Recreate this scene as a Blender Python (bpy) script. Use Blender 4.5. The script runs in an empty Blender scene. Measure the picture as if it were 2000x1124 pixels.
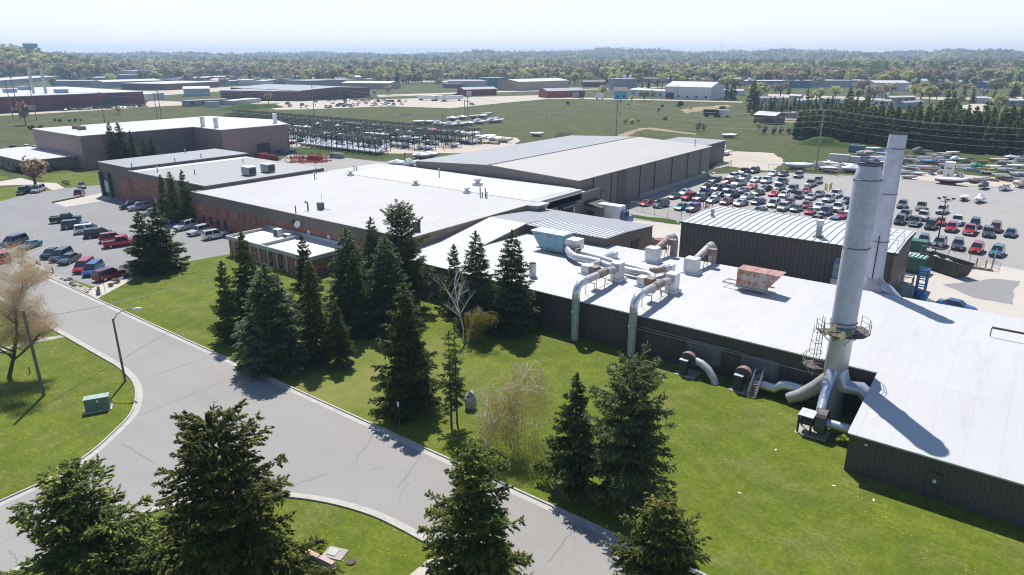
import bpy, math, random
import numpy as np
from mathutils import Vector, Matrix
D = bpy.data
SC = bpy.context.scene
R = math.radians
random.seed(7)
rng = np.random.default_rng(7)

# ---------------------------------------------------------------- camera, sky, sun, exposure
CAMH = 33.0
PITCH = math.atan(452 / 1333.0)
YAW = R(37.2)
cam = D.objects.new('Camera', D.cameras.new('Camera'))
SC.collection.objects.link(cam)
cam.location = (0, 0, CAMH)
cam.rotation_euler = (math.pi / 2 - PITCH, 0, YAW)
cam.data.lens = 24
cam.data.sensor_width = 36
cam.data.clip_start = 0.5
cam.data.clip_end = 30000
SC.camera = cam
SUN_EL, SUN_YAW = R(57.5), R(47)
w = D.worlds.new('World'); SC.world = w; w.use_nodes = True
nt = w.node_tree; nt.nodes.clear()
wo = nt.nodes.new('ShaderNodeOutputWorld'); bg = nt.nodes.new('ShaderNodeBackground')
sky = nt.nodes.new('ShaderNodeTexSky'); sky.sky_type = 'NISHITA'; sky.sun_disc = False
sky.sun_elevation = SUN_EL; sky.sun_rotation = 2 * math.pi - SUN_YAW
sky.altitude = 200; sky.air_density = 1.0; sky.dust_density = 0.2; sky.ozone_density = 4.0
tcw = nt.nodes.new('ShaderNodeTexCoord'); mpw = nt.nodes.new('ShaderNodeMapping'); mpw.inputs['Scale'].default_value = (1.2, 1.2, 9); mpw.inputs['Rotation'].default_value = (0.1, 0.05, 0)
nzw = nt.nodes.new('ShaderNodeTexNoise'); nzw.inputs['Scale'].default_value = 2.2; nzw.inputs['Detail'].default_value = 6; nzw.inputs['Roughness'].default_value = 0.6
rw_ = nt.nodes.new('ShaderNodeMapRange'); rw_.inputs[1].default_value = 0.35; rw_.inputs[2].default_value = 0.75; rw_.inputs[3].default_value = 0.7; rw_.inputs[4].default_value = 0.85
mxw = nt.nodes.new('ShaderNodeMix'); mxw.data_type = 'RGBA'; mxw.inputs[7].default_value = (8.3, 8.2, 8.3, 1)      # thin milky high cloud
nt.links.new(tcw.outputs['Generated'], mpw.inputs[0]); nt.links.new(mpw.outputs[0], nzw.inputs['Vector']); nt.links.new(nzw.outputs['Fac'], rw_.inputs[0]); sxw = nt.nodes.new('ShaderNodeSeparateXYZ'); nt.links.new(tcw.outputs['Generated'], sxw.inputs[0])
hrw = nt.nodes.new('ShaderNodeMapRange'); hrw.inputs[1].default_value = 0.07; hrw.inputs[2].default_value = 0.3; hrw.inputs[3].default_value = 1.0; hrw.inputs[4].default_value = 0.0
nt.links.new(sxw.outputs[2], hrw.inputs[0]); mlw = nt.nodes.new('ShaderNodeMath'); mlw.operation = 'MULTIPLY'; nt.links.new(hrw.outputs[0], mlw.inputs[0]); nt.links.new(rw_.outputs[0], mlw.inputs[1]); nt.links.new(mlw.outputs[0], mxw.inputs[0])
nt.links.new(sky.outputs[0], mxw.inputs[6]); nt.links.new(mxw.outputs[2], bg.inputs[0]); nt.links.new(bg.outputs[0], wo.inputs[0])
bg.inputs[1].default_value = 0.1
sd = D.lights.new('Sun', 'SUN'); sd.energy = 4.6; sd.angle = R(0.53); sd.color = (1.0, 0.955, 0.89)
so = D.objects.new('Sun', sd); SC.collection.objects.link(so)
sv = Vector((-math.sin(SUN_YAW) * math.cos(SUN_EL), math.cos(SUN_YAW) * math.cos(SUN_EL), math.sin(SUN_EL)))
so.rotation_euler = sv.to_track_quat('Z', 'Y').to_euler()
so.location = (0, 0, 200)
vs = SC.view_settings
SC.display_settings.display_device = 'sRGB'
vs.view_transform = 'Standard'; vs.look = 'None'; vs.gamma = 1.0; vs.exposure = 0.42
SC.cycles.use_denoising = True; SC.cycles.filter_width = 1.1
SC.cycles.max_bounces = 6; SC.cycles.diffuse_bounces = 3; SC.cycles.glossy_bounces = 2
SC.cycles.transmission_bounces = 3; SC.cycles.volume_bounces = 1; SC.cycles.transparent_max_bounces = 6
SC.cycles.caustics_reflective = False; SC.cycles.caustics_refractive = False

# ---------------------------------------------------------------- site survey: sight line -> point in the place
def ray(px, py):
    x = (px - 1000) / 1333.0; y = -(py - 562) / 1333.0
    fy = math.cos(PITCH) + y * math.sin(PITCH); fz = -math.sin(PITCH) + y * math.cos(PITCH)
    c, s = math.cos(YAW), math.sin(YAW)
    return Vector((c * x - s * fy, s * x + c * fy, fz))
def P(px, py, z=0.0):
    d = ray(px, py); t = (z - CAMH) / d.z
    return Vector((d.x * t, d.y * t, z))
def pix(p):
    c, s = math.cos(YAW), math.sin(YAW)
    z = p[2] - CAMH; fx = c * p[0] + s * p[1]; fy = -s * p[0] + c * p[1]
    d = fy * math.cos(PITCH) - z * math.sin(PITCH); u = fy * math.sin(PITCH) + z * math.cos(PITCH)
    return 1000 + 1333 * fx / d, 562 - 1333 * u / d
def tall(b, top):
    lo, hi = 0, 150
    for _ in range(30):
        m = (lo + hi) / 2
        if pix((b.x, b.y, m))[1] > top: lo = m
        else: hi = m
    return lo
def ppm(b):                        # metres per photo pixel at a point
    c, s = math.cos(YAW), math.sin(YAW)
    fy = -s * b.x + c * b.y
    return (fy * math.cos(PITCH) + (CAMH - b.z) * math.sin(PITCH)) / 1333.0

# ---------------------------------------------------------------- materials
def newmat(name):
    m = D.materials.new(name); m.use_nodes = True
    return m, m.node_tree, m.node_tree.nodes['Principled BSDF']
def N(t, k, **kw):
    n = t.nodes.new(k)
    for a, b in kw.items():
        setattr(n, a, b)
    return n
def L(t, a, b): t.links.new(a, b)
def coords(t, kind='Object', sc=(1, 1, 1)):
    if kind == 'World':
        g = N(t, 'ShaderNodeNewGeometry'); o = g.outputs['Position']
    else:
        g = N(t, 'ShaderNodeTexCoord'); o = g.outputs[kind]
    mp = N(t, 'ShaderNodeMapping'); mp.inputs['Scale'].default_value = sc
    L(t, o, mp.inputs[0])
    return mp.outputs[0]
def noise(t, vec, scale, detail=4, rough=0.6):
    n = N(t, 'ShaderNodeTexNoise'); n.inputs['Scale'].default_value = scale
    n.inputs['Detail'].default_value = detail; n.inputs['Roughness'].default_value = rough
    L(t, vec, n.inputs['Vector']); return n.outputs['Fac']
def ramp(t, fac, stops):
    r = N(t, 'ShaderNodeValToRGB'); e = r.color_ramp.elements
    while len(e) < len(stops): e.new(0.5)
    for i, (p, c) in enumerate(stops):
        e[i].position = p; e[i].color = (c[0], c[1], c[2], 1)
    L(t, fac, r.inputs[0]); return r.outputs[0]
def mix(t, fac, a, b, mode='MIX'):
    n = N(t, 'ShaderNodeMix', data_type='RGBA', blend_type=mode)
    for s, v in ((n.inputs[0], fac), (n.inputs[6], a), (n.inputs[7], b)):
        if hasattr(v, 'is_linked') or hasattr(v, 'links'): L(t, v, s)
        elif isinstance(v, (int, float)): s.default_value = v
        else: s.default_value = (v[0], v[1], v[2], 1)
    return n.outputs[2]
def math_(t, op, a, b=None):
    n = N(t, 'ShaderNodeMath', operation=op)
    for s, v in ((n.inputs[0], a), (n.inputs[1], b)):
        if v is None: continue
        if isinstance(v, (int, float)): s.default_value = v
        else: L(t, v, s)
    return n.outputs[0]
def bump(t, b, h, strength=0.3, dist=0.05):
    n = N(t, 'ShaderNodeBump'); n.inputs['Strength'].default_value = strength; n.inputs['Distance'].default_value = dist
    L(t, h, n.inputs['Height']); L(t, n.outputs[0], b.inputs['Normal'])
MC = {}
def plain(name, col=(0.5, 0.5, 0.5), rough=0.6, metal=0.0, var=0.15, scale=1.5, spec=None, kind='Object'):
    if name in MC: return MC[name]
    m, t, b = newmat(name)
    f = noise(t, coords(t, kind), scale, 5)
    c1 = [min(1, x * (1 - var)) for x in col]; c2 = [min(1, x * (1 + var)) for x in col]
    L(t, ramp(t, f, [(0.3, c1), (0.7, c2)]), b.inputs['Base Color'])
    b.inputs['Roughness'].default_value = rough; b.inputs['Metallic'].default_value = metal
    if spec is not None: b.inputs['Specular IOR Level'].default_value = spec
    m.diffuse_color = (*col, 1)
    MC[name] = m; return m
def ribbed(name, col, pitch=0.3, dark=0.55, rough=0.55, var=0.12, edge=0.16, streak=0.25):
    """upright ribbed sheet cladding; ribs run down walls that face x or y"""
    if name in MC: return MC[name]
    m, t, b = newmat(name)
    g = N(t, 'ShaderNodeNewGeometry'); s = N(t, 'ShaderNodeSeparateXYZ'); L(t, g.outputs['Position'], s.inputs[0])
    u = math_(t, 'ADD', s.outputs[0], s.outputs[1])
    fr = math_(t, 'FRACT', math_(t, 'DIVIDE', u, pitch))
    line = math_(t, 'LESS_THAN', fr, edge)
    n1 = noise(t, coords(t, 'World', (0.35, 0.35, 0.05)), 1.0, 5)
    n2 = noise(t, coords(t, 'World', (3.0, 3.0, 0.12)), 1.0, 3)
    base = ramp(t, n1, [(0.3, [x * (1 - var) for x in col]), (0.7, [x * (1 + var) for x in col])])
    base = mix(t, math_(t, 'MULTIPLY', n2, streak), base, [x * 0.55 for x in col])
    c = mix(t, line, base, [x * dark for x in col])
    L(t, c, b.inputs['Base Color']); b.inputs['Roughness'].default_value = rough
    tri = math_(t, 'PINGPONG', fr, 0.5)
    bump(t, b, tri, 0.6, 0.08)
    MC[name] = m; return m
def brick(name, a, b2, mort):
    if name in MC: return MC[name]
    m, t, b = newmat(name)
    g = N(t, 'ShaderNodeNewGeometry'); s = N(t, 'ShaderNodeSeparateXYZ'); L(t, g.outputs['Position'], s.inputs[0])
    u = math_(t, 'ADD', s.outputs[0], s.outputs[1])
    cx = N(t, 'ShaderNodeCombineXYZ'); L(t, u, cx.inputs[0]); L(t, s.outputs[2], cx.inputs[1])
    br = N(t, 'ShaderNodeTexBrick'); L(t, cx.outputs[0], br.inputs['Vector'])
    br.inputs['Color1'].default_value = (*a, 1); br.inputs['Color2'].default_value = (*b2, 1); br.inputs['Mortar'].default_value = (*mort, 1)
    br.inputs['Scale'].default_value = 2.2; br.inputs['Mortar Size'].default_value = 0.022; br.inputs['Bias'].default_value = -0.1
    br.inputs['Brick Width'].default_value = 0.62; br.inputs['Row Height'].default_value = 0.26
    n1 = noise(t, coords(t, 'World'), 6, 4)
    c = mix(t, math_(t, 'MULTIPLY', n1, 0.8), br.outputs['Color'], [x * 0.6 for x in a])
    n2 = noise(t, coords(t, 'World'), 2.4, 2, 0.5)
    c = mix(t, ramp(t, noise(t, coords(t, 'World'), 1.1, 3, 0.6), [(0.4, (0, 0, 0)), (0.6, (0.6, 0.6, 0.6))]), c, (0.36, 0.15, 0.09))
    sp = math_(t, 'GREATER_THAN', n2, 0.62)
    c = mix(t, math_(t, 'MULTIPLY', sp, 0.45), c, (0.42, 0.3, 0.24))
    L(t, c, b.inputs['Base Color']); b.inputs['Roughness'].default_value = 0.85
    MC[name] = m; return m
def membrane(name, col, seam=3.0, dirt=0.5, axis=1, stain=(0.42, 0.42, 0.41)):
    if name in MC: return MC[name]
    m, t, b = newmat(name)
    n1 = noise(t, coords(t, 'World', (0.14, 0.06, 0.1)), 1.0, 8, 0.62)
    n2 = noise(t, coords(t, 'World', (0.5, 0.12, 0.1) if axis else (0.12, 0.5, 0.1)), 1.3, 6, 0.7)
    c = ramp(t, n1, [(0.25, [x * 0.86 for x in col]), (0.6, col)])
    st = ramp(t, n2, [(0.52, (0, 0, 0)), (0.74, (1, 1, 1))])
    c = mix(t, math_(t, 'MULTIPLY', st, dirt), c, stain)
    g = N(t, 'ShaderNodeNewGeometry'); s = N(t, 'ShaderNodeSeparateXYZ'); L(t, g.outputs['Position'], s.inputs[0])
    fr = math_(t, 'FRACT', math_(t, 'DIVIDE', s.outputs[0 if axis else 1], seam))
    ln = math_(t, 'LESS_THAN', fr, 0.04)
    n4 = noise(t, coords(t, 'World'), 1.6, 5, 0.7)
    c = mix(t, 0.5, c, mix(t, n4, [x * 0.86 for x in col], [min(1, x * 1.1) for x in col]))
    c = mix(t, math_(t, 'MULTIPLY', ln, 0.16), c, [x * 0.5 for x in col])
    L(t, c, b.inputs['Base Color']); b.inputs['Roughness'].default_value = 0.62
    bump(t, b, n2, 0.15, 0.05)
    MC[name] = m; return m
def asphalt(name, c1, c2, patch=0.5, crack=True):
    if name in MC: return MC[name]
    m, t, b = newmat(name)
    v = coords(t, 'World')
    n1 = noise(t, v, 0.12, 6, 0.65); n2 = noise(t, v, 9.0, 4, 0.7); n3 = noise(t, coords(t, 'World', (0.03, 0.35, 1)), 1, 5, 0.6)
    c = ramp(t, n1, [(0.3, c1), (0.68, c2)])
    c = mix(t, math_(t, 'MULTIPLY', n3, patch), c, [x * 1.22 for x in c2])
    c = mix(t, 0.35, c, mix(t, n2, [x * 0.75 for x in c1], [x * 1.2 for x in c2]))
    if crack:
        vo = N(t, 'ShaderNodeTexVoronoi', feature='DISTANCE_TO_EDGE'); vo.inputs['Scale'].default_value = 0.085
        wv = N(t, 'ShaderNodeVectorMath', operation='ADD'); L(t, v, wv.inputs[0])
        nn = N(t, 'ShaderNodeTexNoise'); nn.inputs['Scale'].default_value = 0.35; nn.inputs['Detail'].default_value = 3; L(t, v, nn.inputs['Vector'])
        sc = N(t, 'ShaderNodeVectorMath', operation='SCALE'); L(t, nn.outputs['Color'], sc.inputs[0]); sc.inputs['Scale'].default_value = 3.0
        L(t, sc.outputs[0], wv.inputs[1]); L(t, wv.outputs[0], vo.inputs['Vector'])
        ck = math_(t, 'LESS_THAN', vo.outputs['Distance'], 0.0022)
        mk = math_(t, 'GREATER_THAN', noise(t, v, 0.07, 2), 0.5)
        c = mix(t, math_(t, 'MULTIPLY', math_(t, 'MULTIPLY', ck, mk), 0.28), c, [x * 0.35 for x in c1])
    L(t, c, b.inputs['Base Color']); b.inputs['Roughness'].default_value = 0.9
    b.inputs['Specular IOR Level'].default_value = 0.25
    MC[name] = m; return m
def grassmat(name, dark, mid, light, dry, dryamt=0.5, dandelion=False, scale=1.0):
    if name in MC: return MC[name]
    m, t, b = newmat(name)
    v = coords(t, 'World')
    n1 = noise(t, v, 0.09 * scale, 7, 0.6); n2 = noise(t, v, 1.4 * scale, 6, 0.75); n3 = noise(t, v, 0.22 * scale, 6, 0.65)
    n4 = noise(t, coords(t, 'World', (9, 3, 1)), 1.0, 3, 0.7)
    c = ramp(t, n1, [(0.32, dark), (0.5, mid), (0.68, light)])
    c = mix(t, ramp(t, n2, [(0.35, (0, 0, 0)), (0.7, (0.7, 0.7, 0.7))]), c, light)
    c = mix(t, math_(t, 'MULTIPLY', ramp(t, n3, [(0.48, (0, 0, 0)), (0.66, (1, 1, 1))]), dryamt), c, dry)
    n5 = noise(t, v, 0.45 * scale, 5, 0.6)
    c = mix(t, ramp(t, n5, [(0.4, (0, 0, 0)), (0.62, (0.55, 0.55, 0.55))]), c, dark)
    c = mix(t, math_(t, 'MULTIPLY', n4, 0.6), c, [x * 0.45 for x in mid])
    n7 = noise(t, v, 2.6, 6, 0.75)
    c = mix(t, ramp(t, n7, [(0.42, (0.55, 0.55, 0.55)), (0.56, (0, 0, 0))]), c, [x * 0.7 for x in dark])
    n6 = noise(t, v, 7.0, 3, 0.8)
    c = mix(t, ramp(t, n6, [(0.4, (0, 0, 0)), (0.62, (0.5, 0.5, 0.5))]), c, [x * 0.4 for x in dark])
    c = mix(t, ramp(t, n6, [(0.55, (0, 0, 0)), (0.8, (0.6, 0.6, 0.6))]), c, dry)
    if dandelion:
        gd = N(t, 'ShaderNodeVectorMath', operation='DISTANCE'); L(t, v, gd.inputs[0]); gd.inputs[1].default_value = (-54, 43, 0)
        mk = ramp(t, math_(t, 'DIVIDE', gd.outputs['Value'], 40.0), [(0.08, (1, 1, 1)), (0.42, (0, 0, 0))])
        c = mix(t, math_(t, 'MULTIPLY', mk, ramp(t, n3, [(0.3, (.1, .1, .1)), (0.6, (.85, .85, .85))])), c, mix(t, n6, dark, dry))
        vo = N(t, 'ShaderNodeTexVoronoi'); vo.inputs['Scale'].default_value = 2.4; L(t, v, vo.inputs['Vector'])
        cl = ramp(t, noise(t, v, 0.13, 5, 0.6), [(0.46, (0, 0, 0)), (0.6, (1, 1, 1))])
        dd = math_(t, 'LESS_THAN', vo.outputs['Distance'], math_(t, 'MULTIPLY', cl, 0.1))
        c = mix(t, dd, c, (0.62, 0.5, 0.02))
    L(t, c, b.inputs['Base Color']); b.inputs['Roughness'].default_value = 0.9
    b.inputs['Specular IOR Level'].default_value = 0.15
    bump(t, b, n2, 0.5, 0.12)
    MC[name] = m; return m
def galv(name, col=(0.55, 0.57, 0.6), rust=0.0, rough=0.42, metal=0.65, rustcol=(0.23, 0.15, 0.125)):
    if name in MC: return MC[name]
    m, t, b = newmat(name)
    v = coords(t, 'World')
    n1 = noise(t, v, 1.1, 6, 0.65); n2 = noise(t, v, 0.9, 8, 0.75); n3 = noise(t, coords(t, 'World', (8, 8, 0.7)), 1, 3)
    c = ramp(t, n1, [(0.3, [x * 0.72 for x in col]), (0.7, col)])
    c = mix(t, math_(t, 'MULTIPLY', n3, 0.25), c, [x * 0.6 for x in col])
    rf = ramp(t, n2, [(max(0.02, 0.72 - rust * 0.42), (0, 0, 0)), (max(0.1, 0.8 - rust * 0.4), (1, 1, 1))])
    c = mix(t, rf, c, rustcol)
    L(t, c, b.inputs['Base Color'])
    L(t, math_(t, 'MULTIPLY', math_(t, 'SUBTRACT', 1.0, rf), metal), b.inputs['Metallic'])
    b.inputs['Roughness'].default_value = rough
    bump(t, b, n1, 0.15, 0.04)
    MC[name] = m; return m
def foliage(name, dark, light, tip=None, tl=0.25):
    if name in MC: return MC[name]
    m, t, b = newmat(name)
    at = N(t, 'ShaderNodeAttribute', attribute_name='rnd')
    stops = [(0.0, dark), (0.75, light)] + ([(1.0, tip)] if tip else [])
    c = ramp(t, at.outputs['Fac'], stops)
    oi = N(t, 'ShaderNodeObjectInfo')
    hs = N(t, 'ShaderNodeHueSaturation'); L(t, c, hs.inputs['Color'])
    L(t, math_(t, 'ADD', 0.78, math_(t, 'MULTIPLY', oi.outputs['Random'], 0.44)), hs.inputs['Value'])
    L(t, math_(t, 'ADD', 0.485, math_(t, 'MULTIPLY', oi.outputs['Random'], 0.03)), hs.inputs['Hue'])
    c = hs.outputs[0]
    L(t, c, b.inputs['Base Color']); b.inputs['Roughness'].default_value = 0.6
    b.inputs['Specular IOR Level'].default_value = 0.25
    tr = N(t, 'ShaderNodeBsdfTranslucent'); L(t, c, tr.inputs['Color'])
    ms = N(t, 'ShaderNodeMixShader'); ms.inputs[0].default_value = tl
    out = t.nodes['Material Output']
    L(t, b.outputs[0], ms.inputs[1]); L(t, tr.outputs[0], ms.inputs[2]); L(t, ms.outputs[0], out.inputs[0])
    MC[name] = m; return m
def paint(name, col, rough=0.28, metal=0.35):
    if name in MC: return MC[name]
    m, t, b = newmat(name)
    n = noise(t, coords(t), 2.0, 3)
    L(t, ramp(t, n, [(0.3, [x * 0.92 for x in col]), (0.7, col)]), b.inputs['Base Color'])
    b.inputs['Roughness'].default_value = rough; b.inputs['Metallic'].default_value = metal
    b.inputs['Coat Weight'].default_value = 0.6; b.inputs['Coat Roughness'].default_value = 0.08
    m.diffuse_color = (*col, 1)
    MC[name] = m; return m

GLASS = plain('car_glass', (0.02, 0.025, 0.03), 0.08, 0.0, 0.1, spec=0.8)
WINGLASS = plain('window_glass', (0.03, 0.04, 0.05), 0.12, 0.0, 0.2, spec=0.8)
TYRE = plain('tyre_rubber', (0.025, 0.025, 0.027), 0.85)
RIM = galv('rim_metal', (0.5, 0.5, 0.52), 0.0, 0.35, 0.8)
CHROME = plain('chrome', (0.6, 0.6, 0.62), 0.2, 0.9)
HLAMP = plain('headlamp', (0.7, 0.72, 0.75), 0.12, 0.2)
TLAMP = plain('tail_lamp', (0.35, 0.02, 0.02), 0.25)
BLACKPL = plain('black_plastic', (0.03, 0.03, 0.032), 0.6)
STEELDK = plain('dark_steel', (0.045, 0.06, 0.055), 0.6, 0.3)
GREYSTEEL = galv('grey_steel', (0.42, 0.43, 0.44), 0.15, 0.5, 0.6)
GALV = galv('galvanised', (0.6, 0.62, 0.65), 0.05, 0.35, 0.3)
GALVR = galv('galvanised_rusty', (0.5, 0.49, 0.48), 0.35, 0.5, 0.25)
RUSTY = galv('rusty_steel', (0.38, 0.33, 0.31), 0.7, 0.65, 0.2)
STACKM = galv('stack_metal', (0.64, 0.65, 0.76), 0.03, 0.55, 0.0, (0.16, 0.13, 0.12))
WOODP = plain('weathered_pole_wood', (0.17, 0.15, 0.13), 0.9, 0, 0.3, 3)
BARK = plain('bark', (0.1, 0.08, 0.065), 0.95, 0, 0.35, 6)
BIRCH = plain('birch_bark', (0.6, 0.58, 0.55), 0.85, 0, 0.4, 5)
CONC = plain('concrete', (0.46, 0.44, 0.4), 0.9, 0, 0.14, 1.2, kind='World')
CONCD = plain('old_concrete', (0.36, 0.34, 0.3), 0.95, 0, 0.25, 1.0, kind='World')
SHRINK = plain('white_shrink_wrap', (0.64, 0.66, 0.69), 0.4, 0, 0.08, 0.8)
WHITE = plain('white_paint', (0.78, 0.78, 0.78), 0.5, 0, 0.06)
BROWN = ribbed('brown_cladding', (0.098, 0.084, 0.076), 0.32)
BROWNL = ribbed('fascia_cladding', (0.135, 0.112, 0.098), 0.3)
BROWNG = ribbed('warehouse_cladding', (0.2, 0.175, 0.16), 0.3, dark=0.7)
WOODY = ribbed('weathered_board_cladding', (0.24, 0.17, 0.125), 0.42, dark=0.45, streak=0.7)
BEIGE = ribbed('mauve_panel_cladding', (0.31, 0.215, 0.205), 0.5, dark=0.85)
BRICK = brick('red_brick', (0.27, 0.105, 0.075), (0.2, 0.075, 0.055), (0.33, 0.25, 0.2))
ROOFW = membrane('white_roof_membrane', (0.43, 0.425, 0.42), 6.0, 1.0, stain=(0.3, 0.3, 0.29))
ROOFW2 = membrane('bright_roof_membrane', (0.5, 0.5, 0.495), 2.4, 0.8, stain=(0.34, 0.34, 0.33))
ROOFG = membrane('grey_roof_membrane', (0.27, 0.28, 0.3), 2.5, 0.4, stain=(0.2, 0.2, 0.2))
ROOFT = membrane('pale_roof_membrane', (0.4, 0.38, 0.36), 1.2, 0.4, stain=(0.3, 0.29, 0.28))
ROOFS = membrane('silver_seam_roof', (0.52, 0.54, 0.57), 0.61, 0.25)
TRIM = plain('dark_trim', (0.05, 0.05, 0.05), 0.6)
TRIMW = plain('pale_trim', (0.5, 0.52, 0.5), 0.6)

# ---------------------------------------------------------------- mesh builder
class MB:
    def __init__(s): s.v = []; s.f = []; s.m = []; s.sm = []
    def add(s, vs, fs, mi=0, smooth=False):
        o = len(s.v); s.v += [tuple(x) for x in vs]
        for f in fs: s.f.append([i + o for i in f]); s.m.append(mi); s.sm.append(smooth)
        return s
    def box(s, x0, x1, y0, y1, z0, z1, mi=0):
        return s.add([(x0, y0, z0), (x1, y0, z0), (x1, y1, z0), (x0, y1, z0), (x0, y0, z1), (x1, y0, z1), (x1, y1, z1), (x0, y1, z1)],
              [(0, 3, 2, 1), (4, 5, 6, 7), (0, 1, 5, 4), (1, 2, 6, 5), (2, 3, 7, 6), (3, 0, 4, 7)], mi)
    def prism(s, pts, z0, z1, mi=0, mtop=None):
        n = len(pts); zt = z1 if isinstance(z1, (list, tuple)) else [z1] * n
        a = sum(pts[i][0] * pts[(i + 1) % n][1] - pts[(i + 1) % n][0] * pts[i][1] for i in range(n))
        if a < 0: pts = pts[::-1]; zt = zt[::-1]
        vs = [(p[0], p[1], z0) for p in pts] + [(p[0], p[1], z) for p, z in zip(pts, zt)]
        s.add(vs, [list(range(n))[::-1]] + [(i, (i + 1) % n, n + (i + 1) % n, n + i) for i in range(n)], mi)
        s.add(vs[n:], [list(range(n))], mi if mtop is None else mtop); return s
    def tube(s, pts, r, n=10, mi=0, caps=True, smooth=True):
        pts = [Vector(p) for p in pts]; rs = r if isinstance(r, (list, tuple)) else [r] * len(pts)
        vs = []; up = Vector((0, 0, 1)); prev = None
        for i, p in enumerate(pts):
            d = (pts[min(i + 1, len(pts) - 1)] - pts[max(i - 1, 0)]).normalized()
            if prev is None:
                a = d.cross(up)
                if a.length < 1e-3: a = d.cross(Vector((1, 0, 0)))
            else: a = prev - d * prev.dot(d)
            a.normalize(); prev = a; b = d.cross(a)
            for k in range(n):
                t = 2 * math.pi * k / n
                vs.append(p + (a * math.cos(t) + b * math.sin(t)) * rs[i])
        fs = [(i * n + k, i * n + (k + 1) % n, (i + 1) * n + (k + 1) % n, (i + 1) * n + k) for i in range(len(pts) - 1) for k in range(n)]
        s.add(vs, fs, mi, smooth)
        if caps:
            s.add(vs[:n], [list(range(n))[::-1]], mi); s.add(vs[-n:], [list(range(n))], mi)
        return s
    def bar(s, a, b, w=0.05, mi=0): return s.tube([a, b], w / 2 * 1.3, 4, mi, True, False)
    def disc(s, c, nrm, r, n=14, mi=0):
        c = Vector(c); nrm = Vector(nrm).normalized(); a = nrm.orthogonal().normalized(); b = nrm.cross(a)
        return s.add([c + (a * math.cos(2 * math.pi * k / n) + b * math.sin(2 * math.pi * k / n)) * r for k in range(n)], [list(range(n))], mi)
    def quad(s, a, b, c, d, mi=0): return s.add([a, b, c, d], [(0, 1, 2, 3)], mi)
    def rocky(s, c, rx, ry, rz, seed=0, mi=0):
        rr = random.Random(seed); vs = []; fs = []; n, mrow = 8, 5
        for i in range(mrow + 1):
            th = math.pi * i / mrow
            for k in range(n):
                f = 1 + rr.uniform(-0.25, 0.25) if 0 < i < mrow else 1
                ph = 2 * math.pi * k / n
                vs.append((c[0] + rx * f * math.sin(th) * math.cos(ph), c[1] + ry * f * math.sin(th) * math.sin(ph), max(0.0, c[2] + rz * f * math.cos(th))))
        for i in range(mrow):
            for k in range(n): fs.append((i * n + k, (i + 1) * n + k, (i + 1) * n + (k + 1) % n, i * n + (k + 1) % n))
        return s.add(vs, fs, mi)
    def mesh(s, name, mats):
        me = D.meshes.new(name); me.from_pydata(s.v, [], s.f); 
        for x in mats: me.materials.append(x)
        me.polygons.foreach_set('material_index', s.m); me.polygons.foreach_set('use_smooth', s.sm); me.update(); return me
    def build(s, name, mats, parent=None, loc=None, rz=0):
        if not isinstance(mats, (list, tuple)): mats = [mats]
        o = D.objects.new(name, s.mesh(name, mats)); SC.collection.objects.link(o)
        if parent: o.parent = parent
        if loc is not None: o.location = loc
        o.rotation_euler.z = rz; return o
def tag(o, label, cat, group=None):
    o['label'] = label; o['category'] = cat
    if group: o['group'] = group
    return o
def thing(name, label, cat, loc=(0, 0, 0), rz=0, group=None):
    o = D.objects.new(name, None); SC.collection.objects.link(o); o.location = loc; o.rotation_euler.z = rz
    o.empty_display_size = 0.5
    return tag(o, label, cat, group)
def struct(o, kind='structure', label=None):
    o['kind'] = kind
    if label: o['label'] = label
    return o
def copy_tree(o, loc=None, rz=None, parent=None, scale=None):
    c = o.copy(); SC.collection.objects.link(c)
    if parent: c.parent = parent
    for ch in o.children: copy_tree(ch, parent=c)
    if loc is not None: c.location = loc
    if rz is not None: c.rotation_euler.z = rz
    if scale is not None: c.scale = scale
    return c
def local(o_pts, loc): return [Vector(p) - Vector(loc) for p in o_pts]
def sheet(name, pts, z, mat, kind='structure'):
    m = MB(); m.add([(p[0], p[1], z) for p in pts], [list(range(len(pts)))]); o = m.build(name, mat); o['kind'] = kind
    me = o.data
    if me.polygons[0].normal.z < 0: me.flip_normals()
    return o
def PX(lst, z=0): return [P(a, b, z) for a, b in lst]
def part(name, mb, mats, parent, label=None):
    """world-coordinate shape as a part of a thing standing at parent.location"""
    l = parent.matrix_basis.to_translation(); q = parent.parent
    while q: l = l + q.matrix_basis.to_translation(); q = q.parent
    mb.v = [(a - l.x, b - l.y, c - l.z) for a, b, c in mb.v]
    o = mb.build(name, mats, parent)
    if label: o['label'] = label
    return o
# ================================================================ ground, roads, yards
FIELD = grassmat('field_grass', (0.062, 0.08, 0.018), (0.1, 0.12, 0.032), (0.15, 0.16, 0.055), (0.24, 0.2, 0.11), 0.85, scale=0.4)
LAWN = grassmat('lawn_grass', (0.08, 0.125, 0.009), (0.175, 0.228, 0.015), (0.265, 0.305, 0.035), (0.32, 0.29, 0.11), 0.8, dandelion=True)
WILD = grassmat('bright_weeds', (0.03, 0.075, 0.012), (0.06, 0.12, 0.015), (0.09, 0.15, 0.02), (0.16, 0.16, 0.06), 0.3)
ROADM = asphalt('road_asphalt', (0.235, 0.224, 0.213), (0.3, 0.286, 0.27), 0.7)
LOTM = asphalt('lot_asphalt', (0.2, 0.2, 0.205), (0.27, 0.268, 0.262), 0.45)
YARDM = asphalt('yard_asphalt', (0.27, 0.26, 0.25), (0.34, 0.325, 0.305), 0.5)
SANDM = asphalt('sandy_gravel', (0.38, 0.33, 0.27), (0.48, 0.43, 0.36), 0.6, crack=False)
DIRTM = asphalt('bare_dirt', (0.24, 0.18, 0.11), (0.3, 0.24, 0.15), 0.6, crack=False)
CONCP = asphalt('concrete_paving', (0.42, 0.38, 0.33), (0.5, 0.465, 0.41), 0.4, crack=False)
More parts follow.
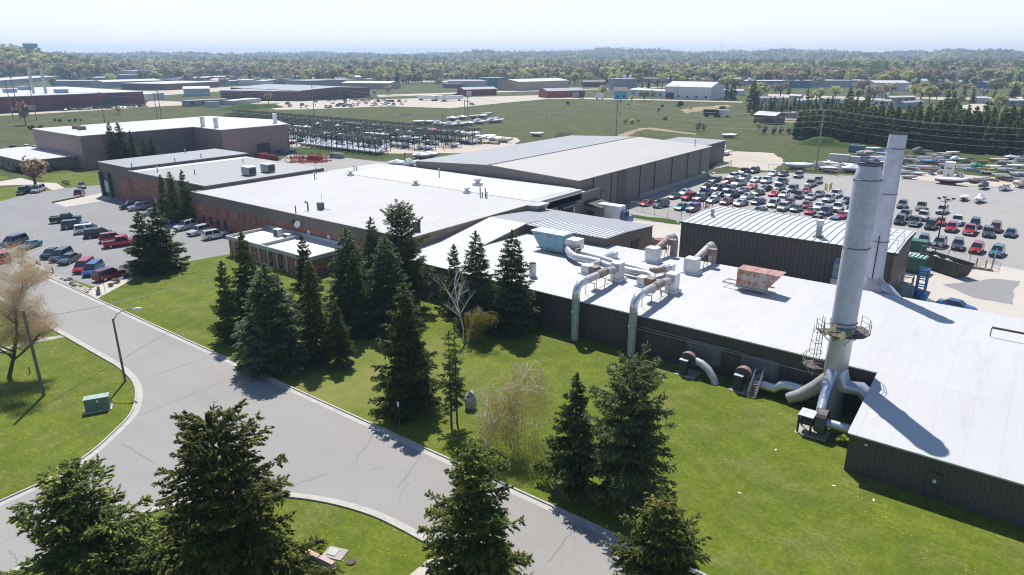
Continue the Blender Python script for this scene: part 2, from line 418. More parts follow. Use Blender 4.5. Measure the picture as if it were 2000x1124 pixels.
LINEM = plain('worn_line_paint', (0.5, 0.5, 0.48), 0.8, 0, 0.3, 4)

def polar(px, d):      # ground point under a photo column at a given distance
    a = YAW - math.atan((px - 1000) / 1407.0)
    return -math.sin(a) * d, math.cos(a) * d
def hill(px, d):
    """height of the rolling land far away"""
    def ss(a, b, x): x = min(1, max(0, (x - a) / (b - a))); return x * x * (3 - 2 * x)
    z = 14 * ss(1700, 5200, d)
    z += 30 * math.exp(-((px - 20) / 110.0) ** 2) * ss(1050, 1650, d) * (1 - ss(1900, 3000, d))
    z += 18 * math.exp(-((px - 930) / 90.0) ** 2) * math.exp(-((d - 3400) / 700.0) ** 2)
    z += 27 * math.exp(-((px - 1160) / 130.0) ** 2) * math.exp(-((d - 4300) / 800.0) ** 2)
    z += 18 * math.exp(-((px - 1520) / 260.0) ** 2) * math.exp(-((d - 4300) / 900.0) ** 2)
    z += 16 * math.exp(-((px - 1950) / 130.0) ** 2) * math.exp(-((d - 3900) / 900.0) ** 2)
    z += 6 * math.sin(px * 0.021 + d * 0.0016) * ss(1500, 3500, d) + 4 * math.sin(px * 0.055 + 1.7 - d * 0.002) * ss(1500, 3500, d)
    z -= 26 * ss(5600, 8000, d)
    return max(0.0, z)
m = MB(); cols = [x for x in range(-1300, 3301, 40)]
dist = [0.0, 120, 300, 600, 900, 1050, 1200, 1400, 1600, 1900, 2200, 2600, 3000, 3400, 3800, 4200, 4600, 5000, 5500, 6500, 8000, 10500]
vs = []
for d in dist:
    for x in cols:
        px_, py_ = polar(x, d + 0.0)
        vs.append((px_, py_, hill(x, d) if d > 0 else 0))
# near ground also behind the camera
fs = []
nc = len(cols)
for i in range(len(dist) - 1):
    for k in range(nc - 1): fs.append((i * nc + k, i * nc + k + 1, (i + 1) * nc + k + 1, (i + 1) * nc + k))
m.add(vs, fs, 0, True)
fx, fy = polar(1000, 1)
a0 = polar(cols[0], 10500); a1 = polar(cols[-1], 10500)
m.add([(0, 0, 0), (a0[0], a0[1], 0), (-fx * 3000 + fy * -6000, -fy * 3000 + fx * 6000, 0), (-fx * 3000 + fy * 6000, -fy * 3000 - fx * 6000, 0), (a1[0], a1[1], 0)], [(0, 1, 2, 3, 4)])
g = m.build('ground', FIELD); struct(g, label='rough brownish green field and land out to the hills')
import bmesh
bm = bmesh.new(); bm.from_mesh(g.data); bmesh.ops.remove_doubles(bm, verts=bm.verts, dist=0.01)
for f in bm.faces:
    if f.normal.z < 0: f.normal_flip()
bm.to_mesh(g.data); bm.free()

def rough(pts, seed=1, amp=.035, seg=10):
    rr = random.Random(seed); out = []; n = len(pts); cx = sum(p[0] for p in pts) / n; cy = sum(p[1] for p in pts) / n
    for i in range(n):
        a, b = Vector(pts[i][:2]), Vector(pts[(i + 1) % n][:2]); L_ = (b - a).length; nn = Vector((-(b - a).y, (b - a).x)).normalized() if L_ > 0 else Vector((0, 0)); w1 = 0
        for k in range(seg): w1 = w1 * .6 + rr.uniform(-1, 1) * .5; q = a.lerp(b, k / seg) + nn * w1 * min(L_, 60) * amp * (1 if k else .3); out.append((q.x, q.y))
    return out
# lawns
sheet('lawn', [(-128, 37.4), (60, 37.4), (60, 70), (-60, 74.6), (-86, 74.6), (-111, 71), (-120, 61), (-128, 50)], 0.012, LAWN)
sheet('lawn', [(-300, -60), (-58.8, -60), (-58.6, 13)] + [(-60.4, 18.7), (-63.4, 22.7), (-64.9, 24.5), (-67.3, 26.1), (-70.4, 27.6), (-74, 28.5), (-80, 29.0), (-300, 29.0)], 0.012, LAWN)
sheet('lawn', [(-49.2, -60), (-49.2, 15), (-48.3, 19), (-46, 22.5), (-42.6, 25.4), (-39, 27.2), (-35, 28.3), (-31.8, 28.5), (30, 28.5), (60, -60)], 0.012, LAWN)
sheet('lawn', PX([(75, 345), (120, 338), (200, 338), (200, 362), (128, 368), (92, 360)]) , 0.014, LAWN)
sheet('lawn', PX([(-60, 368), (20, 366), (60, 362), (103, 372), (84, 378), (20, 394), (-60, 402)]), 0.014, LAWN)
sheet('lawn', PX([(-60, 352), (0, 352), (18, 349), (14, 345), (-60, 340)]), 0.016, LAWN)
# streets
sheet('road', [(-300, 29.0), (-80, 29.0), (-74, 28.5), (-70.4, 27.6), (-67.3, 26.1), (-64.9, 24.5), (-63.4, 22.7), (-60.4, 18.7), (-58.6, 13), (-58.6, -60),
       (-49.4, -60), (-49.4, 15), (-48.4, 19), (-46, 22.5), (-42.6, 25.4), (-39, 27.2), (-35, 28.3), (-31.8, 28.5), (60, 28.5), (60, 37.3), (-300, 37.3)], 0.02, ROADM)
# kerbs with gutter pans
KERB = plain('kerb_concrete', (0.42, 0.4, 0.365), 0.9, 0, 0.15, 1.5, kind='World')
def kerb(pts, side=1, w=0.16, h=0.14, gut=0.55):
    pts = [Vector((p[0], p[1], 0)) for p in pts]
    m = MB(); L_ = [[], [], [], []]
    for i, p in enumerate(pts):
        d = (pts[min(i + 1, len(pts) - 1)] - pts[max(i - 1, 0)]).normalized(); n = Vector((-d.y, d.x, 0)) * side
        for k, o in enumerate((-gut, 0, w)): L_[k].append(p + n * o)
    n_ = len(pts); vs = []
    for i in range(n_):
        g0, k0, k1 = L_[0][i], L_[1][i], L_[2][i]
        vs += [(g0.x, g0.y, 0.026), (k0.x, k0.y, 0.03), (k0.x, k0.y, h), (k1.x, k1.y, h), (k1.x, k1.y, 0.0)]
    fs = [(i * 5 + k, (i + 1) * 5 + k, (i + 1) * 5 + k + 1, i * 5 + k + 1) for i in range(n_ - 1) for k in range(4)]
    if side < 0: fs = [f[::-1] for f in fs]
    m.add(vs, fs); o = m.build('kerb', KERB); o['kind'] = 'structure'
def smooth(pts, it=2):
    for _ in range(it):
        q = [pts[0]]
        for a, b in zip(pts, pts[1:]): q += [(a[0] * .75 + b[0] * .25, a[1] * .75 + b[1] * .25), (a[0] * .25 + b[0] * .75, a[1] * .25 + b[1] * .75)]
        pts = q + [pts[-1]]
    return pts
kerb([(-300, 37.3), (60, 37.3)], 1)
kerb(smooth([(-300, 29.0), (-80, 29.0), (-74, 28.5), (-70.4, 27.6), (-67.3, 26.1), (-64.9, 24.5), (-63.4, 22.7), (-60.4, 18.7), (-58.6, 13), (-58.6, -60)], 2), -1)
kerb(smooth([(-49.4, -60), (-49.4, 15), (-48.4, 19), (-46, 22.5), (-42.6, 25.4), (-39, 27.2), (-35, 28.3), (-31.8, 28.5), (-29.4, 28.5)], 2), -1)
sheet('footpath', PX([(-40, 700), (-40, 695), (60, 664), (130, 654), (134, 658), (62, 671)]), 0.03, CONCD)
sheet('driveway', PX([(800, 1124), (835, 1095), (900, 1080), (1000, 1130), (900, 1180)]), 0.034, CONCP)
# asphalt joint strips (fresh tar seams across the street)
for a, b in (((280, 742), (410, 696)), ((272, 812), (430, 748)), ((690, 905), (738, 838)), ((775, 955), (820, 893)), ((240, 868), (300, 905)), ((40, 1110), (20, 1075)), ((1070, 1100), (1118, 1040)), ((560, 955), (640, 925))):
    A, B = P(*a), P(*b); n = (B - A).normalized().orthogonal(); n = Vector((-(B - A).y, (B - A).x, 0)).normalized() * 0.035
    pts = []; K = 9
    off = [random.uniform(-.12, .12) for _ in range(K + 1)]
    c = [A.lerp(B, k / K) + n.normalized() * off[k] for k in range(K + 1)]
    m = MB(); m.add([tuple(q - n) for q in c] + [tuple(q + n) for q in c], [(k, k + 1, K + 2 + k, K + 1 + k) for k in range(K)])
    m.v = [(x, y, 0.026) for x, y, z in m.v]; o = m.build('tar_seam', plain('tar', (0.17, 0.165, 0.16), 0.9)); o['kind'] = 'structure'
# left car park and drive
sheet('parking_lot', PX([(-80, 500), (0, 485), (60, 506), (120, 540), (190, 562), (235, 545), (262, 532), (330, 518), (430, 500), (448, 497), (452, 470), (400, 400), (330, 360), (200, 340), (196, 362), (130, 368), (60, 378), (0, 394), (-80, 408)]), 0.018, LOTM)
sheet('footpath', PX([(-60, 352), (0, 355), (40, 348), (75, 357), (110, 358), (127, 368), (103, 372), (75, 361), (30, 362), (-60, 366)]), 0.022, CONCP)
sheet('loading_apron', PX([(102, 396), (130, 405), (240, 386), (215, 375)]), 0.024, CONCP)
sheet('footpath', PX([(166, 570), (190, 584), (262, 545), (246, 535)]), 0.03, CONCP)
PEB = asphalt('pebble_bed', (0.24, 0.225, 0.2), (0.36, 0.34, 0.31), 0.8, crack=False)
sheet('pebble_strip', PX([(-60, 466), (0, 484), (60, 507), (120, 540), (180, 566), (166, 571), (0, 499.5), (-60, 474)]), 0.03, PEB)
for k in range(10):       # stall lines, slanted
    x = -143.5 + k * 3.75; m = MB(); m.add([(x, 40.0, 0.025), (x + 0.14, 40.0, 0.025), (x - 4.9, 45.6, 0.025), (x - 5.04, 45.6, 0.025)], [(0, 1, 2, 3)])
    m.build('parking_line', LINEM)['kind'] = 'structure'
for k in range(10):
    x = -158.5 + k * 3.0
    m = MB(); m.add([(x, 50, 0.025), (x + 0.1, 50, 0.025), (x + 0.1, 56, 0.025), (x, 56, 0.025)], [(0, 1, 2, 3)])
    m.build('parking_line', LINEM)['kind'] = 'structure'
# works yards
sheet('yard', [(-75, 196), (-60, 212), (-40, 218)] + [tuple(P(a, b)[:2]) for a, b in ((1600, 338), (1760, 345), (2060, 372), (2060, 640), (1650, 640))] + [(-60, 90), (-75, 110)], 0.016, YARDM)
sheet('yard', PX([(1095, 425), (1330, 437), (1345, 520), (1260, 560), (1080, 500)]), 0.022, CONCP)
sheet('yard', PX([(1755, 560), (1790, 530), (1880, 540), (1930, 515), (2060, 540), (2060, 660), (1770, 640)]), 0.022, CONCP)
sheet('asphalt_patch', rough(PX([(1840, 556), (1880, 552), (1945, 545), (1992, 550), (1978, 596), (1900, 582)]), 7, .05), 0.026, LOTM)
sheet('gravel_track', rough(PX([(1395, 300), (1440, 296), (1515, 300), (1535, 318), (1500, 334), (1420, 325), (1395, 330)]), 2, .06), 0.026, SANDM)
sheet('gravel_track', rough(PX([(1740, 322), (1860, 340), (2060, 358), (2060, 375), (1760, 350)]), 3, .04), 0.026, SANDM)
sheet('grass_verge', rough(PX([(1230, 418), (1320, 431), (1330, 440), (1300, 437), (1236, 425)]), 4, .06), 0.03, WILD)
sheet('junkyard_grass', rough(PX([(1500, 330), (1530, 305), (1560, 282), (1760, 290), (2060, 310), (2060, 360), (1860, 340), (1740, 322), (1690, 345), (1600, 338)]), 6, .03), 0.02, grassmat('yard_grass', (0.05, 0.085, 0.014), (0.085, 0.12, 0.02), (0.13, 0.15, 0.035), (0.25, 0.22, 0.12), 0.6))
sheet('yard', rough(PX([(430, 335), (560, 300), (640, 290), (760, 300), (1000, 300), (1010, 270), (920, 262), (880, 280), (700, 262), (560, 262), (480, 300)]), 4, .05), 0.02, SANDM)
sheet('yard', PX([(520, 330), (566, 302), (640, 305), (740, 316), (820, 318), (860, 330), (760, 345), (600, 345)]), 0.026, YARDM)
sheet('rough_verge', rough(PX([(560, 300), (640, 300), (745, 312), (762, 307), (730, 302), (640, 290), (562, 288)]), 5, .1), 0.03, WILD)
sheet('dirt_track', rough(PX([(1205, 267), (1225, 258), (1248, 251), (1270, 250), (1360, 262), (1360, 264), (1262, 253), (1240, 258), (1222, 268)]), 5, .06), 0.02, DIRTM)
for a in (((1460, 216), (1530, 214), (1600, 222), (1560, 240), (1500, 238)), ((1330, 215), (1420, 205), (1432, 208), (1345, 222))):
    sheet('bare_earth', rough(PX(a), 5, .1), 0.018, DIRTM)
sheet('road', PX([(520, 210), (560, 199), (700, 196), (800, 193), (1000, 188), (1070, 186), (1140, 194), (1068, 194), (1000, 200), (880, 212), (760, 208), (600, 214), (540, 215)]), 0.02, SANDM)
sheet('road', PX([(735, 186), (1000, 178), (1300, 170), (1300, 171.5), (1000, 180), (740, 190)]), 0.02, SANDM)
sheet('road', PX([(-40, 228), (60, 224), (300, 209), (380, 205), (700, 200), (700, 196), (370, 200), (290, 196), (285, 205), (-40, 222)]), 0.022, SANDM)
sheet('road', PX([(1140, 194), (1300, 197), (1450, 201), (1450, 199), (1300, 195), (1140, 191)]), 0.022, SANDM)
sheet('road', PX([(1880, 206), (1910, 203), (1930, 204), (1924, 224), (1870, 222)]), 0.022, SANDM)
sheet('road', PX([(-100, 178), (300, 178), (640, 160), (1000, 157), (1000, 159), (640, 164), (330, 186), (-100, 190)]), 0.02, SANDM)
sheet('road', PX([(1500, 188), (1560, 194), (1700, 196), (2060, 194), (2060, 190), (1700, 191), (1500, 184)]), 0.022, SANDM)
# grassy earth mounds
def mound(cx, cy, rx, ry, h, name='earth_mound', mat=WILD, seed=1):
    rr = random.Random(seed); m = MB(); K, J = 20, 7; vs = [(cx, cy, h)]
    for j in range(1, J + 1):
        f = j / J
        for k in range(K):
            a = 2 * math.pi * k / K; q = f * (1 + 0.12 * rr.uniform(-1, 1))
            vs.append((cx + rx * q * math.cos(a), cy + ry * q * math.sin(a), max(-0.05, h * (math.cos(f * math.pi) + 1) / 2 * (1 + rr.uniform(-.12, .12))) if j < J else -0.1))
    fs = [(0, 1 + k, 1 + (k + 1) % K) for k in range(K)]
    for j in range(J - 1):
        for k in range(K): fs.append((1 + j * K + k, 1 + (j + 1) * K + k, 1 + (j + 1) * K + (k + 1) % K, 1 + j * K + (k + 1) % K))
    m.add(vs, fs, 0, True); o = m.build(name, mat); o['kind'] = 'structure'
p = P(1605, 284); mound(p.x, p.y, 13, 6, 3.2, seed=2)
p = P(1660, 288); mound(p.x, p.y, 22, 5, 1.6, seed=3)
p = P(480, 213); mound(p.x, p.y, 9, 26, 3.2, seed=4)
p = P(525, 211); mound(p.x, p.y, 7, 14, 2.6, seed=5)
p = P(1840, 290); mound(p.x, p.y, 8, 4, 1.6, seed=6)

# ================================================================ buildings of the works
def lean(name, m, mats, parent, label=None): return part(name, m, mats, parent, label)
# --- big brick-and-cladding office and works block
B1 = thing('factory_building', 'long brick building with white flat roof and brown cladding band above the car park', 'factory', (-104, 95, 0))
x0, x1, y0, y1, z1 = -135.3, -73.2, 70.5, 104.5, 6.8
lean('wall', MB().prism([(x0, y0), (x1, y0), (x1, y1), (x0, y1)], 0, 4.7), BRICK, B1)
m = MB(); t = 0.14
m.box(x0 - t, x1 + t, y0 - t, y0 + 0.3, 4.7, z1); m.box(x0 - t, x0 + 0.3, y0 + .3, y1, 4.7, z1)
lean('cladding_band', m, BROWNL, B1)
m = MB(); m.box(x1 - 0.3, x1 + t, y0 + 0.3, y1, 4.55, z1); lean('cladding_band', m, WOODY, B1, 'weathered wood-brown board cladding')
m = MB(); m.box(x0 + .3, x1 - .3, y0 + .3, 120.8, 4.7, z1 - 0.04); lean('roof', m, ROOFW, B1)
m = MB(); m.box(x0 - .2, x1 + .2, y0 - .2, y0 + .12, z1, z1 + .07); m.box(x0 - .2, x0 + .12, y0 + .12, y1, z1, z1 + .07); m.box(x1 - .12, x1 + .2, y0 + .12, 104.5, z1, z1 + .07); m.box(-129, x1 + .2, y1, y1 + .12, z1 - .04, z1 + .02)
lean('roof_edge_trim', m, plain('roof_edge', (0.3, 0.29, 0.28), 0.6), B1)
lean('wall', MB().prism([(-129, 104.6), (-75.4, 104.6), (-75.4, 121), (-129, 121)], 0, 6.72), BROWNG, B1, 'grey-brown clad rear wall')
m = MB(); m.box(-129, -75.3, 104.7, 121.1, 6.72, 6.79); lean('roof', m, ROOFW2, B1, 'bright white rear roof strip')
WF = plain('dark_window_frame', (0.06, 0.045, 0.04), 0.6)
def wall_window(parent, px, py, wpx, z0, z1, y, pane=WINGLASS, n=1, frame=WF):
    d = ray(px, py); tt = y / d.y; x = d.x * tt
    w_ = wpx
    for k in range(n):
        xx = x + k * (w_ + 0.5)
        m = MB(); m.box(xx - w_ / 2, xx + w_ / 2, y - 0.06, y + 0.05, z0, z1)
        f = part('window', m, frame, parent)
        q = MB(); q.box(xx - w_ / 2 + .08, xx + w_ / 2 - .08, y - 0.09, y - 0.065, z0 + .08, z1 - .08); part('pane', q, pane, f)
PANEBR = plain('brown_blind', (0.2, 0.13, 0.1), 0.7)
for px in (401, 423, 443, 466, 476, 498): wall_window(B1, px, 405 + (px - 401) * .25, 0.75, 3.0, 4.5, y0 - .01, PANEBR)
for px in (399, 412, 426, 441): wall_window(B1, px, 428 + (px - 399) * .28, 0.85, 0.9, 2.4, y0 - .01)
for px, zz in ((523, 3.1), (533, 3.1)): wall_window(B1, px, 440, 0.9, 3.3, 4.65, y0 - .01, PANEBR)
for px in (604, 642): wall_window(B1, px, 455, 1.0, 3.2, 4.5, y0 - .01, plain('pale_blind', (0.5, 0.5, 0.48), 0.5))
# --- office extension in front
B2 = thing('office_annex', 'low office annex with pale fascia and slim columns in front of the brick block', 'office', (-98, 66, 0))
ax0, ax1, ay0, ay1 = -109.4, -86.4, 61.7, 70.4
lean('wall', MB().prism([(ax0 + .3, ay0 + .3), (ax1 - .3, ay0 + .3), (ax1 - .3, ay1), (ax0 + .3, ay1)], 0, 2.8), BRICK, B2)
m = MB()
m.box(ax0, ax1, ay0, ay0 + .3, 2.8, 3.45); m.box(ax0, ax0 + .3, ay0 + .3, ay1, 2.8, 3.45); m.box(ax1 - .3, ax1, ay0 + .3, ay1, 2.8, 3.45); m.box(ax0 + .3, ax1 - .3, ay1 - .3, ay1, 2.8, 3.75)
m.box(-99.6, -99.3, ay0 + .3, ay1 - .3, 2.8, 3.5)
lean('fascia', m, plain('painted_fascia', (0.36, 0.38, 0.39), 0.6), B2)
lean('roof', MB().box(ax0 + .3, ax1 - .3, ay0 + .3, ay1 - .3, 2.8, 3.0), membrane('stained_flat_roof', (0.72, 0.7, 0.66), 5, 0.9, stain=(0.14, 0.11, 0.08)), B2)
for k in range(9):
    xx = ax0 + 2.0 + k * 2.5
    lean('column', MB().box(xx, xx + .22, ay0 + .02, ay0 + .28, 0, 2.8), TRIMW, B2)
for xx in (-98.0, -95.3):
    f = lean('window', MB().box(xx, xx + 1.6, ay0 + .24, ay0 + .32, 0.3, 2.7), WF, B2); lean('pane', MB().box(xx + .1, xx + 1.5, ay0 + .2, ay0 + .235, 0.4, 2.6), WINGLASS, f)
# --- left brick wing with loading door
B3 = thing('loading_building', 'low brick wing with loading door and stepped grey roof left of the white-roofed block', 'factory', (-165, 88, 0))
lean('wall', MB().prism([(-184.1, 73.3), (-168.3, 73.3), (-168.3, 104.5), (-184.1, 104.5)], 0, 8.2), ribbed('wing_cladding', (0.125, 0.105, 0.098), 0.32), B3)
lean('wall', MB().prism([(-168.3, 73.4), (-135.4, 73.4), (-135.4, 103.5), (-168.3, 103.5)], 0, 5.9), BRICK, B3)
lean('cladding_band', MB().prism([(-168.3, 73.2), (-135.35, 73.2), (-135.35, 103.6), (-168.3, 103.6)], 5.9, 7.5), BROWNL, B3)
lean('roof', MB().box(-184.25, -168.15, 73.15, 104.6, 8.2, 8.32), ROOFG, B3, 'blue-grey high roof')
lean('roof', MB().box(-168.1, -135.4, 73.35, 103.5, 7.5, 7.56), membrane('pale_lap_roof', (0.3, 0.3, 0.295), 1.1, 0.4, stain=(0.22, 0.22, 0.22)), B3, 'light grey lapped roof')
lean('roof', MB().box(-168.1, -164.5, 73.35, 103.5, 7.565, 7.6), ROOFW2, B3, 'white roof strip')
lean('roof_edge_trim', MB().box(-168.1, -135.4, 73.1, 73.3, 7.5, 7.72), plain('edge_white', (0.6, 0.6, 0.58), 0.5), B3)
lean('brick_panel', MB().box(-174.2, -169.2, 73.2, 73.3, 0, 5.6), BRICK, B3)
f = lean('loading_door', MB().box(-182.6, -179.2, 73.18, 73.3, 0.0, 4.6), plain('door_recess', (0.05, 0.06, 0.06), 0.7), B3)
lean('door_panel', MB().box(-182.3, -180.2, 73.12, 73.17, 1.1, 3.9), plain('door_grey', (0.4, 0.44, 0.46), 0.6), f)
for q4 in ((-183.6, -182.7), (-179.1, -178.4)): lean('door_post', MB().box(q4[0], q4[1], 72.6, 73.3, 0, 6.0), plain('dark_green_frame', (0.03, 0.06, 0.05), 0.6), B3)
for xx, zz in ((-151, 1.6), (-158, 1.6)):
    f = lean('window', MB().box(xx, xx + 1.0, 73.3, 73.45, 1.2, 2.6), WF, B3); lean('pane', MB().box(xx + .08, xx + .92, 73.26, 73.295, 1.28, 2.52), plain('bright_pane', (0.5, 0.55, 0.58), 0.2), f)
for xx in (-177.6, -172.5, -169):
    tag(MB().tube([(0, 0, 0), (0, 0, 1.3)], 0.11, 8).build('bollard', plain('yellow_grey_post', (0.35, 0.3, 0.16), 0.7), None, (xx, 72.2, 0)), 'short post bollard %s' % {-177.6: 'nearest the loading door of the brick wing', -172.5: 'in front of the brick panel right of the loading door', -169: 'below the roof step of the brick wing'}[xx], 'bollard', 'bollards along the loading wall')
# --- beige mauve warehouse far left
B4 = thing('warehouse', 'tall mauve-brown warehouse with white roof and stepped front at the left', 'warehouse', (-240, 120, 0))
pl = [(-268.5, 88.7), (-231.9, 88.7), (-231.9, 124.6), (-214.6, 124.6), (-214.6, 150.3), (-234, 158.0), (-268.5, 152)]
lean('wall', MB().prism(pl, 0, 9.85), BEIGE, B4)
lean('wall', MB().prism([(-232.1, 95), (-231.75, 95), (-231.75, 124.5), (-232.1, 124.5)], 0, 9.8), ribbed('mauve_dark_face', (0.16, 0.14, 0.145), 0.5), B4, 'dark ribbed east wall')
q = [(a + (0.15 if a > -240 else -0.15), b + (0.15 if b > 140 else -0.15)) for a, b in pl]
lean('roof', MB().prism(q, 9.85, 10.05), ROOFW2, B4)
for q4 in ((-231.85, -231.6, 89.2, 96, 0, 3.4), (-214.55, -214.3, 125, 134, 0, 2.8)): lean('base_band', MB().box(*q4), plain('tan_block', (0.32, 0.24, 0.15), 0.8), B4)
f = lean('loading_door', MB().box(-214.6, -214.45, 137, 142, 0, 4.3), plain('door_dark', (0.05, 0.055, 0.06), 0.7), B4)
for a, b in ((397, 248), (423, 250), (538, 241)):
    q = P(a, b, 10.05)
    lean('roof_vent', MB().tube([q, q + Vector((0, 0, 3.4))], 0.75, 12), WHITE, B4)
for a, b in ((150, 252), (160, 254)):
    q = P(a, b, 10.05); lean('roof_fan', MB().box(q.x - 1, q.x + 1, q.y - 1, q.y + 1, 10.05, 11.2), plain('brown_fan_box', (0.2, 0.14, 0.11), 0.7), B4)
B5 = thing('office_wing', 'single-storey brown office wing with white roof at the left edge beside the mauve warehouse', 'office', (-254, 81, 0))
lean('wall', MB().prism([(-275, 74.4), (-237.2, 74.4), (-237.2, 88.6), (-275, 88.6)], 0, 3.5), ribbed('brown_office', (0.17, 0.13, 0.11), 0.8), B5)
lean('roof', MB().box(-275.2, -237.0, 74.2, 88.6, 3.5, 3.7), ROOFW2, B5)
for k in range(7):
    xx = -268 + k * 4.1; f = lean('window', MB().box(xx, xx + 1.5, 74.3, 74.42, 1.0, 2.4), WF, B5); lean('pane', MB().box(xx + .1, xx + 1.4, 74.26, 74.295, 1.1, 2.3), WINGLASS, f)
# --- long brown warehouse
B6 = thing('long_warehouse', 'long brown ribbed metal warehouse with a low-pitched roof beyond the white roofs', 'warehouse', (-98, 158, 0))
gx = (-122.7, -98.9, -75.1); gz = (8.1, 9.3, 8.2); ya, yb = 122.0, 194.0
m = MB()
def gable(m, gx, gz, ya, yb, mi=0):
    x0, xm, x1 = gx; h0, hm, h1 = gz
    m.add([(x0, ya, 0), (x1, ya, 0), (x1, ya, h1), (xm, ya, hm), (x0, ya, h0), (x0, yb, 0), (x1, yb, 0), (x1, yb, h1), (xm, yb, hm), (x0, yb, h0)],
          [(0, 1, 2, 3, 4), (9, 8, 7, 6, 5), (1, 6, 7, 2), (5, 0, 4, 9)], mi)
gable(m, gx, gz, ya, yb); lean('wall', m, BROWNG, B6)
def slab(m, a, b, c, d, t=0.12):
    vs = [Vector(x) for x in (a, b, c, d)]; lo = [v - Vector((0, 0, t)) for v in vs]
    m.add(vs + lo, [(0, 1, 2, 3), (7, 6, 5, 4), (0, 4, 5, 1), (1, 5, 6, 2), (2, 6, 7, 3), (3, 7, 4, 0)])
m = MB(); slab(m, (gx[1], ya - .3, gz[1] + .13), (gx[2] + .3, ya - .3, gz[2] + .13), (gx[2] + .3, yb + .3, gz[2] + .13), (gx[1], yb + .3, gz[1] + .13))
lean('roof', m, ROOFT, B6, 'pale right roof slope')
m = MB(); slab(m, (gx[0] - .3, ya - .3, gz[0] + .13), (gx[1] - .01, ya - .3, gz[1] + .13), (gx[1] - .01, yb + .3, gz[1] + .13), (gx[0] - .3, yb + .3, gz[0] + .13))
lean('roof', m, ROOFG, B6, 'grey left roof slope')
lean('ridge_cap', MB().box(-99.15, -98.65, ya - .3, yb + .3, 9.43, 9.52), TRIM, B6)
for yy in (128, 136, 150, 158, 168, 178, 187): lean('downpipe', MB().tube([(-74.98, yy, 0.4), (-74.98, yy, 8.0)], 0.1, 6), TRIM, B6)
lean('foundation', MB().box(-75.05, -74.85, 150, 194, 0, 1.1), CONCD, B6)
lean('wall', MB().box(-75.04, -74.94, 139, 143, 0.0, 7.9), ribbed('dark_patch_cladding', (0.13, 0.115, 0.11), 0.3), B6, 'darker replaced wall panel')
lean('wall', MB().prism([(-132.8, 148), (-122.8, 148), (-122.8, 176), (-132.8, 176)], 0, [6.0, 7.4, 7.4, 6.0]), BROWNG, B6, 'low lean-to on the far side')
B7 = thing('rear_shed', 'small brown shed with grey roof behind the far end of the long warehouse', 'shed', (-90, 215, 0))
lean('wall', MB().prism([(-98, 206), (-82, 206), (-82, 224), (-98, 224)], 0, 6.6), ribbed('rear_shed_cladding', (0.1, 0.075, 0.07), 0.4), B7)
lean('roof', MB().box(-98.3, -81.7, 205.7, 224.3, 6.6, 6.8), ROOFG, B7)
# connector with loading doors between block and warehouse
B8 = thing('linking_building', 'brown clad linking block with a dark loading door and lean-to porch beside the long warehouse', 'factory', (-76, 113, 0))
lean('wall', MB().prism([(-75.3, 104.6), (-73.5, 104.6), (-73.5, 128), (-75.0, 128), (-75.0, 121.9), (-75.3, 121.9)], 0, 6.1), BROWNG, B8)
lean('roof', MB().box(-75.3, -73.2, 104.4, 121.9, 6.12, 6.3), ROOFW2, B8)
f = lean('loading_door', MB().box(-73.5, -73.35, 112.6, 117.2, 0.0, 4.0), plain('black_opening', (0.015, 0.015, 0.017), 0.8), B8)
for q4 in (112.2, 117.2): lean('door_post', MB().box(-73.5, -73.1, q4, q4 + .4, 0, 4.2), TRIMW, B8)
lean('canopy', MB().prism([(-73.5, 112), (-72.2, 112), (-72.2, 117.8), (-73.5, 117.8)], 4.15, [4.9, 4.4, 4.4, 4.9]), TRIM, B8)
pch = lean('porch', MB().prism([(-73.5, 122), (-69.6, 122), (-69.6, 127), (-73.5, 127)], 0, [3.9, 3.1, 3.1, 3.9]), BROWNG, B8)
lean('porch_roof', MB().prism([(-73.5, 121.8), (-69.3, 121.8), (-69.3, 127.2), (-73.5, 127.2)], [0, 0, 0, 0][0] + 3.12, [4.05, 3.2, 3.2, 4.05]), TRIM, pch)
lean('door', MB().box(-72.6, -71.2, 121.9, 122.0, 0, 2.3), plain('black_opening', (0.015, 0.015, 0.017), 0.8), pch)
# --- low white-roofed front works
B9 = thing('foundry_building', 'sprawling dark brown works with a wide white roof carrying the ducts', 'factory', (-30, 75, 0))
F0, F1, F2, F3 = (56.3, 3.62), (67.4, 4.75), (80, 5.15), (91.5, 4.95)
def rz_(y):
    pts = [F0, F1, F2, F3]
    for (a, b), (c, d) in zip(pts, pts[1:]):
        if y <= c: return b + (d - b) * (y - a) / (c - a)
    return F3[1]
XW, XE, XS = -73.1, 45.0, -7.7
DK = ribbed('dark_brown_cladding', (0.072, 0.064, 0.062), 0.34, dark=0.6)
m = MB()
m.add([(XW, 67.4, 0), (XS, 67.4, 0), (XS, 67.4, 4.75), (XW, 67.4, 4.75)], [(0, 1, 2, 3)])
m.add([(XS, 56.3, 0), (XE, 56.3, 0), (XE, 56.3, 3.62), (XS, 56.3, 3.62)], [(0, 1, 2, 3)])
m.add([(XS, 67.4, 0), (XS, 56.3, 0), (XS, 56.3, 3.62), (XS, 67.4, 4.75)], [(0, 1, 2, 3)])
m.add([(XE, 56.3, 0), (XE, 91.5, 0), (XE, 91.5, 4.95), (XE, 80, 5.15), (XE, 67.4, 4.75), (XE, 56.3, 3.62)], [(0, 1, 2, 3, 4, 5)])
m.add([(XE, 91.5, 0), (XW, 91.5, 0), (XW, 91.5, 4.95), (XE, 91.5, 4.95)], [(0, 1, 2, 3)])
lean('wall', m, DK, B9)
m = MB()
slab(m, (XS - .15, 56.1, 3.70), (XE, 56.1, 3.70), (XE, 67.3, 4.84), (XS - .15, 67.3, 4.84), .14)
slab(m, (XW, 67.25, 4.835), (XE, 67.3, 4.845), (XE, 80, 5.24), (XW, 80, 5.24), .14)
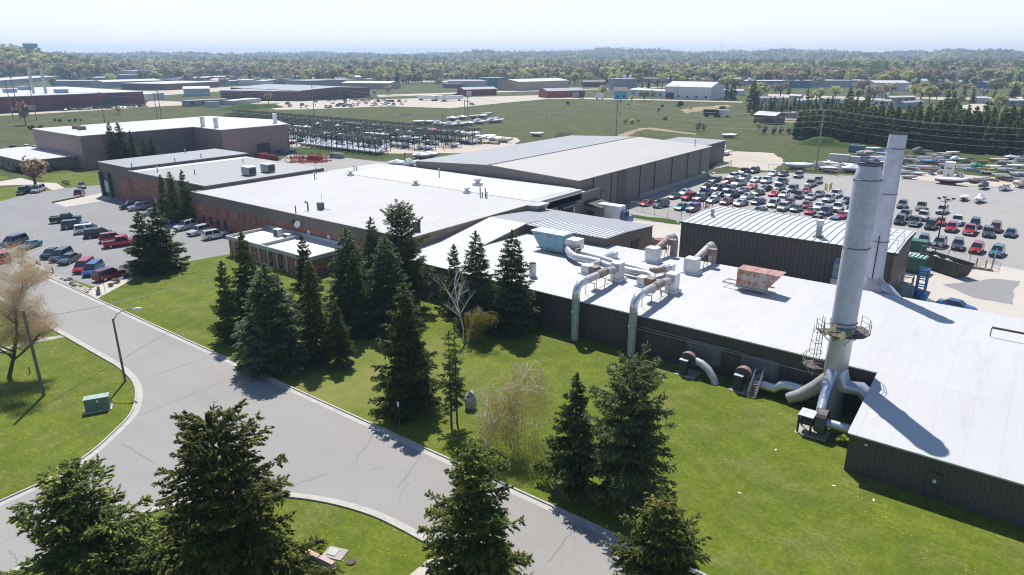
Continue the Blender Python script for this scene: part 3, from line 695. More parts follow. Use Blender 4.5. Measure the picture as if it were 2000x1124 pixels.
slab(m, (XW, 80, 5.24), (XE, 80, 5.24), (XE, 91.7, 5.04), (XW, 91.7, 5.04), .14)
lean('roof', m, ROOFW2, B9)
lean('gutter_trim', MB().box(XW, XS - .2, 67.05, 67.22, 4.72, 4.85).box(XS - .1, XE, 55.9, 56.07, 3.58, 3.71), TRIMW, B9)
m = MB(); m.tube([(-34, 67.2, 3.1), (XS - .6, 67.2, 3.1)], 0.06, 6); m.tube([(-33, 67.2, 3.45), (-20, 67.2, 3.35)], 0.05, 6)
lean('wall_pipe', m, GREYSTEEL, B9)
dr = P(1827, 945); xx = 56.3 / ray(1827, 930).y * ray(1827, 930).x
f = lean('door', MB().box(xx - .5, xx + .5, 56.2, 56.3, 0.1, 2.3), plain('dark_door', (0.05, 0.048, 0.05), 0.5), B9)
lean('door_sign', MB().box(xx - .12, xx + .12, 56.16, 56.195, 1.45, 1.75), plain('pale_blue_sign', (0.45, 0.65, 0.75), 0.5), f)
m = MB(); m.box(-13.2, -12.2, 67.3, 67.4, 0.1, 2.2); f = lean('door', m, plain('dark_door2', (0.06, 0.055, 0.055), 0.5), B9)
# raised grey-roofed section and standing seam section
B10 = thing('raised_building', 'brown building with grey roof and a striped standing-seam roof edge behind the blue air unit', 'factory', (-60, 95, 0))
m = MB()
m.add([(-73.0, 75.5, 4.9), (-65.2, 75.5, 4.9), (-65.2, 89.8, 6.55), (-73.0, 89.8, 6.55), (-65.2, 89.8, 4.9), (-73, 89.8, 4.9)], [(1, 4, 2), (0, 1, 4, 5)])
m.add([(-65.2, 89.8, 0), (-50, 89.8, 0), (-50, 89.8, 6.4), (-65.2, 89.8, 6.4)], [(0, 1, 2, 3)])
m.add([(-50, 89.8, 0), (-50, 105.9, 0), (-50, 105.9, 5.3), (-50, 96.1, 6.15), (-50, 89.8, 6.4)], [(0, 1, 2, 3, 4)])
m.add([(-50, 105.9, 0), (-73, 105.9, 0), (-73, 105.9, 5.3), (-50, 105.9, 5.3)], [(0, 1, 2, 3)])
lean('wall', m, ribbed('raised_wall', (0.125, 0.1, 0.088), 0.33), B10)
m = MB(); slab(m, (-73.0, 75.3, 5.0), (-65.1, 75.3, 5.0), (-65.1, 89.8, 6.68), (-73.0, 89.8, 6.68), .1); lean('roof', m, ROOFW2, B10, 'white sloping roof section')
m = MB(); slab(m, (-73.0, 89.82, 6.68), (-65.1, 89.82, 6.68), (-65.1, 96.1, 6.27), (-73.0, 96.1, 6.27), .1); slab(m, (-73.0, 96.1, 6.26), (-49.8, 96.1, 6.26), (-49.8, 106.1, 5.42), (-73.0, 106.1, 5.42), .1); lean('roof', m, ROOFG, B10, 'blue-grey roof')
m = MB(); slab(m, (-65.05, 89.6, 6.52), (-49.8, 89.6, 6.52), (-49.8, 96.08, 6.27), (-65.05, 96.08, 6.27), .1)
for k in range(20):
    x = -64.9 + k * 0.78; m.add([(x, 89.6, 6.521), (x + .12, 89.6, 6.521), (x + .12, 96.08, 6.271), (x, 96.08, 6.271), (x, 89.6, 6.63), (x + .12, 89.6, 6.63), (x + .12, 96.08, 6.38), (x, 96.08, 6.38)], [(4, 5, 6, 7), (0, 1, 5, 4), (1, 2, 6, 5), (3, 7, 6, 2), (0, 4, 7, 3)])
lean('roof', m, ROOFS, B10, 'silver standing-seam roof')
f = lean('loading_door', MB().box(-50, -49.9, 98.3, 101, 0, 4.0), plain('door_brown', (0.06, 0.045, 0.04), 0.7), B10)
lean('door', MB().box(-50, -49.9, 102.2, 103.2, 0, 2.2), plain('grey_door', (0.35, 0.35, 0.35), 0.6), B10)
# flared metal hood at the corner of the big roof
h = thing('roof_hood', 'dark metal scoop hood projecting from the corner of the weathered board wall', 'vent hood', (-73, 103.6, 5.6))
m = MB(); m.add([(-73.0, 100.8, 6.86), (-70.9, 101.6, 6.86), (-70.9, 105.2, 6.86), (-73.0, 105.2, 6.86), (-73, 101.2, 5.0), (-72.2, 101.6, 5.0), (-72.2, 105, 5.0), (-73, 105, 5.0)], [(0, 1, 2, 3), (0, 4, 5, 1), (1, 5, 6, 2), (2, 6, 7, 3), (4, 7, 6, 5)])
lean('hood', m, GREYSTEEL, h)
# --- separate brown building with striped roof
B11 = thing('striped_roof_building', 'brown ribbed building with silver striped standing-seam roof behind the two chimney stacks', 'factory', (-28, 108, 0))
gy = (101.5, 109.5, 116.5); gz2 = (7.85, 8.15, 7.8)
m = MB(); a, b = -43.0, -12.4
m.add([(a, gy[0], 0), (b, gy[0], 0), (b, gy[0], gz2[0]), (a, gy[0], gz2[0])], [(0, 1, 2, 3)])
m.add([(b, gy[0], 0), (b, gy[2], 0), (b, gy[2], gz2[2]), (b, gy[1], gz2[1]), (b, gy[0], gz2[0])], [(0, 1, 2, 3, 4)])
m.add([(a, gy[2], 0), (a, gy[0], 0), (a, gy[0], gz2[0]), (a, gy[1], gz2[1]), (a, gy[2], gz2[2])], [(0, 1, 2, 3, 4)])
m.add([(b, gy[2], 0), (a, gy[2], 0), (a, gy[2], gz2[2]), (b, gy[2], gz2[2])], [(0, 1, 2, 3)])
lean('wall', m, ribbed('striped_bldg_cladding', (0.095, 0.08, 0.072), 0.62, dark=0.6, edge=0.3), B11)
m = MB(); slab(m, (a - .2, gy[0] - .3, gz2[0] + .12), (b + .3, gy[0] - .3, gz2[0] + .12), (b + .3, gy[1], gz2[1] + .12), (a - .2, gy[1], gz2[1] + .12), .1)
slab(m, (a - .2, gy[1], gz2[1] + .12), (b + .3, gy[1], gz2[1] + .12), (b + .3, gy[2] + .3, gz2[2] + .12), (a - .2, gy[2] + .3, gz2[2] + .12), .1)
k = 0; x = a
while x < b:
    for (ya_, za_), (yb_, zb_) in (((gy[0] - .3, gz2[0]), (gy[1], gz2[1])), ((gy[1], gz2[1]), (gy[2] + .3, gz2[2]))):
        za, zb = za_ + .121, zb_ + .121
        m.add([(x, ya_, za), (x + .14, ya_, za), (x + .14, yb_, zb), (x, yb_, zb), (x, ya_, za + .13), (x + .14, ya_, za + .13), (x + .14, yb_, zb + .13), (x, yb_, zb + .13)], [(4, 5, 6, 7), (0, 1, 5, 4), (1, 2, 6, 5), (3, 7, 6, 2), (0, 4, 7, 3)])
    x += 1.05
lean('roof', m, ROOFS, B11)
lean('roof_edge_trim', MB().box(a - .2, b + .3, gy[0] - .42, gy[0] - .305, 7.7, 8.0).box(b + .3, b + .42, gy[0] - .3, gy[2], 7.6, 7.9), TRIM, B11)
# ================================================================ chimney stacks
def ring(m, c, r, z, n=20, t=0.05, mi=0):
    pts = [(c[0] + r * math.cos(2 * math.pi * k / n), c[1] + r * math.sin(2 * math.pi * k / n), z) for k in range(n + 1)]
    return m.tube(pts, t, 5, mi, False)
def zat(x, y, py): return tall(Vector((x, y, 0)), py)
sx, sy = -11.2, 66.0
S1 = thing('chimney_stack', 'thick silver chimney with tapered top, railed platforms and three duct legs', 'chimney', (sx, sy, 0))
zt, zc, zr1, zp, zr2, zy = [zat(sx, sy, q) for q in (322, 350, 482, 645, 703, 735)]
m = MB(); m.tube([(sx, sy, zp), (sx, sy, zc), (sx, sy, zt)], [1.08, 1.14, 0.9], 28, 0, False)
part('barrel', m, STACKM, S1)
m = MB(); m.tube([(sx, sy, zt - .01), (sx, sy, zt + .02)], [0.9, 0.9], 28, 0, False); m.disc((sx, sy, zt - .25), (0, 0, 1), .88, 28); ring(m, (sx, sy), 0.91, zt, 28, .05)
part('rim', m, plain('flat_black', (0.02, 0.02, 0.02), 0.9), S1)  # near-black disc and lip ring close the barrel top
m = MB()
for z in (zc, zr1, zp + .5, zp + .9): ring(m, (sx, sy), 1.15, z, 28, .05)
part('flange', m, plain('flange_steel', (0.16, 0.16, 0.17), 0.6, .4), S1)
part('barrel', MB().tube([(sx, sy, zy), (sx, sy, zr2), (sx, sy, zp)], [1.0, 1.05, 1.03], 28, 0, False), galv('lower_stack', (0.7, 0.71, 0.72), 0.2, 0.4, 0.4, (0.3, 0.22, 0.15)), S1, 'streaked lower barrel')
part('barrel', MB().tube([(sx, sy, 0), (sx, sy, 1.5), (sx, sy, zy)], [1.15, 1.1, 1.0], 24, 0, False), galv('base_stack', (0.5, 0.5, 0.5), 0.45, 0.5, 0.3, (0.2, 0.19, 0.17)), S1, 'stained base')
part('leg_duct', MB().tube([(sx - .1, sy - .5, zy + 1.0), (sx - .2, sy - 1.3, zy), (sx + .1, sy - 4.3, 2.1)], [.5, .55, .46], 18), galv('blue_galv', (0.62, 0.68, 0.76), 0.05, 0.3, 0.5), S1, 'bright front duct leg')
part('leg_duct', MB().tube([(sx + .2, sy, zy + .9), (sx + 1.0, sy - .1, zy * .8), (sx + 2.4, sy - .1, 3.3), (sx + 3.5, sy - .2, 2.5)], [.85, .8, .72, .7], 18), galv('blue_galv'), S1, 'right duct leg')
part('leg_duct', MB().tube([(sx - .2, sy, 3.9), (sx - 1.5, sy - .2, 2.3), (sx - 2.6, sy - .3, 1.2), (sx - 3.8, sy - .4, 0.5)], [.7, .68, .66, .6], 18), GALVR, S1, 'left duct leg')
m = MB()
for f in (.1, .3, .5, .75, .95):
    c = Vector((sx - .2, sy - 1.3, zy)).lerp(Vector((sx + .1, sy - 4.3, 2.1)), f); c2 = c + Vector((.0, -.02, -.05)); m.tube([c, c2], .57 - .08 * f, 16)
part('flange', m, GREYSTEEL, S1)
RAILM = plain('rail_steel', (0.3, 0.27, 0.25), 0.7, .3)
def platform(parent, cx, cy, z, r0, r1, a0, a1, n=8, name='platform', rail=1.1):
    m = MB(); top = []
    an = [R(a0 + (a1 - a0) * k / n) for k in range(n + 1)]
    for a, b in zip(an, an[1:]):
        A = (cx + r0 * math.cos(a), cy + r0 * math.sin(a)); Bp = (cx + r1 * math.cos(a), cy + r1 * math.sin(a))
        C = (cx + r1 * math.cos(b), cy + r1 * math.sin(b)); Dp = (cx + r0 * math.cos(b), cy + r0 * math.sin(b))
        m.prism([A, Bp, C, Dp], z, z + .08)
    deck = part(name, m, plain('deck_steel', (0.12, 0.1, 0.09), 0.8, .3), parent)
    m = MB()
    for a in an:
        q = (cx + r1 * math.cos(a), cy + r1 * math.sin(a)); m.bar((q[0], q[1], z), (q[0], q[1], z + rail), .05)
    for hgt_ in (rail, rail * .55):
        m.tube([(cx + r1 * math.cos(a), cy + r1 * math.sin(a), z + hgt_) for a in an], .03, 4, 0, False)
    for a in an[::3]: m.bar((cx + r1 * .95 * math.cos(a), cy + r1 * .95 * math.sin(a), z), (cx + r0 * math.cos(a), cy + r0 * math.sin(a), z - 1.1), .07)
    part('guard_rail', m, RAILM, deck)
    return deck
platform(S1, sx, sy, zp, 1.1, 2.35, -150, 60, 7)
platform(S1, sx - 1.7, sy - 1.2, zr2 - .6, .1, 1.1, 110, 330, 5)
m = MB(); lx, ly = sx - 1.6, sy - .7
for o in (-.22, .22): m.bar((lx + o, ly - o, zr2 - .6), (lx + o * .6, ly - o, zp + 1.2), .05)
z = zr2 - .5
while z < zp + .9: m.bar((lx - .2, ly + .2, z), (lx + .2, ly - .2, z), .03); z += .32
for z in (zr2 + .7, zr2 + 1.7, zr2 + 2.8): ring(m, (lx - .25, ly - .25), .45 if z > zr2 + 1 else .62, z, 12, .03)
for k in range(5):
    a = R(110 + k * 55); m.bar((lx - .25 + .62 * math.cos(a), ly - .25 + .62 * math.sin(a), zr2 + .7), (lx - .25 + .45 * math.cos(a), ly - .25 + .45 * math.sin(a), zp + .3), .03)
part('caged_ladder', m, RAILM, S1)
m = MB(); rr = random.Random(5)     # torn sheet hanging on the platform
base = Vector((sx - 1.3, sy - 1.9, zp + .25))
for k in range(5):
    a = base + Vector((k * .45, -.1 * (k % 2), .35 * math.sin(k * 2.1)))
    m.add([a, a + Vector((.6, .2, .4 + .2 * (k % 2))), a + Vector((.7, -.35, -.1)), a + Vector((.1, -.4, -.45))], [(0, 1, 2, 3), (3, 2, 1, 0)])
m.v = [(x, y, z) for x, y, z in m.v]
part('torn_sheet', m, plain('yellowed_sheet', (0.26, 0.24, 0.13), 0.8), S1)
tx, ty = -13.4, 93.6
S2 = thing('chimney_stack', 'slimmer tall pale chimney rising behind the white roof edge', 'chimney', (tx, ty, 0))
zt = zat(tx, ty, 262); za, zb_, zc_ = [zat(tx, ty, q) for q in (290, 378, 470)]
part('barrel', MB().tube([(tx, ty, 6.5), (tx, ty, zc_), (tx, ty, zt)], [1.12, 1.02, .98], 28, 0, False), STACKM, S2)
part('barrel', MB().tube([(tx, ty, 0), (tx, ty, 5.2), (tx, ty, 6.5)], [1.9, 1.8, 1.12], 24, 0, False), GALVR, S2, 'rusty flared base')
m = MB(); m.disc((tx, ty, zt - .2), (0, 0, 1), .96, 28); ring(m, (tx, ty), .99, zt, 28, .04); part('rim', m, MC['flat_black'], S2)  # near-black disc just below the mouth, ring around it
m = MB()
for z in (za, zb_, zc_, zat(tx, ty, 545)): ring(m, (tx, ty), 1.04 if z > 12 else 1.12, z, 28, .045)
part('flange', m, MC['flange_steel'], S2)
part('leg_duct', MB().tube([(tx + .6, ty - .2, 5.6), (tx + 2.0, ty - .4, 5.0), (tx + 3.6, ty - .4, 3.6)], [.8, .75, .7], 14), GALV, S2)
part('conduit', MB().tube([(tx + .1, ty - 1.2, 6.5), (tx + .1, ty - 1.2, 12)], .06, 6), MC['flat_black'], S2)

# ================================================================ fans on the lawn wall
def blower(label, x, y, big=1.0, cowl=True):
    t = thing('exhaust_fan', label, 'fan', (x, y, 0), 0, 'wall exhaust fans')
    DG = plain('fan_dark', (0.045, 0.05, 0.055), 0.55, .2)
    part('concrete_pad', MB().box(x - 1.1, x + 1.2, y - 1.2, y + .9, 0, .08), CONCD, t)
    m = MB(); n = 22; r = 1.0 * big; zc = 1.6
    prof = []
    for k in range(n + 1):
        a = R(-90 + 360 * k / n); rr = r * (0.86 + 0.2 * k / n); prof.append((x + rr * math.cos(a), zc + rr * math.sin(a)))
    vs = [(p[0], y - .45, p[1]) for p in prof] + [(p[0], y + .35, p[1]) for p in prof]
    m.add(vs, [(k, k + 1, n + 2 + k, n + 1 + k) for k in range(n)]); 
    part('volute_rim', m, plain('pinkish_rim', (0.24, 0.15, 0.13), 0.6), t)
    m = MB(); m.add([(a_, y - .452, b_) for a_, b_ in prof], [list(range(n + 1))]); m.add([(a_, y + .352, b_) for a_, b_ in prof], [list(range(n + 1))[::-1]])
    part('volute_side', m, DG, t)
    m = MB(); m.box(x - .7, x + .15, y - 1.0, y - .47, .08, 1.75); part('motor_housing', m, DG, t)
    part('housing_cap', MB().box(x - .75, x + .2, y - 1.05, y - .47, 1.76, 1.84), plain('pale_cap', (0.5, 0.53, 0.55), 0.5), t)
    part('mount_panel', MB().box(x - 1.0, x + 3.0, 67.25, 67.34, 1.0, 3.3), plain('panel_grey', (0.16, 0.17, 0.18), 0.6, .2, .35), t)
    return t
p = P(1345, 728); f1 = blower('dark exhaust fan on the lawn whose duct bends down into the grass', p.x, 65.9)
x = p.x
part('discharge_duct', MB().tube([(x + .8, 65.9, 1.7), (x + 1.5, 65.8, 1.6), (x + 2.3, 65.6, 1.25), (x + 3.1, 65.3, .5), (x + 3.4, 65.2, -.1)], .43, 12), GALV, f1)
p = P(1448, 762); f2 = blower('dark exhaust fan on the lawn beside the little metal stairs', p.x, 65.8)
x = p.x
part('discharge_duct', MB().tube([(x + .4, 66.0, 1.0), (x + 3.2, 65.9, 1.0), (x + 3.7, 66.0, 1.5), (x + 4.3, 66.2, 1.55), (sx - 2.0, 66.3, 1.5)], .5, 16), galv('bright_duct', (0.75, 0.78, 0.8), 0.03, 0.25, 0.7), f2)
st = thing('metal_stairs', 'short galvanised stairs with handrails stepping over the duct beside the second fan', 'stairs', (x + 1.5, 65.2, 0))
m = MB()
for k in range(8): m.box(x + 1.1, x + 1.8, 64.3 + k * .2, 64.5 + k * .2, .19 * k + .1, .19 * k + .15)
m.bar((x + 1.08, 64.2, .0), (x + 1.08, 65.8, 1.6), .08); m.bar((x + 1.82, 64.2, .0), (x + 1.82, 65.8, 1.6), .08); m.box(x + 1.05, x + 1.85, 65.8, 67.0, 1.58, 1.64)
part('step', m, plain('worn_step', (0.35, 0.3, 0.24), 0.8, .2), st)
m = MB()
for xx in (x + 1.06, x + 1.84):
    m.bar((xx, 64.2, .9), (xx, 65.8, 2.5), .045); m.bar((xx, 65.8, 2.5), (xx, 67, 2.5), .045); m.bar((xx, 64.2, .45), (xx, 65.8, 2.05), .035)
    for q in (0, .5, 1): m.bar((xx, 64.2 + 1.6 * q, 1.6 * q), (xx, 64.2 + 1.6 * q, .9 + 1.6 * q), .045)
part('handrail', m, GALV, st)
p = P(1605, 852)
t = thing('exhaust_fan', 'large dark fan in a square frame at the foot of the thick chimney', 'fan', (p.x, p.y, 0), 0, 'wall exhaust fans')
x, y = sx + .1, sy - 5.0
part('concrete_pad', MB().box(x - 1.7, x + 1.0, y - 1.0, y + 1.0, 0, .06), CONCD, t)
m = MB(); n = 20; prof = [(y + 1.0 * math.cos(2 * math.pi * k / n), 1.45 + 1.15 * math.sin(2 * math.pi * k / n)) for k in range(n)]
m.add([(x - .1, a, b) for a, b in prof] + [(x + .75, a, b) for a, b in prof], [(k, (k + 1) % n, n + (k + 1) % n, n + k) for k in range(n)] + [list(range(n))[::-1], list(range(n, 2 * n))])
part('volute', m, plain('fan_warm_dark', (0.1, 0.09, 0.095), 0.55, .2), t)
m = MB()
for a, b in ((x - 1.5, y - .7), (x - 1.5, y + .7), (x - .4, y - .7), (x - .4, y + .7)): m.bar((a, b, .1), (a, b, 1.7), .16)
m.box(x - 1.6, x - .3, y - .8, y + .8, 1.65, 1.8); m.box(x - 1.5, x - .3, y - .4, y + .4, .8, 1.3)
part('frame', m, MC['fan_dark'], t)
part('housing_cap', MB().box(x - 1.62, x - .28, y - .82, y + .82, 1.805, 1.86), MC['pale_cap'], t)
part('intake_duct', MB().tube([(x + .7, y, 1.4), (XS - .05, y, 1.4)], .42, 16), galv('blue_galv'), t)
q = ray(1692, 869); X = q.x * 56.3 / q.y
tag(MB().box(-.12, .12, -.2, 0, 0, .18).build('wall_lamp', MC['pale_cap'], None, (X, 56.28, 2.9)), 'tiny pale wall lamp near the corner of the dark front wall', 'lamp')
# ================================================================ duct work on the roof
def rp(px, py, up=0.0, it=0):     # point on the roof under a sight line, raised by up
    z = 4.9
    for _ in range(6):
        q = P(px, py, z + up); z = rz_(q.y)
    return P(px, py, z + up)
def curb_box(t, c, w, d, h, mat, z0, curb=True, name='duct_box'):
    if curb: part('roof_curb', MB().box(c.x - w / 2 - .25, c.x + w / 2 + .25, c.y - d / 2 - .25, c.y + d / 2 + .25, z0, z0 + .28), WHITE, t)
    return part(name, MB().box(c.x - w / 2, c.x + w / 2, c.y - d / 2, c.y + d / 2, z0 + .28, z0 + .28 + h), mat, t)
PALEG = galv('pale_galv', (0.78, 0.79, 0.8), 0.08, 0.5, 0.3)
def wallduct(label, bx, lx_, ymax, fan=-1):
    t = thing('duct', label, 'duct', (bx, 66.3, 0), 0, 'rusty roof ducts')
    r = .47
    part('riser', MB().tube([(bx, 66.35, -.05), (bx, 66.35, 5.3)], r, 18), galv('riser_green', (0.45, 0.53, 0.55), 0.02, 0.4, 0.1), t)
    pts = [(bx, 66.35, 5.3), (bx, 66.35, 5.9)] + [(bx, 66.35 + 1.5 * (1 - math.cos(R(a))), 5.9 + 1.3 * math.sin(R(a))) for a in (30, 60)] + [(bx, 68.2, 7.1)]
    part('elbow', MB().tube(pts, r, 18), galv('bright_duct'), t)
    part('duct_run', MB().tube([(bx, 68.2, 7.1), (bx, 71.2, 7.05)], r, 18), GALVR, t)
    part('duct_run', MB().tube([(bx, 71.2, 7.05), (bx, 73.4, 7.0)], r * 1.12, 18), RUSTY, t, 'rust-brown fan section')
    part('duct_run', MB().tube([(bx, 73.4, 7.0), (bx, ymax - .8, 6.7)], r * .98, 18), galv('half_rusty', (0.52, 0.49, 0.47), 0.5, 0.5, 0.2), t)
    z0 = rz_(ymax) + .08
    c = Vector((bx, ymax, 0)); curb_box(t, c, 1.3, 1.5, 2.1, PALEG, z0)
    part('motor_box', MB().box(bx - 1.5, bx - .45, 71.6, 72.8, 6.9, 7.8), RUSTY, t)
    m = MB()
    for yy in (69.6, 72.2, 74.6):
        z_ = rz_(yy) + .08
        for xx in (bx - .6, bx + .6): m.bar((xx, yy, z_), (xx, yy, 6.55), .07)
        m.bar((bx - .6, yy, 6.5), (bx + .6, yy, 6.5), .08)
    m.bar((bx + .6, 69.6, 5.6), (bx + .6, 74.6, 5.6), .04)
    part('support_frame', m, plain('frame_brown', (0.14, 0.1, 0.09), 0.8), t)
    m = MB()
    for z in (1.8, 3.6, 5.3): 
        pts = [(bx + .5 * math.cos(R(a)), 66.35 + .5 * math.sin(R(a)), z) for a in range(0, 361, 24)]; m.tube(pts, .04, 4, 0, False)
    part('flange', m, GREYSTEEL, t)
p = P(1128, 660); q = rp(1208, 548); wallduct('left of two rusty pipes bending from the lawn wall over the roof', p.x, 0, q.y)
p = P(1235, 692); q = rp(1312, 570); wallduct('right of two rusty pipes bending from the lawn wall over the roof', p.x, 0, q.y)
def backduct(label, px, py, x2, y2, ytop):
    q = rp(px, py); t = thing('duct', label, 'duct', (q.x, q.y, q.z), 0, 'rusty roof ducts')
    curb_box(t, q, 1.7, 1.6, 1.9, PALEG, q.z)
    z = q.z + 1.5
    part('duct_run', MB().tube([(q.x, q.y + .7, z), (q.x, q.y + 1.5, z + .2)], [.75, .5], 14), GALV, t)
    part('duct_run', MB().tube([(q.x, q.y + 1.5, z + .2), (q.x, ytop - 2.2, z + .9)], .5, 16), RUSTY if 'brown' in label else galv('half_rusty'), t)
    part('elbow', MB().tube([(q.x, ytop - 2.2, z + .9), (q.x, ytop - .9, z + 1.0), (q.x, ytop - .25, z + .6), (q.x, ytop, z - .3), (q.x, ytop, z - 2.2)], .55, 16), GALVR, t)
    part('motor_box', MB().box(q.x + .45, q.x + 1.5, ytop - 3.4, ytop - 2.4, z + .2, z + 1.1), RUSTY, t)
    m = MB()
    for yy in (q.y + 3, ytop - 3.2, ytop - 1.5):
        for xx in (q.x - .5, q.x + .5): m.bar((xx, yy, q.z), (xx, yy, z + .4), .07)
        m.bar((q.x - .5, yy, z + .35), (q.x + .5, yy, z + .35), .07)
    part('support_frame', m, MC['frame_brown'], t)
backduct('brown rusty pipe beside the corner of the striped-roof building with an arched end', 1274, 512, 0, 0, 94.2)
backduct('half-rusty pipe against the striped-roof building wall with an arched end', 1350, 534, 0, 0, 92.6)
# blue air unit
def hood_unit(name, label, q, rz, Lx, Wy, H0, wall, top, patches=()):
    t = thing(name, label, 'air unit', (q.x, q.y, q.z), rz)
    def lp(n, m, mt, lab=None):
        o = m.build(n, mt, t)
        if lab: o['label'] = lab
        return o
    z0 = .55
    m = MB()
    for xx in (-Lx / 2 + .3, Lx / 2 - .3):
        for yy in (-Wy / 2 + .2, Wy / 2 - .2): m.box(xx - .06, xx + .06, yy - .06, yy + .06, 0, z0 - .1)
    m.box(-Lx / 2 - .5, Lx / 2 + .2, -Wy / 2 - .15, -Wy / 2 + .1, z0 - .15, z0); m.box(-Lx / 2 - .5, Lx / 2 + .2, Wy / 2 - .1, Wy / 2 + .15, z0 - .15, z0)
    lp('support_frame', m, GREYSTEEL)
    lp('casing', MB().box(-Lx / 2, Lx / 2, -Wy / 2, Wy / 2, z0, z0 + H0), wall)
    m = MB(); a = Wy / 2 - .02
    m.add([(-Lx / 2, -a, z0), (-Lx / 2, -a, z0 + H0), (-Lx / 2 - 1.6, -a, z0 + H0), (-Lx / 2, a, z0), (-Lx / 2, a, z0 + H0), (-Lx / 2 - 1.6, a, z0 + H0)], [(0, 1, 2), (3, 5, 4), (0, 2, 5, 3)])
    lp('intake_hood', m, wall)
    m = MB(); m.box(-Lx / 2 - 1.65, Lx / 2 + .05, -Wy / 2 - .05, Wy / 2 + .05, z0 + H0 + .002, z0 + H0 + .07)
    for k in range(3): m.box(-Lx / 2 - .02 + k * Lx / 2.2, -Lx / 2 + .04 + k * Lx / 2.2, -Wy / 2 - .05, Wy / 2 + .05, z0 + H0 + .07, z0 + H0 + .12)
    lp('top_panel', m, top)
    m = MB()
    for k in range(1, 3): m.box(-Lx / 2 + k * Lx / 3 - .03, -Lx / 2 + k * Lx / 3 + .03, -Wy / 2 - .04, -Wy / 2 - .002, z0, z0 + H0)
    lp('panel_seam', m, wall)
    return t, lp, z0
BLUEH = plain('faded_blue_casing', (0.2, 0.4, 0.48), 0.55, 0, 0.15)
q = rp(1076, 494); q = Vector((q.x + .2, q.y + 1.0, rz_(q.y) + .1))
hv, lp, z0 = hood_unit('air_handler', 'pale blue rooftop air unit with sloping intake hood', q, R(0), 4.2, 2.6, 2.3, BLUEH, plain('faded_blue_top', (0.52, 0.62, 0.67), 0.6, 0, .15))
for q4 in ((-2.9, -2.2), (-.9, .1)): lp('warning_decal', MB().box(q4[0], q4[1], -1.345, -1.31, 2.35, 2.55), plain('faded_red', (0.55, 0.14, 0.1), 0.6))
m = MB(); m.box(2.1, 4.3, -1.0, 1.0, .9, 2.4); lp('plenum', m, PALEG)
# twin round ducts
tw = thing('duct', 'pair of silver round ducts snaking from the blue air unit across the white roof', 'duct', (q.x + 5, q.y, q.z), 0, 'silver roof ducts')
def RT(lst, up): return [rp(a, b, 0) + Vector((0, 0, up)) for a, b in lst]
d1 = [(1095, 500), (1103, 500), (1112, 512), (1120, 519), (1140, 522), (1165, 528), (1185, 537), (1240, 551), (1262, 557)]
def on_z(lst, z): return [P(a, b, z) for a, b in lst]
part('duct_run', MB().tube([Vector((q.x + 4.2, q.y, q.z + 1.6))] + on_z([(1106, 487), (1115, 497), (1125, 503), (1150, 508), (1172, 513)], 6.1), [.6, .6, .58, .55, .55, .55], 16), GALV, tw, 'fat near duct')
part('duct_run', MB().tube(on_z([(1172, 513), (1190, 520), (1240, 531), (1265, 535), (1275, 540), (1276, 548), (1268, 555)], 6.0), [.45] * 7, 16), GALV, tw, 'near duct with end bend')
part('duct_run', MB().tube([Vector((q.x + 3.6, q.y + .6, q.z + 1.8))] + on_z([(1112, 482), (1122, 484), (1131, 493)], 6.2), .55, 14), RUSTY, tw, 'rusty elbow')
part('duct_run', MB().tube(on_z([(1131, 493), (1150, 498), (1176, 505), (1200, 513), (1240, 523), (1268, 531)], 6.1), .4, 16), GALV, tw, 'far thin duct')
part('duct_run', MB().tube(on_z([(1268, 529), (1285, 529), (1297, 525)], 6.1), .42, 14), RUSTY, tw, 'rusty far end bend')
part('duct_run', MB().tube(on_z([(1160, 516), (1174, 512)], 6.2), .3, 10), GALVR, tw)
for (a, b), w_ in (((1147, 535), 1.3), ((1256, 559), 1.3), ((1196, 508), 1.1), ((1307, 534), 1.1)):
    c = rp(a, b); curb_box(tw, c, w_, 1.3, 1.0, PALEG, c.z)
m = MB(); c = rp(1196, 508); e = P(1176, 505, 6.1); m.tube([e, Vector((c.x, c.y, c.z + .8))], [.4, .6], 10)
c = rp(1147, 535); e = P(1168, 515, 6.1); m.tube([e, Vector((c.x, c.y, c.z + .8))], [.42, .5], 10)
c = rp(1307, 534); e = P(1296, 526, 6.1); m.tube([e, Vector((c.x, c.y, c.z + .8))], [.42, .55], 10)
part('branch_duct', m, GALV, tw)
q = rp(1347, 572); 
q = rp(1465, 572); RUSTY2 = galv('orange_rusty_panel', (0.52, 0.48, 0.43), 0.62, 0.7, 0.1, (0.36, 0.12, 0.055))
q = Vector((q.x, q.y + .9, rz_(q.y) + .1))
hv2, lp2, _ = hood_unit('air_handler', 'orange rust-streaked rooftop air unit on a steel frame', q, R(180), 3.6, 2.2, 2.1, RUSTY2, plain('rusty_top', (0.36, 0.2, 0.17), 0.7, 0, .25))
m = MB(); m.tube([(1.8, -.8, .6), (3.6, -.8, .6), (3.6, .8, .6), (1.8, .8, .6)], .1, 6); lp2('pipe_loop', m, GALVR)
c = rp(1040, 541); t = thing('roof_vent', 'open-topped silver pipe vent standing alone near the near edge of the duct roof', 'vent', c)
part('pipe', MB().tube([c, c + Vector((0, 0, 1.9))], .5, 16, 0, False), GALV, t); part('opening', MB().disc(c + Vector((0, 0, 1.75)), (0, 0, 1), .48), MC['flat_black'], t)  # near-black disc set inside the pipe mouth
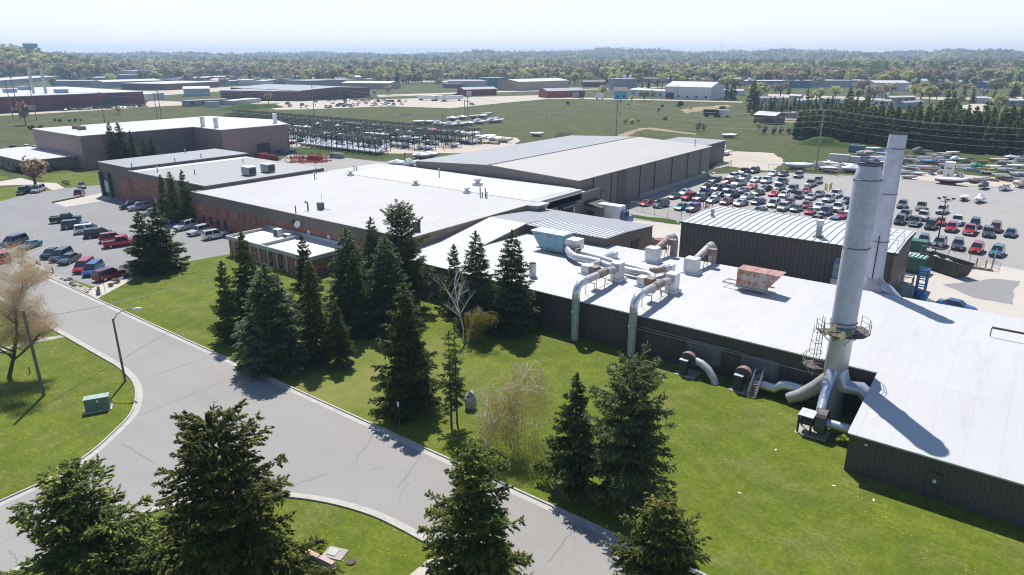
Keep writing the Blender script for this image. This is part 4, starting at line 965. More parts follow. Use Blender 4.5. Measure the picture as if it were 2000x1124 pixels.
# roof guard rail frame at right
c = rp(1970, 640); t = thing('roof_frame', 'thin brown pipe frame lying on the white roof at the right edge', 'frame', c)
a, b, c2, d = rp(1937, 641, 1.0), rp(2010, 655, 1.0), rp(2010, 665), rp(1937, 652)
m = MB(); m.bar(a, b, .1); m.bar(c2, d, .08); m.bar(a, Vector((a.x, a.y, a.z - 1)), .08); m.bar(Vector((a.x, a.y, a.z - 1)), d, .06); m.bar(a + Vector((0, 0, .12)), b + Vector((0, 0, .12)), .1)
part('rail', m, MC['frame_brown'], t)
c = rp(1996, 690); t = tag(MB().box(-.3, .6, -.6, .6, 0, 2.6).build('roof_cabinet', plain('blue_grey_cabinet', (0.15, 0.2, 0.23), 0.5), None, (c.x + .5, c.y, c.z)), 'blue-grey cabinet cut by the right edge on the white roof', 'cabinet')
# vents on the big white roof and others
def mushroom(px, py, z, label, s=1.0, grp='mushroom vents on the big roof'):
    c = P(px, py, z); t = thing('mushroom_vent', label, 'roof vent', c, 0, grp)
    part('base', MB().box(c.x - .6 * s, c.x + .6 * s, c.y - .6 * s, c.y + .6 * s, z, z + .35 * s), PALEG, t)
    part('cap', MB().tube([(c.x, c.y, z + .35 * s), (c.x, c.y, z + .7 * s), (c.x, c.y, z + .72 * s), (c.x, c.y, z + 1.0 * s), (c.x, c.y, z + 1.1 * s)], [.35 * s, .35 * s, .62 * s, .5 * s, .2 * s], 14), PALEG, t)
mushroom(685, 343, 6.8, 'pale mushroom vent nearest the far left corner of the big white roof')
mushroom(812, 362, 6.8, 'pale mushroom vent in the middle of the rear roof strip')
mushroom(912, 377, 6.8, 'pale mushroom vent just left of the thin pipes')
mushroom(933, 362, 6.8, 'tallest pale mushroom vent beside the long warehouse', 1.35)
PIPEM = plain('vent_pipe', (0.2, 0.2, 0.2), 0.6, .3)
for px, py, z, h_, lab in ((578, 416, 6.8, 1.2, 'stubby dark pipe near the front edge of the big white roof'), (938, 385, 6.8, 1.9, 'taller left pipe of the four thin roof pipes'), (942, 385, 6.8, .9, 'short second pipe of the four thin roof pipes'),
    (948, 386, 6.8, 1.8, 'third of the four thin roof pipes'), (951, 386, 6.8, 1.0, 'short rightmost of the four thin roof pipes'), (615, 350, 6.8, 1.3, 'thin pipe near the left rear edge of the big roof'), (618, 341, 7.55, 1.5, 'pale double pipe on the grey lapped roof corner'),
    (692, 333, 6.8, 1.2, 'dark thin pipe at the back of the white roof'), (697, 333, 6.8, .8, 'small dark pipe stub at the back of the white roof'), (258, 327, 8.3, .9, 'short pipe at the front of the high grey roof'), (362, 300, 8.3, .9, 'short bent pipe at the back of the high grey roof'),
    (343, 322, 7.6, 1.6, 'left paired pipes on the white strip roof'), (394, 314, 7.6, 1.7, 'right paired pipes on the white strip roof'), (308, 336, 7.6, 1.1, 'dark pipe near the front of the white strip roof'), (381, 341, 7.6, 1.0, 'forked pipe in the middle of the grey lapped roof'),
    (475, 318, 7.6, .9, 'small pipe behind the two cooling units'), (919, 273, 8.6, 1.5, 'pipe on the far lean-to of the long warehouse'), (1357, 287, 8.4, 2.0, 'thin pipe at the far right eave of the long warehouse'), (1252, 266, 9.4, 1.1, 'small capped vent at the far ridge end of the long warehouse'),
    (858, 346, 6.8, 1.7, 'white-capped pipe at the rear edge of the white roof')):
    c = P(px, py, z); t = thing('vent_pipe', lab, 'vent pipe', c, 0, 'thin roof pipes')
    part('pipe', MB().tube([c, c + Vector((0, 0, h_))], .11, 8), PIPEM, t); part('cap', MB().tube([c + Vector((0, 0, h_)), c + Vector((0, 0, h_ + .15))], .18, 8), PALEG, t)
c = P(602, 411, 6.8); tag(MB().tube([(0, 0, 0), (0, 0, 1.2), (-.15, 0, 1.45), (-.5, 0, 1.5), (-.7, 0, 1.25)], .14, 8).build('gooseneck_vent', PIPEM, None, c), 'gooseneck pipe on the big white roof near its front edge', 'vent pipe')
c = P(627, 409, 6.8); t = thing('condenser', 'small dark condenser box with thin antenna on the big white roof', 'air unit', c)
part('casing', MB().box(c.x - .55, c.x + .45, c.y - .45, c.y + .45, 6.85, 8.0), plain('condenser_grey', (0.13, 0.14, 0.13), 0.6), t); part('antenna', MB().tube([(c.x + .5, c.y, 6.85), (c.x + .5, c.y, 9.6)], .035, 5), PIPEM, t)
part('refrigerant_pipe', MB().tube([(c.x + .5, c.y, 7), (c.x + 2.4, c.y + .1, 7)], .05, 5), PIPEM, t)
c = P(814, 451, 6.8); t = thing('exhaust_drum', 'black drum-shaped exhaust on the front corner of the big white roof', 'roof vent', c)
part('drum', MB().tube([c, c + Vector((0, 0, 1.5))], .62, 14), plain('drum_black', (0.03, 0.03, 0.035), 0.6), t); part('lid', MB().tube([c + Vector((0, 0, 1.5)), c + Vector((0, 0, 1.6))], .66, 14), PALEG, t)
for (px, py), lab in (((487, 342), 'left grey-blue cooling unit on the grey lapped roof'), ((524, 336), 'right grey-blue cooling unit on the grey lapped roof')):
    c = P(px, py, 7.6); t = thing('condenser', lab, 'air unit', c, 0, 'cooling units')
    part('casing', MB().box(c.x - 1.4, c.x + 1.4, c.y - 1.0, c.y + 1.0, 7.7, 9.4), galv('unit_blue', (0.33, 0.4, 0.43), 0.15, 0.5, 0.3), t)
    part('top_panel', MB().box(c.x - 1.5, c.x + 1.5, c.y - 1.1, c.y + 1.1, 9.41, 9.5), PALEG, t)
    part('grille', MB().box(c.x + 1.41, c.x + 1.45, c.y - .8, c.y + .8, 7.9, 9.2), plain('grille_dark', (0.05, 0.055, 0.06), 0.7), t)
for (px, py), lab in (((544, 461), 'pale box unit on the office annex roof'), ((563, 464), 'flat brown-grey unit on the office annex roof')):
    c = P(px, py, 3.0); t = thing('condenser', lab, 'air unit', c, 0, 'annex roof units'); hh = 1.2 if px == 544 else .6
    part('casing', MB().box(c.x - .8, c.x + .6, c.y - .5, c.y + .6, 3.02, 3.02 + hh), PALEG, t); part('grille', MB().box(c.x - .7, c.x + .5, c.y - .54, c.y - .505, 3.1, 2.95 + hh), MC['grille_dark'], t)
c = P(585, 440, 5.4); t = thing('satellite_dish', 'white satellite dish on the cladding band above the office annex', 'dish', (c.x, 70.1, 5.2))
q = PP_ = ray(585, 438); k_ = 70.0 / q.y; X = q.x * k_
m = MB(); m.tube([(X, 69.9, 5.3), (X + .05, 69.6, 5.36), (X + .1, 69.45, 5.42)], [.2, .5, .62], 16, 0, True); part('reflector', m, WHITE, t); part('bracket', MB().bar((X, 70.3, 5.2), (X, 69.8, 5.3), .08), PIPEM, t)
t.location = (X, 70.1, 5.2)
for ch in t.children: ch.location = (c.x - X, 0, 0)
q = ray(573, 437); X = q.x * 70.2 / q.y
tag(MB().box(-.3, .3, -.35, 0, 0, .5).build('wall_lamp', MC['drum_black'], None, (X, 70.33, 5.1)), 'small dark lamp box left of the satellite dish', 'lamp')
# pipe vent on striped roof
c = P(1598, 463, 8.1); t = thing('roof_vent', 'greenish square vent with galvanised cap on the striped roof', 'roof vent', c)
part('base', MB().box(c.x - .6, c.x + .6, c.y - .6, c.y + .6, 8.0, 8.3), RUSTY, t); part('pipe', MB().tube([c + Vector((0, 0, .1)), c + Vector((0, 0, 1.7))], .42, 14), plain('greenish_vent', (0.3, 0.38, 0.33), 0.6), t); part('cap', MB().tube([c + Vector((0, 0, 1.7)), c + Vector((0, 0, 2.5))], .55, 14), PALEG, t)
c = P(1391, 424, 8.1); tag(MB().tube([(0, 0, 0), (0, 0, 1.3)], .28, 10).build('roof_vent', galv('unit_blue'), None, c), 'short blue-grey pipe at the left end of the striped roof', 'roof vent')
# scoop unit on the striped building wall
q = ray(1634, 550); X = q.x * 101.5 / q.y
t = thing('wall_unit', 'blue-grey curved air scoop fixed to the brown wall left of the front chimney', 'air unit', (X, 101.2, 4))
part('scoop', MB().prism([(X - .55, 100.6), (X + .75, 100.6), (X + .75, 101.45), (X - .55, 101.45)], 3.3, [5.4, 5.4, 6.1, 6.1]), galv('unit_blue'), t); part('lower_box', MB().box(X - .6, X + .8, 100.3, 101.45, 1.6, 3.28), galv('blue_galv'), t)
part('front_panel', MB().box(X - .4, X + .6, 100.25, 100.295, 2.3, 2.7), WHITE, t)
# guard rail at far corner of striped roof
t = thing('guard_rail', 'thin pipe guard rail on the right end of the striped roof', 'railing', (-13.5, 106, 8.2))
m = MB(); pts = [(-15.5, 103.5), (-12.5, 103.5), (-12.5, 108.5), (-15.5, 108.5)]
for a in pts: m.bar((a[0], a[1], 8.1), (a[0], a[1], 9.2), .05)
for h_ in (8.7, 9.2):
    for a, b in zip(pts, pts[1:]): m.bar((a[0], a[1], h_), (b[0], b[1], h_), .05)
part('rail', m, GALV, t)

# ================================================================ street furniture
b = P(245, 745); t = thing('street_lamp', 'wooden street lamp with curved arm at the street corner', 'street lamp', b)
h_ = tall(b, 623)
part('pole', MB().tube([b, b + Vector((0, 0, h_))], [.13, .1], 10), WOODP, t)
ad = Vector((.6, .8, 0)); e = P(262, 604, h_ + 1.0); ad = Vector((e.x - b.x, e.y - b.y, 0)); 
arm = [b + Vector((0, 0, h_ - .6))] + [b + ad * f + Vector((0, 0, h_ - .6 + g_)) for f, g_ in ((.05, .5), (.2, 1.05), (.45, 1.4), (.75, 1.6), (.95, 1.6))]
part('arm', MB().tube(arm, .045, 8), GREYSTEEL, t)
e = arm[-1]; dn = ad.normalized()
part('lamp_head', MB().tube([e, e + dn * .3, e + dn * .75, e + dn * .85], [.08, .17, .15, .04], 10), plain('lamp_shell', (0.7, 0.72, 0.75), 0.35), t)
b = P(86, 773); t = thing('utility_pole', 'leaning bare wooden pole on the left lawn', 'pole', b)
part('pole', MB().tube([b, b + Vector((0, 0, tall(b, 607)))], [.17, .13], 10), WOODP, t)
wires = []
def wire(a, b, sag=.6, r=.02, n=10):
    a, b = Vector(a), Vector(b); return MB().tube([a.lerp(b, k / n) - Vector((0, 0, 4 * sag * (k / n) * (1 - k / n))) for k in range(n + 1)], r, 4, 0, True)
WIREM = plain('cable', (0.3, 0.3, 0.3), 0.6)
top = b + Vector((0, 0, tall(b, 625)))
e = Vector((-93, 66, 5.8)) 
o = wire(top, P(440, 535, 3.2), .5, .028).build('service_cable', WIREM); tag(o, 'grey service cable crossing the street from the leaning pole', 'cable')
b2 = P(0, 560, 6.5); o = wire(top, P(-60, 735, 5), .3, .02).build('service_cable', WIREM); tag(o, 'dark cable running left from the leaning pole', 'cable')
b = P(193, 800); t = thing('transformer_box', 'green metal transformer cabinet on the left lawn', 'utility box', b, R(62))
BOXG = plain('utility_green', (0.13, 0.2, 0.16), 0.5)
MB().box(-1.05, 1.05, -.45, .45, .1, 1.35).build('cabinet', BOXG, t); MB().box(-1.1, 1.1, -.5, .5, 1.352, 1.44).build('lid', plain('utility_green_top', (0.27, 0.38, 0.33), 0.5), t)
MB().box(-1.2, 1.2, -.6, .6, 0, .1).build('concrete_pad', CONC, t); MB().box(.0, .16, -.48, -.455, .95, 1.2).build('sticker', WHITE, t); MB().box(-.02, .02, -.47, -.455, .15, 1.3).build('door_seam', MC['fan_dark'], t)
b = P(59, 729); t = thing('marker_post', 'small green marker post with yellow tip on the left lawn', 'marker post', b)
part('post', MB().tube([b, b + Vector((0, 0, .75))], .07, 8), BOXG, t); part('tip', MB().tube([b + Vector((0, 0, .75)), b + Vector((0, 0, .86))], .075, 8), plain('yellow_tip', (0.6, 0.55, 0.15), 0.6), t)
def sign(px, py, top, label, w_=.3, h2=.42, post=plain('sign_post', (0.07, 0.07, 0.06), 0.6)):
    b = P(px, py); hh = tall(b, top); t = thing('street_sign', label, 'sign', b, 0, 'no parking signs by the street')
    MB().tube([(0, 0, 0), (0, 0, hh)], .03, 6).build('post', post, t)
    pl_ = MB().box(-w_ / 2, w_ / 2, -.045, -.03, hh - h2, hh).build('plate', WHITE, t); pl_.rotation_euler.z = R(-12)
    q = MB(); q.box(-.09, .09, -.049, -.046, hh - .33, hh - .3); q.box(-.09, .09, -.049, -.046, hh - .12, hh - .09); q.box(-.09, -.06, -.049, -.046, hh - .3, hh - .12); q.box(.06, .09, -.049, -.046, hh - .3, hh - .12)
    q.build('printing', plain('sign_red', (0.3, 0.06, 0.06), 0.6), pl_)
sign(782, 856, 786, 'white street sign on a thin post beside the kerb under the large spruce')
sign(206, 572, 540, 'white street sign on a thin post at the car park footpath')
b = P(194, 575); t = thing('meter_box', 'small green-grey meter pedestal at the car park footpath', 'utility box', b)
part('cabinet', MB().box(b.x - .35, b.x + .05, b.y - .25, b.y + .1, 0, .75).box(b.x + .06, b.x + .35, b.y - .2, b.y + .1, 0, 1.25), plain('pedestal', (0.22, 0.25, 0.2), 0.7), t)
b = P(655, 1082); t = thing('manhole', 'square concrete slab with a paler lid beside the entrance sign', 'slab', b)
MB().box(-.75, .75, -.55, .55, 0, .08).build('slab', CONCD, t).rotation_euler.z = R(20); MB().box(-.55, .15, -.3, .35, .081, .13).build('lid', CONC, t).rotation_euler.z = R(20)
b = P(686, 1099); t = thing('manhole', 'round rusty manhole cover in the front lawn', 'manhole', b)
MB().tube([(0, 0, 0), (0, 0, .1)], .33, 20).build('ring', plain('rust_brown', (0.13, 0.08, 0.06), 0.9), t); MB().tube([(0, 0, .1), (0, 0, .13)], .28, 20).build('cover', plain('rust_dark', (0.1, 0.07, 0.065), 0.85), t)
# entrance monument sign seen from behind at the lower edge
a = P(600, 1075, 2.0); b = P(650, 1100, 2.0)
t = thing('entrance_sign', 'pale grey monument sign with orange brick coping at the bottom edge', 'sign', (a.x, a.y, 0))
d = (b - a); d.z = 0; n_ = Vector((-d.y, d.x, 0)).normalized() * .14
part('panel', MB().prism([tuple(v)[:2] for v in (a - n_, b - n_, b + n_, a + n_)], 0, 1.92), plain('sign_grey', (0.36, 0.38, 0.38), 0.7), t)
e1, e2 = n_ * 1.15, d.normalized() * .05
part('coping', MB().prism([tuple(v)[:2] for v in (a - e1 - e2, a + d * .45 - e1, a + d * .45 + e1, a + e1 - e2)], 1.92, 2.0), plain('orange_coping', (0.42, 0.27, 0.2), 0.7), t)
part('coping', MB().prism([tuple(v)[:2] for v in (a + d * .5 - e1, b + e2 - e1, b + e1 + e2, a + d * .5 + e1)], 1.92, 2.03), plain('pink_coping', (0.42, 0.33, 0.3), 0.7), t)
for k in range(26):      # rocks and driftwood in the pebble strip
    px = 8 + k * 6.6 + random.uniform(-2, 2); f = (px) / 180
    py = 494 + f * 78 + random.uniform(-4.5, 3)
    b = P(px, py); s = random.choice((.14, .2, .26, .45))
    o = MB().rocky((0, 0, s * .3), s * 1.3, s * .9, s * .7, k).build('rock', plain('rock_%d' % (k % 3), [(0.3, 0.28, 0.25), (0.4, 0.38, 0.34), (0.2, 0.19, 0.17)][k % 3], 0.9, 0, .3, 3), None, b)
    tag(o, 'weathered rock in the pebble strip between the street and the parked cars', 'rock', 'rocks in the pebble strip')
for px, py, lab in ((8, 492, 'flat grey boulder at the left end of the pebble strip'), (22, 497, 'second flat boulder in the pebble strip'), (33, 501, 'small square grey boulder beside the first short post'), (135, 547, 'large pale boulder in front of the red minivan')):
    b = P(px, py); tag(MB().rocky((0, 0, .2), .85, .6, .4, int(px)).build('rock', MC['rock_1'], None, b), lab, 'rock', 'boulders in the pebble strip')
b = P(76, 515); t = MB().tube([(-1.3, .1, .2), (-.4, 0, .35), (.5, -.1, .3), (1.2, -.3, .15)], [.12, .28, .24, .1], 8).build('driftwood', plain('grey_driftwood', (0.25, 0.22, 0.19), 0.9, 0, .3, 4), None, b); tag(t, 'grey driftwood log in the pebble strip', 'log')
for px, py, lab in ((46, 503, 'left short wooden post in the pebble strip'), (104, 534, 'right short wooden post in the pebble strip')):
    b = P(px, py); tag(MB().tube([(0, 0, 0), (0, 0, .95)], .13, 8).build('post', WOODP, None, b), lab, 'post', 'short posts in the pebble strip')
for px, py, s, lab, c_ in ((247, 543, .75, 'dark purple leafless shrub at the end of the car park', (0.09, 0.05, 0.05)), (217, 560, .6, 'grey-pink twiggy shrub beside the sign', (0.2, 0.14, 0.12)), (227, 553, .8, 'olive twiggy shrub by the maroon car', (0.2, 0.17, 0.1))):
    SHRUBS = globals().setdefault('SHRUBS', []); SHRUBS.append((P(px, py), s, lab, c_))
# litter on the lawn
for px, py, lab in ((1628, 949, 'white scrap of paper on the right lawn below the building corner'), (1515, 879, 'pale stick-like scrap left of the building corner'), (1444, 963, 'small white pebble-like scrap on the open lawn'), (1706, 977, 'cream scrap beside the dandelions'), (1000, 814, 'white scrap beside the weeping birch')):
    b = P(px, py); tag(MB().box(-.14, .14, -.06, .06, 0, .03).build('litter', WHITE, None, b, random.random() * 3), lab, 'litter', 'scraps lying on the lawn')
# ---------------------------------------------------------------- big lamps in the lot
def lot_lamp(b, top, label, spread=1.1, n=4, wood=False):
    h_ = tall(b, top); t = thing('area_light', label, 'light pole', b, 0, 'car park light poles')
    MB().tube([(0, 0, 0), (0, 0, h_)], [.13, .08], 8).build('pole', WOODP if wood else STEELDK, t)
    for k in range(n):
        a = R(20 + k * 360 / n); cx, cy = spread * math.cos(a), spread * math.sin(a)
        MB().tube([(0, 0, h_ - .6), (cx * .6, cy * .6, h_ - .55), (cx, cy, h_ - .1)], .04, 6).build('bracket', STEELDK, t)
        MB().box(cx - .28, cx + .28, cy - .2, cy + .2, h_ - .1, h_ + .12).build('lamp_head', plain('lamp_shell') if n == 2 else STEELDK, t)
lot_lamp(P(1826, 495), 388, 'dark pole with four floodlights standing among the parked cars at the right')
lot_lamp(P(1375, 437), 338, 'tall dark pole with two white floodlights beside the warehouse car park', 1.0, 2)
lot_lamp(P(1172, 418), 372, 'plain leaning light pole beside the clad porch', .5, 1)
lot_lamp(P(74, 372), 313, 'light pole behind the parked pickup on the left lawn', .6, 1)
lot_lamp(P(357, 312), 281, 'pole with a white lamp head between the mauve warehouse and the brick wing', .8, 1)
lot_lamp(P(866, 291), 225, 'thin pole at the near end of the boat racks', .4, 1, True)
lot_lamp(P(791, 327), 300, 'short pole beside the shrink-wrapped boats left of the long warehouse', .3, 1)
# ---------------------------------------------------------------- power line poles and wires
def power_pole(px, py, top, label, arms=3, lean_=0):
    b = P(px, py); h_ = tall(b, top); t = thing('power_pole', label, 'power pole', b, 0, 'wooden power poles')
    MB().tube([(0, 0, 0), (0, 0, h_)], [.24, .15], 8).build('pole', plain('pale_pole_wood', (0.3, 0.27, 0.24), 0.9), t)
    for k in range(arms):
        z = h_ - .5 - k * 1.7
        a = MB().bar((-1.2, -.3, z), (1.2, .3, z), .13).build('crossarm', WOODP, t)
        m = MB()
        for s in (-1.1, -.5, .5, 1.1): m.tube([(s, s * .25, z + .08), (s, s * .25, z + .38)], .06, 6)
        m.build('insulator', plain('insulator', (0.5, 0.5, 0.5), 0.4), a)
    return b, h_
PA = power_pole(1593, 333, 213, 'tall wooden power pole left of the junk boats, nearest the dark spruce row')
PB = power_pole(1203, 266, 195, 'tall wooden power pole in the field behind the long warehouse')
PC = power_pole(915, 275, 188, 'wooden power pole among the covered boats', 2)
PC2 = power_pole(909, 270, 195, 'wooden pole just left of the pole among the covered boats', 0)
PD = power_pole(614, 224, 163, 'tall wooden power pole behind the boat racks', 2)
PE = power_pole(205, 241, 180, 'leaning power pole in the field behind the mauve warehouse', 3)
PF = power_pole(316, 233, 178, 'left pole of the pair right of the maroon factory', 2)
PG = power_pole(308, 233, 182, 'right slanting pole of the pair by the maroon factory', 1)
PH = power_pole(40, 236, 150, 'second pole from the left edge in front of the maroon factory', 2)
PI_ = power_pole(27, 234, 157, 'leftmost pole in front of the maroon factory', 3)
PJ = power_pole(72, 235, 158, 'third pole from the left edge in front of the maroon factory', 3)
PK = power_pole(1322, 196, 166, 'short power pole in front of the large white shed', 1)
PL = power_pole(1290, 196, 170, 'thin pole left of the large white shed', 1)
right = (P(2450, 400), 19)
def span(A, B, label, ks, sag=3.0):
    for k, (dz, dx) in enumerate(ks):
        o = wire(A[0] + Vector((dx, dx * .25, A[1] - dz)), B[0] + Vector((dx, dx * .25, B[1] - dz)), sag, .026, 14).build('power_line', plain('power_cable', (0.34, 0.35, 0.36), 0.5))
        tag(o, label, 'power line', label)
ks = [(.1, -1.1), (.1, 1.1), (1.8, -.5), (3.5, .5), (5.2, 0)]
span(PA, right, 'overhead wire from the tall pole across the spruce row to the right edge', ks, 3.5)
span(PB, PA, 'overhead wire between the field pole and the pole by the spruces', ks, 3.0)
span(PC, PB, 'overhead wire between the boat yard pole and the field pole', ks[:3], 3.0)
span(PD, PC, 'overhead wire above the boat racks', ks[:3], 2.5)
span(PE, PD, 'overhead wire between the field poles behind the mauve warehouse', ks[:3], 3.0)
span(PI_, PE, 'overhead wire in front of the maroon factory', ks[:3], 2.5)
# ================================================================ vegetation
def quads_mesh(name, C, A, B, mats, rnd, extra=None):
    """leaf-sized faces: centre C, half axes A and B (n,3 arrays)"""
    n = len(C); V = np.empty((n, 4, 3)); V[:, 0] = C - A - B * .55; V[:, 1] = C + A * .2 - B; V[:, 2] = C + A; V[:, 3] = C + A * .2 + B
    V = V.reshape(-1, 3); F = np.arange(n * 4)
    nv = n * 4; nf = n
    if extra:
        ev, ef = extra
        V = np.vstack([V, np.array(ev)])
    me = D.meshes.new(name)
    me.vertices.add(len(V)); me.vertices.foreach_set('co', V.ravel())
    loops = list(F); starts = list(range(0, nv, 4)); tot = [4] * nf; mi = [0] * nf
    if extra:
        for f in ef:
            starts.append(len(loops)); tot.append(len(f)); loops += [i + nv for i in f]; mi.append(1)
    me.loops.add(len(loops)); me.loops.foreach_set('vertex_index', loops)
    me.polygons.add(len(starts)); me.polygons.foreach_set('loop_start', starts)
    me.polygons.foreach_set('loop_total', tot)
    me.polygons.foreach_set('material_index', mi)
    for m_ in mats: me.materials.append(m_)
    at = me.attributes.new('rnd', 'FLOAT', 'FACE'); r = np.zeros(len(starts)); r[:nf] = rnd; at.data.foreach_set('value', r)
    me.update(); me.validate(); return me
def unit(v): return v / np.maximum(1e-6, np.linalg.norm(v, axis=1, keepdims=True))
def conifer(seed, h=12, r=3.2, n=16000, whorl=.42, base=.06, droop=.12, up=.25, shape=.85, leaf=.2, gap=.1, ragged=.25, round_=0.0, sparse=1.0):
    """returns (crown arrays, branch tubes) of a spruce built whorl by whorl"""
    g = np.random.default_rng(seed); C = []; A = []; B = []; Rn = []; tb = MB()
    zs = np.arange(h * base, h * .985, whorl); tot = 0; br = []
    for z in zs:
        t = (z - h * base) / (h * (1 - base))
        prof = (1 - t) ** shape if not round_ else (1 - round_) * (1 - t) ** shape + round_ * math.sqrt(max(0, 1 - (t * 1.02 - .25) ** 2 / .62))
        prof *= min(1, .72 + t * 4)
        nb = g.integers(5, 9)
        a0 = g.random() * 6.28
        for k in range(nb):
            Lb = r * prof * (1 + ragged * (g.random() * 2 - 1.15)) + .12
            if g.random() < gap: Lb *= .55
            br.append((z + g.normal() * whorl * .3, a0 + k * 6.28 / nb + g.normal() * .18, max(.15, Lb), t))
    W = np.array([b[2] ** 1.6 for b in br]); W /= W.sum(); cnt = np.maximum(6, (W * n * sparse).astype(int))
    for (z, a, Lb, t), c in zip(br, cnt):
        e = up * (t * 2.0 - .45) + g.normal() * .06; dr = droop * (1.2 - t)
        br_r = g.random(); K = int(6 + Lb * 6); sj = np.sort(.1 + .9 * g.random(K) ** .8); sj[-1] = 1.0; sd_ = np.where(np.arange(K) % 2 == 0, 1.0, -1.0); tj = g.normal(0, .035 + .02 * Lb, K); aj = g.uniform(.55, 1.0, K)
        wt = Lb * (.5 * (1 - sj * .82)) + .1; pj = wt + .12; pj /= pj.sum(); j_ = g.choice(K, c, p=pj); q = g.random(c) ** .8; spine = g.random(c) < .12
        lt = wt[j_] * q; s = np.where(spine, .15 + .85 * g.random(c), sj[j_]); lt = np.where(spine, 0, lt); an_ = aj[j_]
        x = Lb * s + lt * np.cos(an_) * .9; u = sd_[j_] * lt * np.sin(an_)
        x = np.minimum(x, Lb * 1.06 + .1); sx_ = x / Lb
        zz = z + Lb * (math.tan(e) * sx_ - dr * sx_ * 1.6 + dr * 1.1 * sx_ ** 2.4) + tj[j_] - lt * .22 - np.abs(u) * .12 + g.normal(0, .025 + .008 * Lb, c); y = u
        d = np.stack([np.cos(an_), sd_[j_] * np.sin(an_), -.12 + .2 * sx_], 1) + g.normal(0, .38, (c, 3)); d = unit(d)
        nrm = unit(np.stack([g.normal(0, .6, c), g.normal(0, .6, c), np.ones(c)], 1)); bb = unit(np.cross(d, nrm))
        ll = leaf * g.uniform(.6, 1.35, c)[:, None]
        ca, sa = math.cos(a), math.sin(a); M = np.array([[ca, sa, 0], [-sa, ca, 0], [0, 0, 1]])
        C.append(np.stack([x, y, zz], 1) @ M); A.append((d * ll) @ M); B.append((bb * ll * .3) @ M)
        Rn.append(np.clip(g.uniform(.05, .5, c) + .25 * br_r + .32 * (q > .7), 0, 1))  # twig ends paler: new growth, plus sunlit clumps put into the colour
        if t < .75:
            tb.tube([(0, 0, z), (ca * Lb * .5, sa * Lb * .5, z + Lb * (.5 * math.tan(e) - dr * .6)), (ca * Lb * .9, sa * Lb * .9, z + Lb * (.9 * math.tan(e) - dr * .9))], [.05, .03, .012], 3, 0, False)
    c = int(n * .02); zt = h * g.uniform(.93, 1.0, c)       # leader
    C.append(np.stack([g.normal(0, .05, c), g.normal(0, .05, c), zt], 1)); A.append(unit(g.normal(0, .5, (c, 3)) + [0, 0, 1]) * leaf * .8); B.append(unit(g.normal(0, 1, (c, 3))) * leaf * .25); Rn.append(g.uniform(.4, 1, c))
    return np.vstack(C), np.vstack(A), np.vstack(B), np.concatenate(Rn), tb
SPR = foliage('spruce_needles', (0.026, 0.055, 0.013), (0.137, 0.189, 0.044), (0.377, 0.377, 0.104), tl=.42)
SPRB = foliage('blue_spruce_needles', (0.029, 0.060, 0.026), (0.156, 0.215, 0.098), (0.364, 0.403, 0.182), tl=.42)
PINEF = foliage('pine_needles', (0.034, 0.062, 0.023), (0.169, 0.208, 0.081), (0.351, 0.364, 0.143), tl=.42)
YSPR = foliage('fresh_spruce_needles', (0.026, 0.055, 0.012), (0.169, 0.208, 0.039), (0.520, 0.481, 0.117), tl=.42)
PROTO = {}
def tree_proto(key, mat, h, trunk=.2, extra_tr=(), **kw):
    C, A, B, Rn, tb = conifer(h=h, **kw)
    me = quads_mesh(key + '_crown', C, A, B, [mat], Rn)
    m = MB(); m.tube([(0, 0, -.1), (0, 0, h * .5), (0, 0, h * .96)], [trunk, trunk * .6, .03], 8)
    for a, b, r_ in extra_tr: m.tube([a, b], [r_, r_ * .5], 6)
    m.v += []; o = len(m.v); m.v += tb.v; m.f += [[i + o for i in f] for f in tb.f]; m.m += tb.m; m.sm += tb.sm
    PROTO[key] = (me, m.mesh(key + '_trunk', [BARK]), h)
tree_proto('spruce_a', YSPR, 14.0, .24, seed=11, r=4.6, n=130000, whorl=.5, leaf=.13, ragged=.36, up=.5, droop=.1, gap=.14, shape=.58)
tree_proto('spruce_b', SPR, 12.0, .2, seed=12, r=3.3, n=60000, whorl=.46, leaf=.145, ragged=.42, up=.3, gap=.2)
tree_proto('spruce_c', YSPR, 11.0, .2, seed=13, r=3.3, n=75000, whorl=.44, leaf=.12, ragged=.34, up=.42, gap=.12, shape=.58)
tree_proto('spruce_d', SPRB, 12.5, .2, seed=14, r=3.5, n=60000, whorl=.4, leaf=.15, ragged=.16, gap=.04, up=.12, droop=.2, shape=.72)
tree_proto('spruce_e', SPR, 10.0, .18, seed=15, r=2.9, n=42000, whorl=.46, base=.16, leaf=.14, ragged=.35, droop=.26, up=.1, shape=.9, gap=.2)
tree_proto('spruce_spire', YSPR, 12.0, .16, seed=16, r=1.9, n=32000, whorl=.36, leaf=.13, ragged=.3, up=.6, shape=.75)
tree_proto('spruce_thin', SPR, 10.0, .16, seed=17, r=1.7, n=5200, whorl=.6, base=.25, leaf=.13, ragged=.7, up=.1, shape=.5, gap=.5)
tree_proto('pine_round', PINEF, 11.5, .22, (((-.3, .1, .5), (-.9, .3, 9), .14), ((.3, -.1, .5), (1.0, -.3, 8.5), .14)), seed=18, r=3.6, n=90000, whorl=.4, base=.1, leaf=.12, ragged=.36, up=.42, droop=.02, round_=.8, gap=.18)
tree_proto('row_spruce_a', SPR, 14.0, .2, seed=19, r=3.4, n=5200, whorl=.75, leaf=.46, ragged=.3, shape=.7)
tree_proto('row_spruce_b', SPR, 14.0, .2, seed=20, r=3.0, n=4800, whorl=.75, leaf=.46, ragged=.35, shape=.6, up=.45)
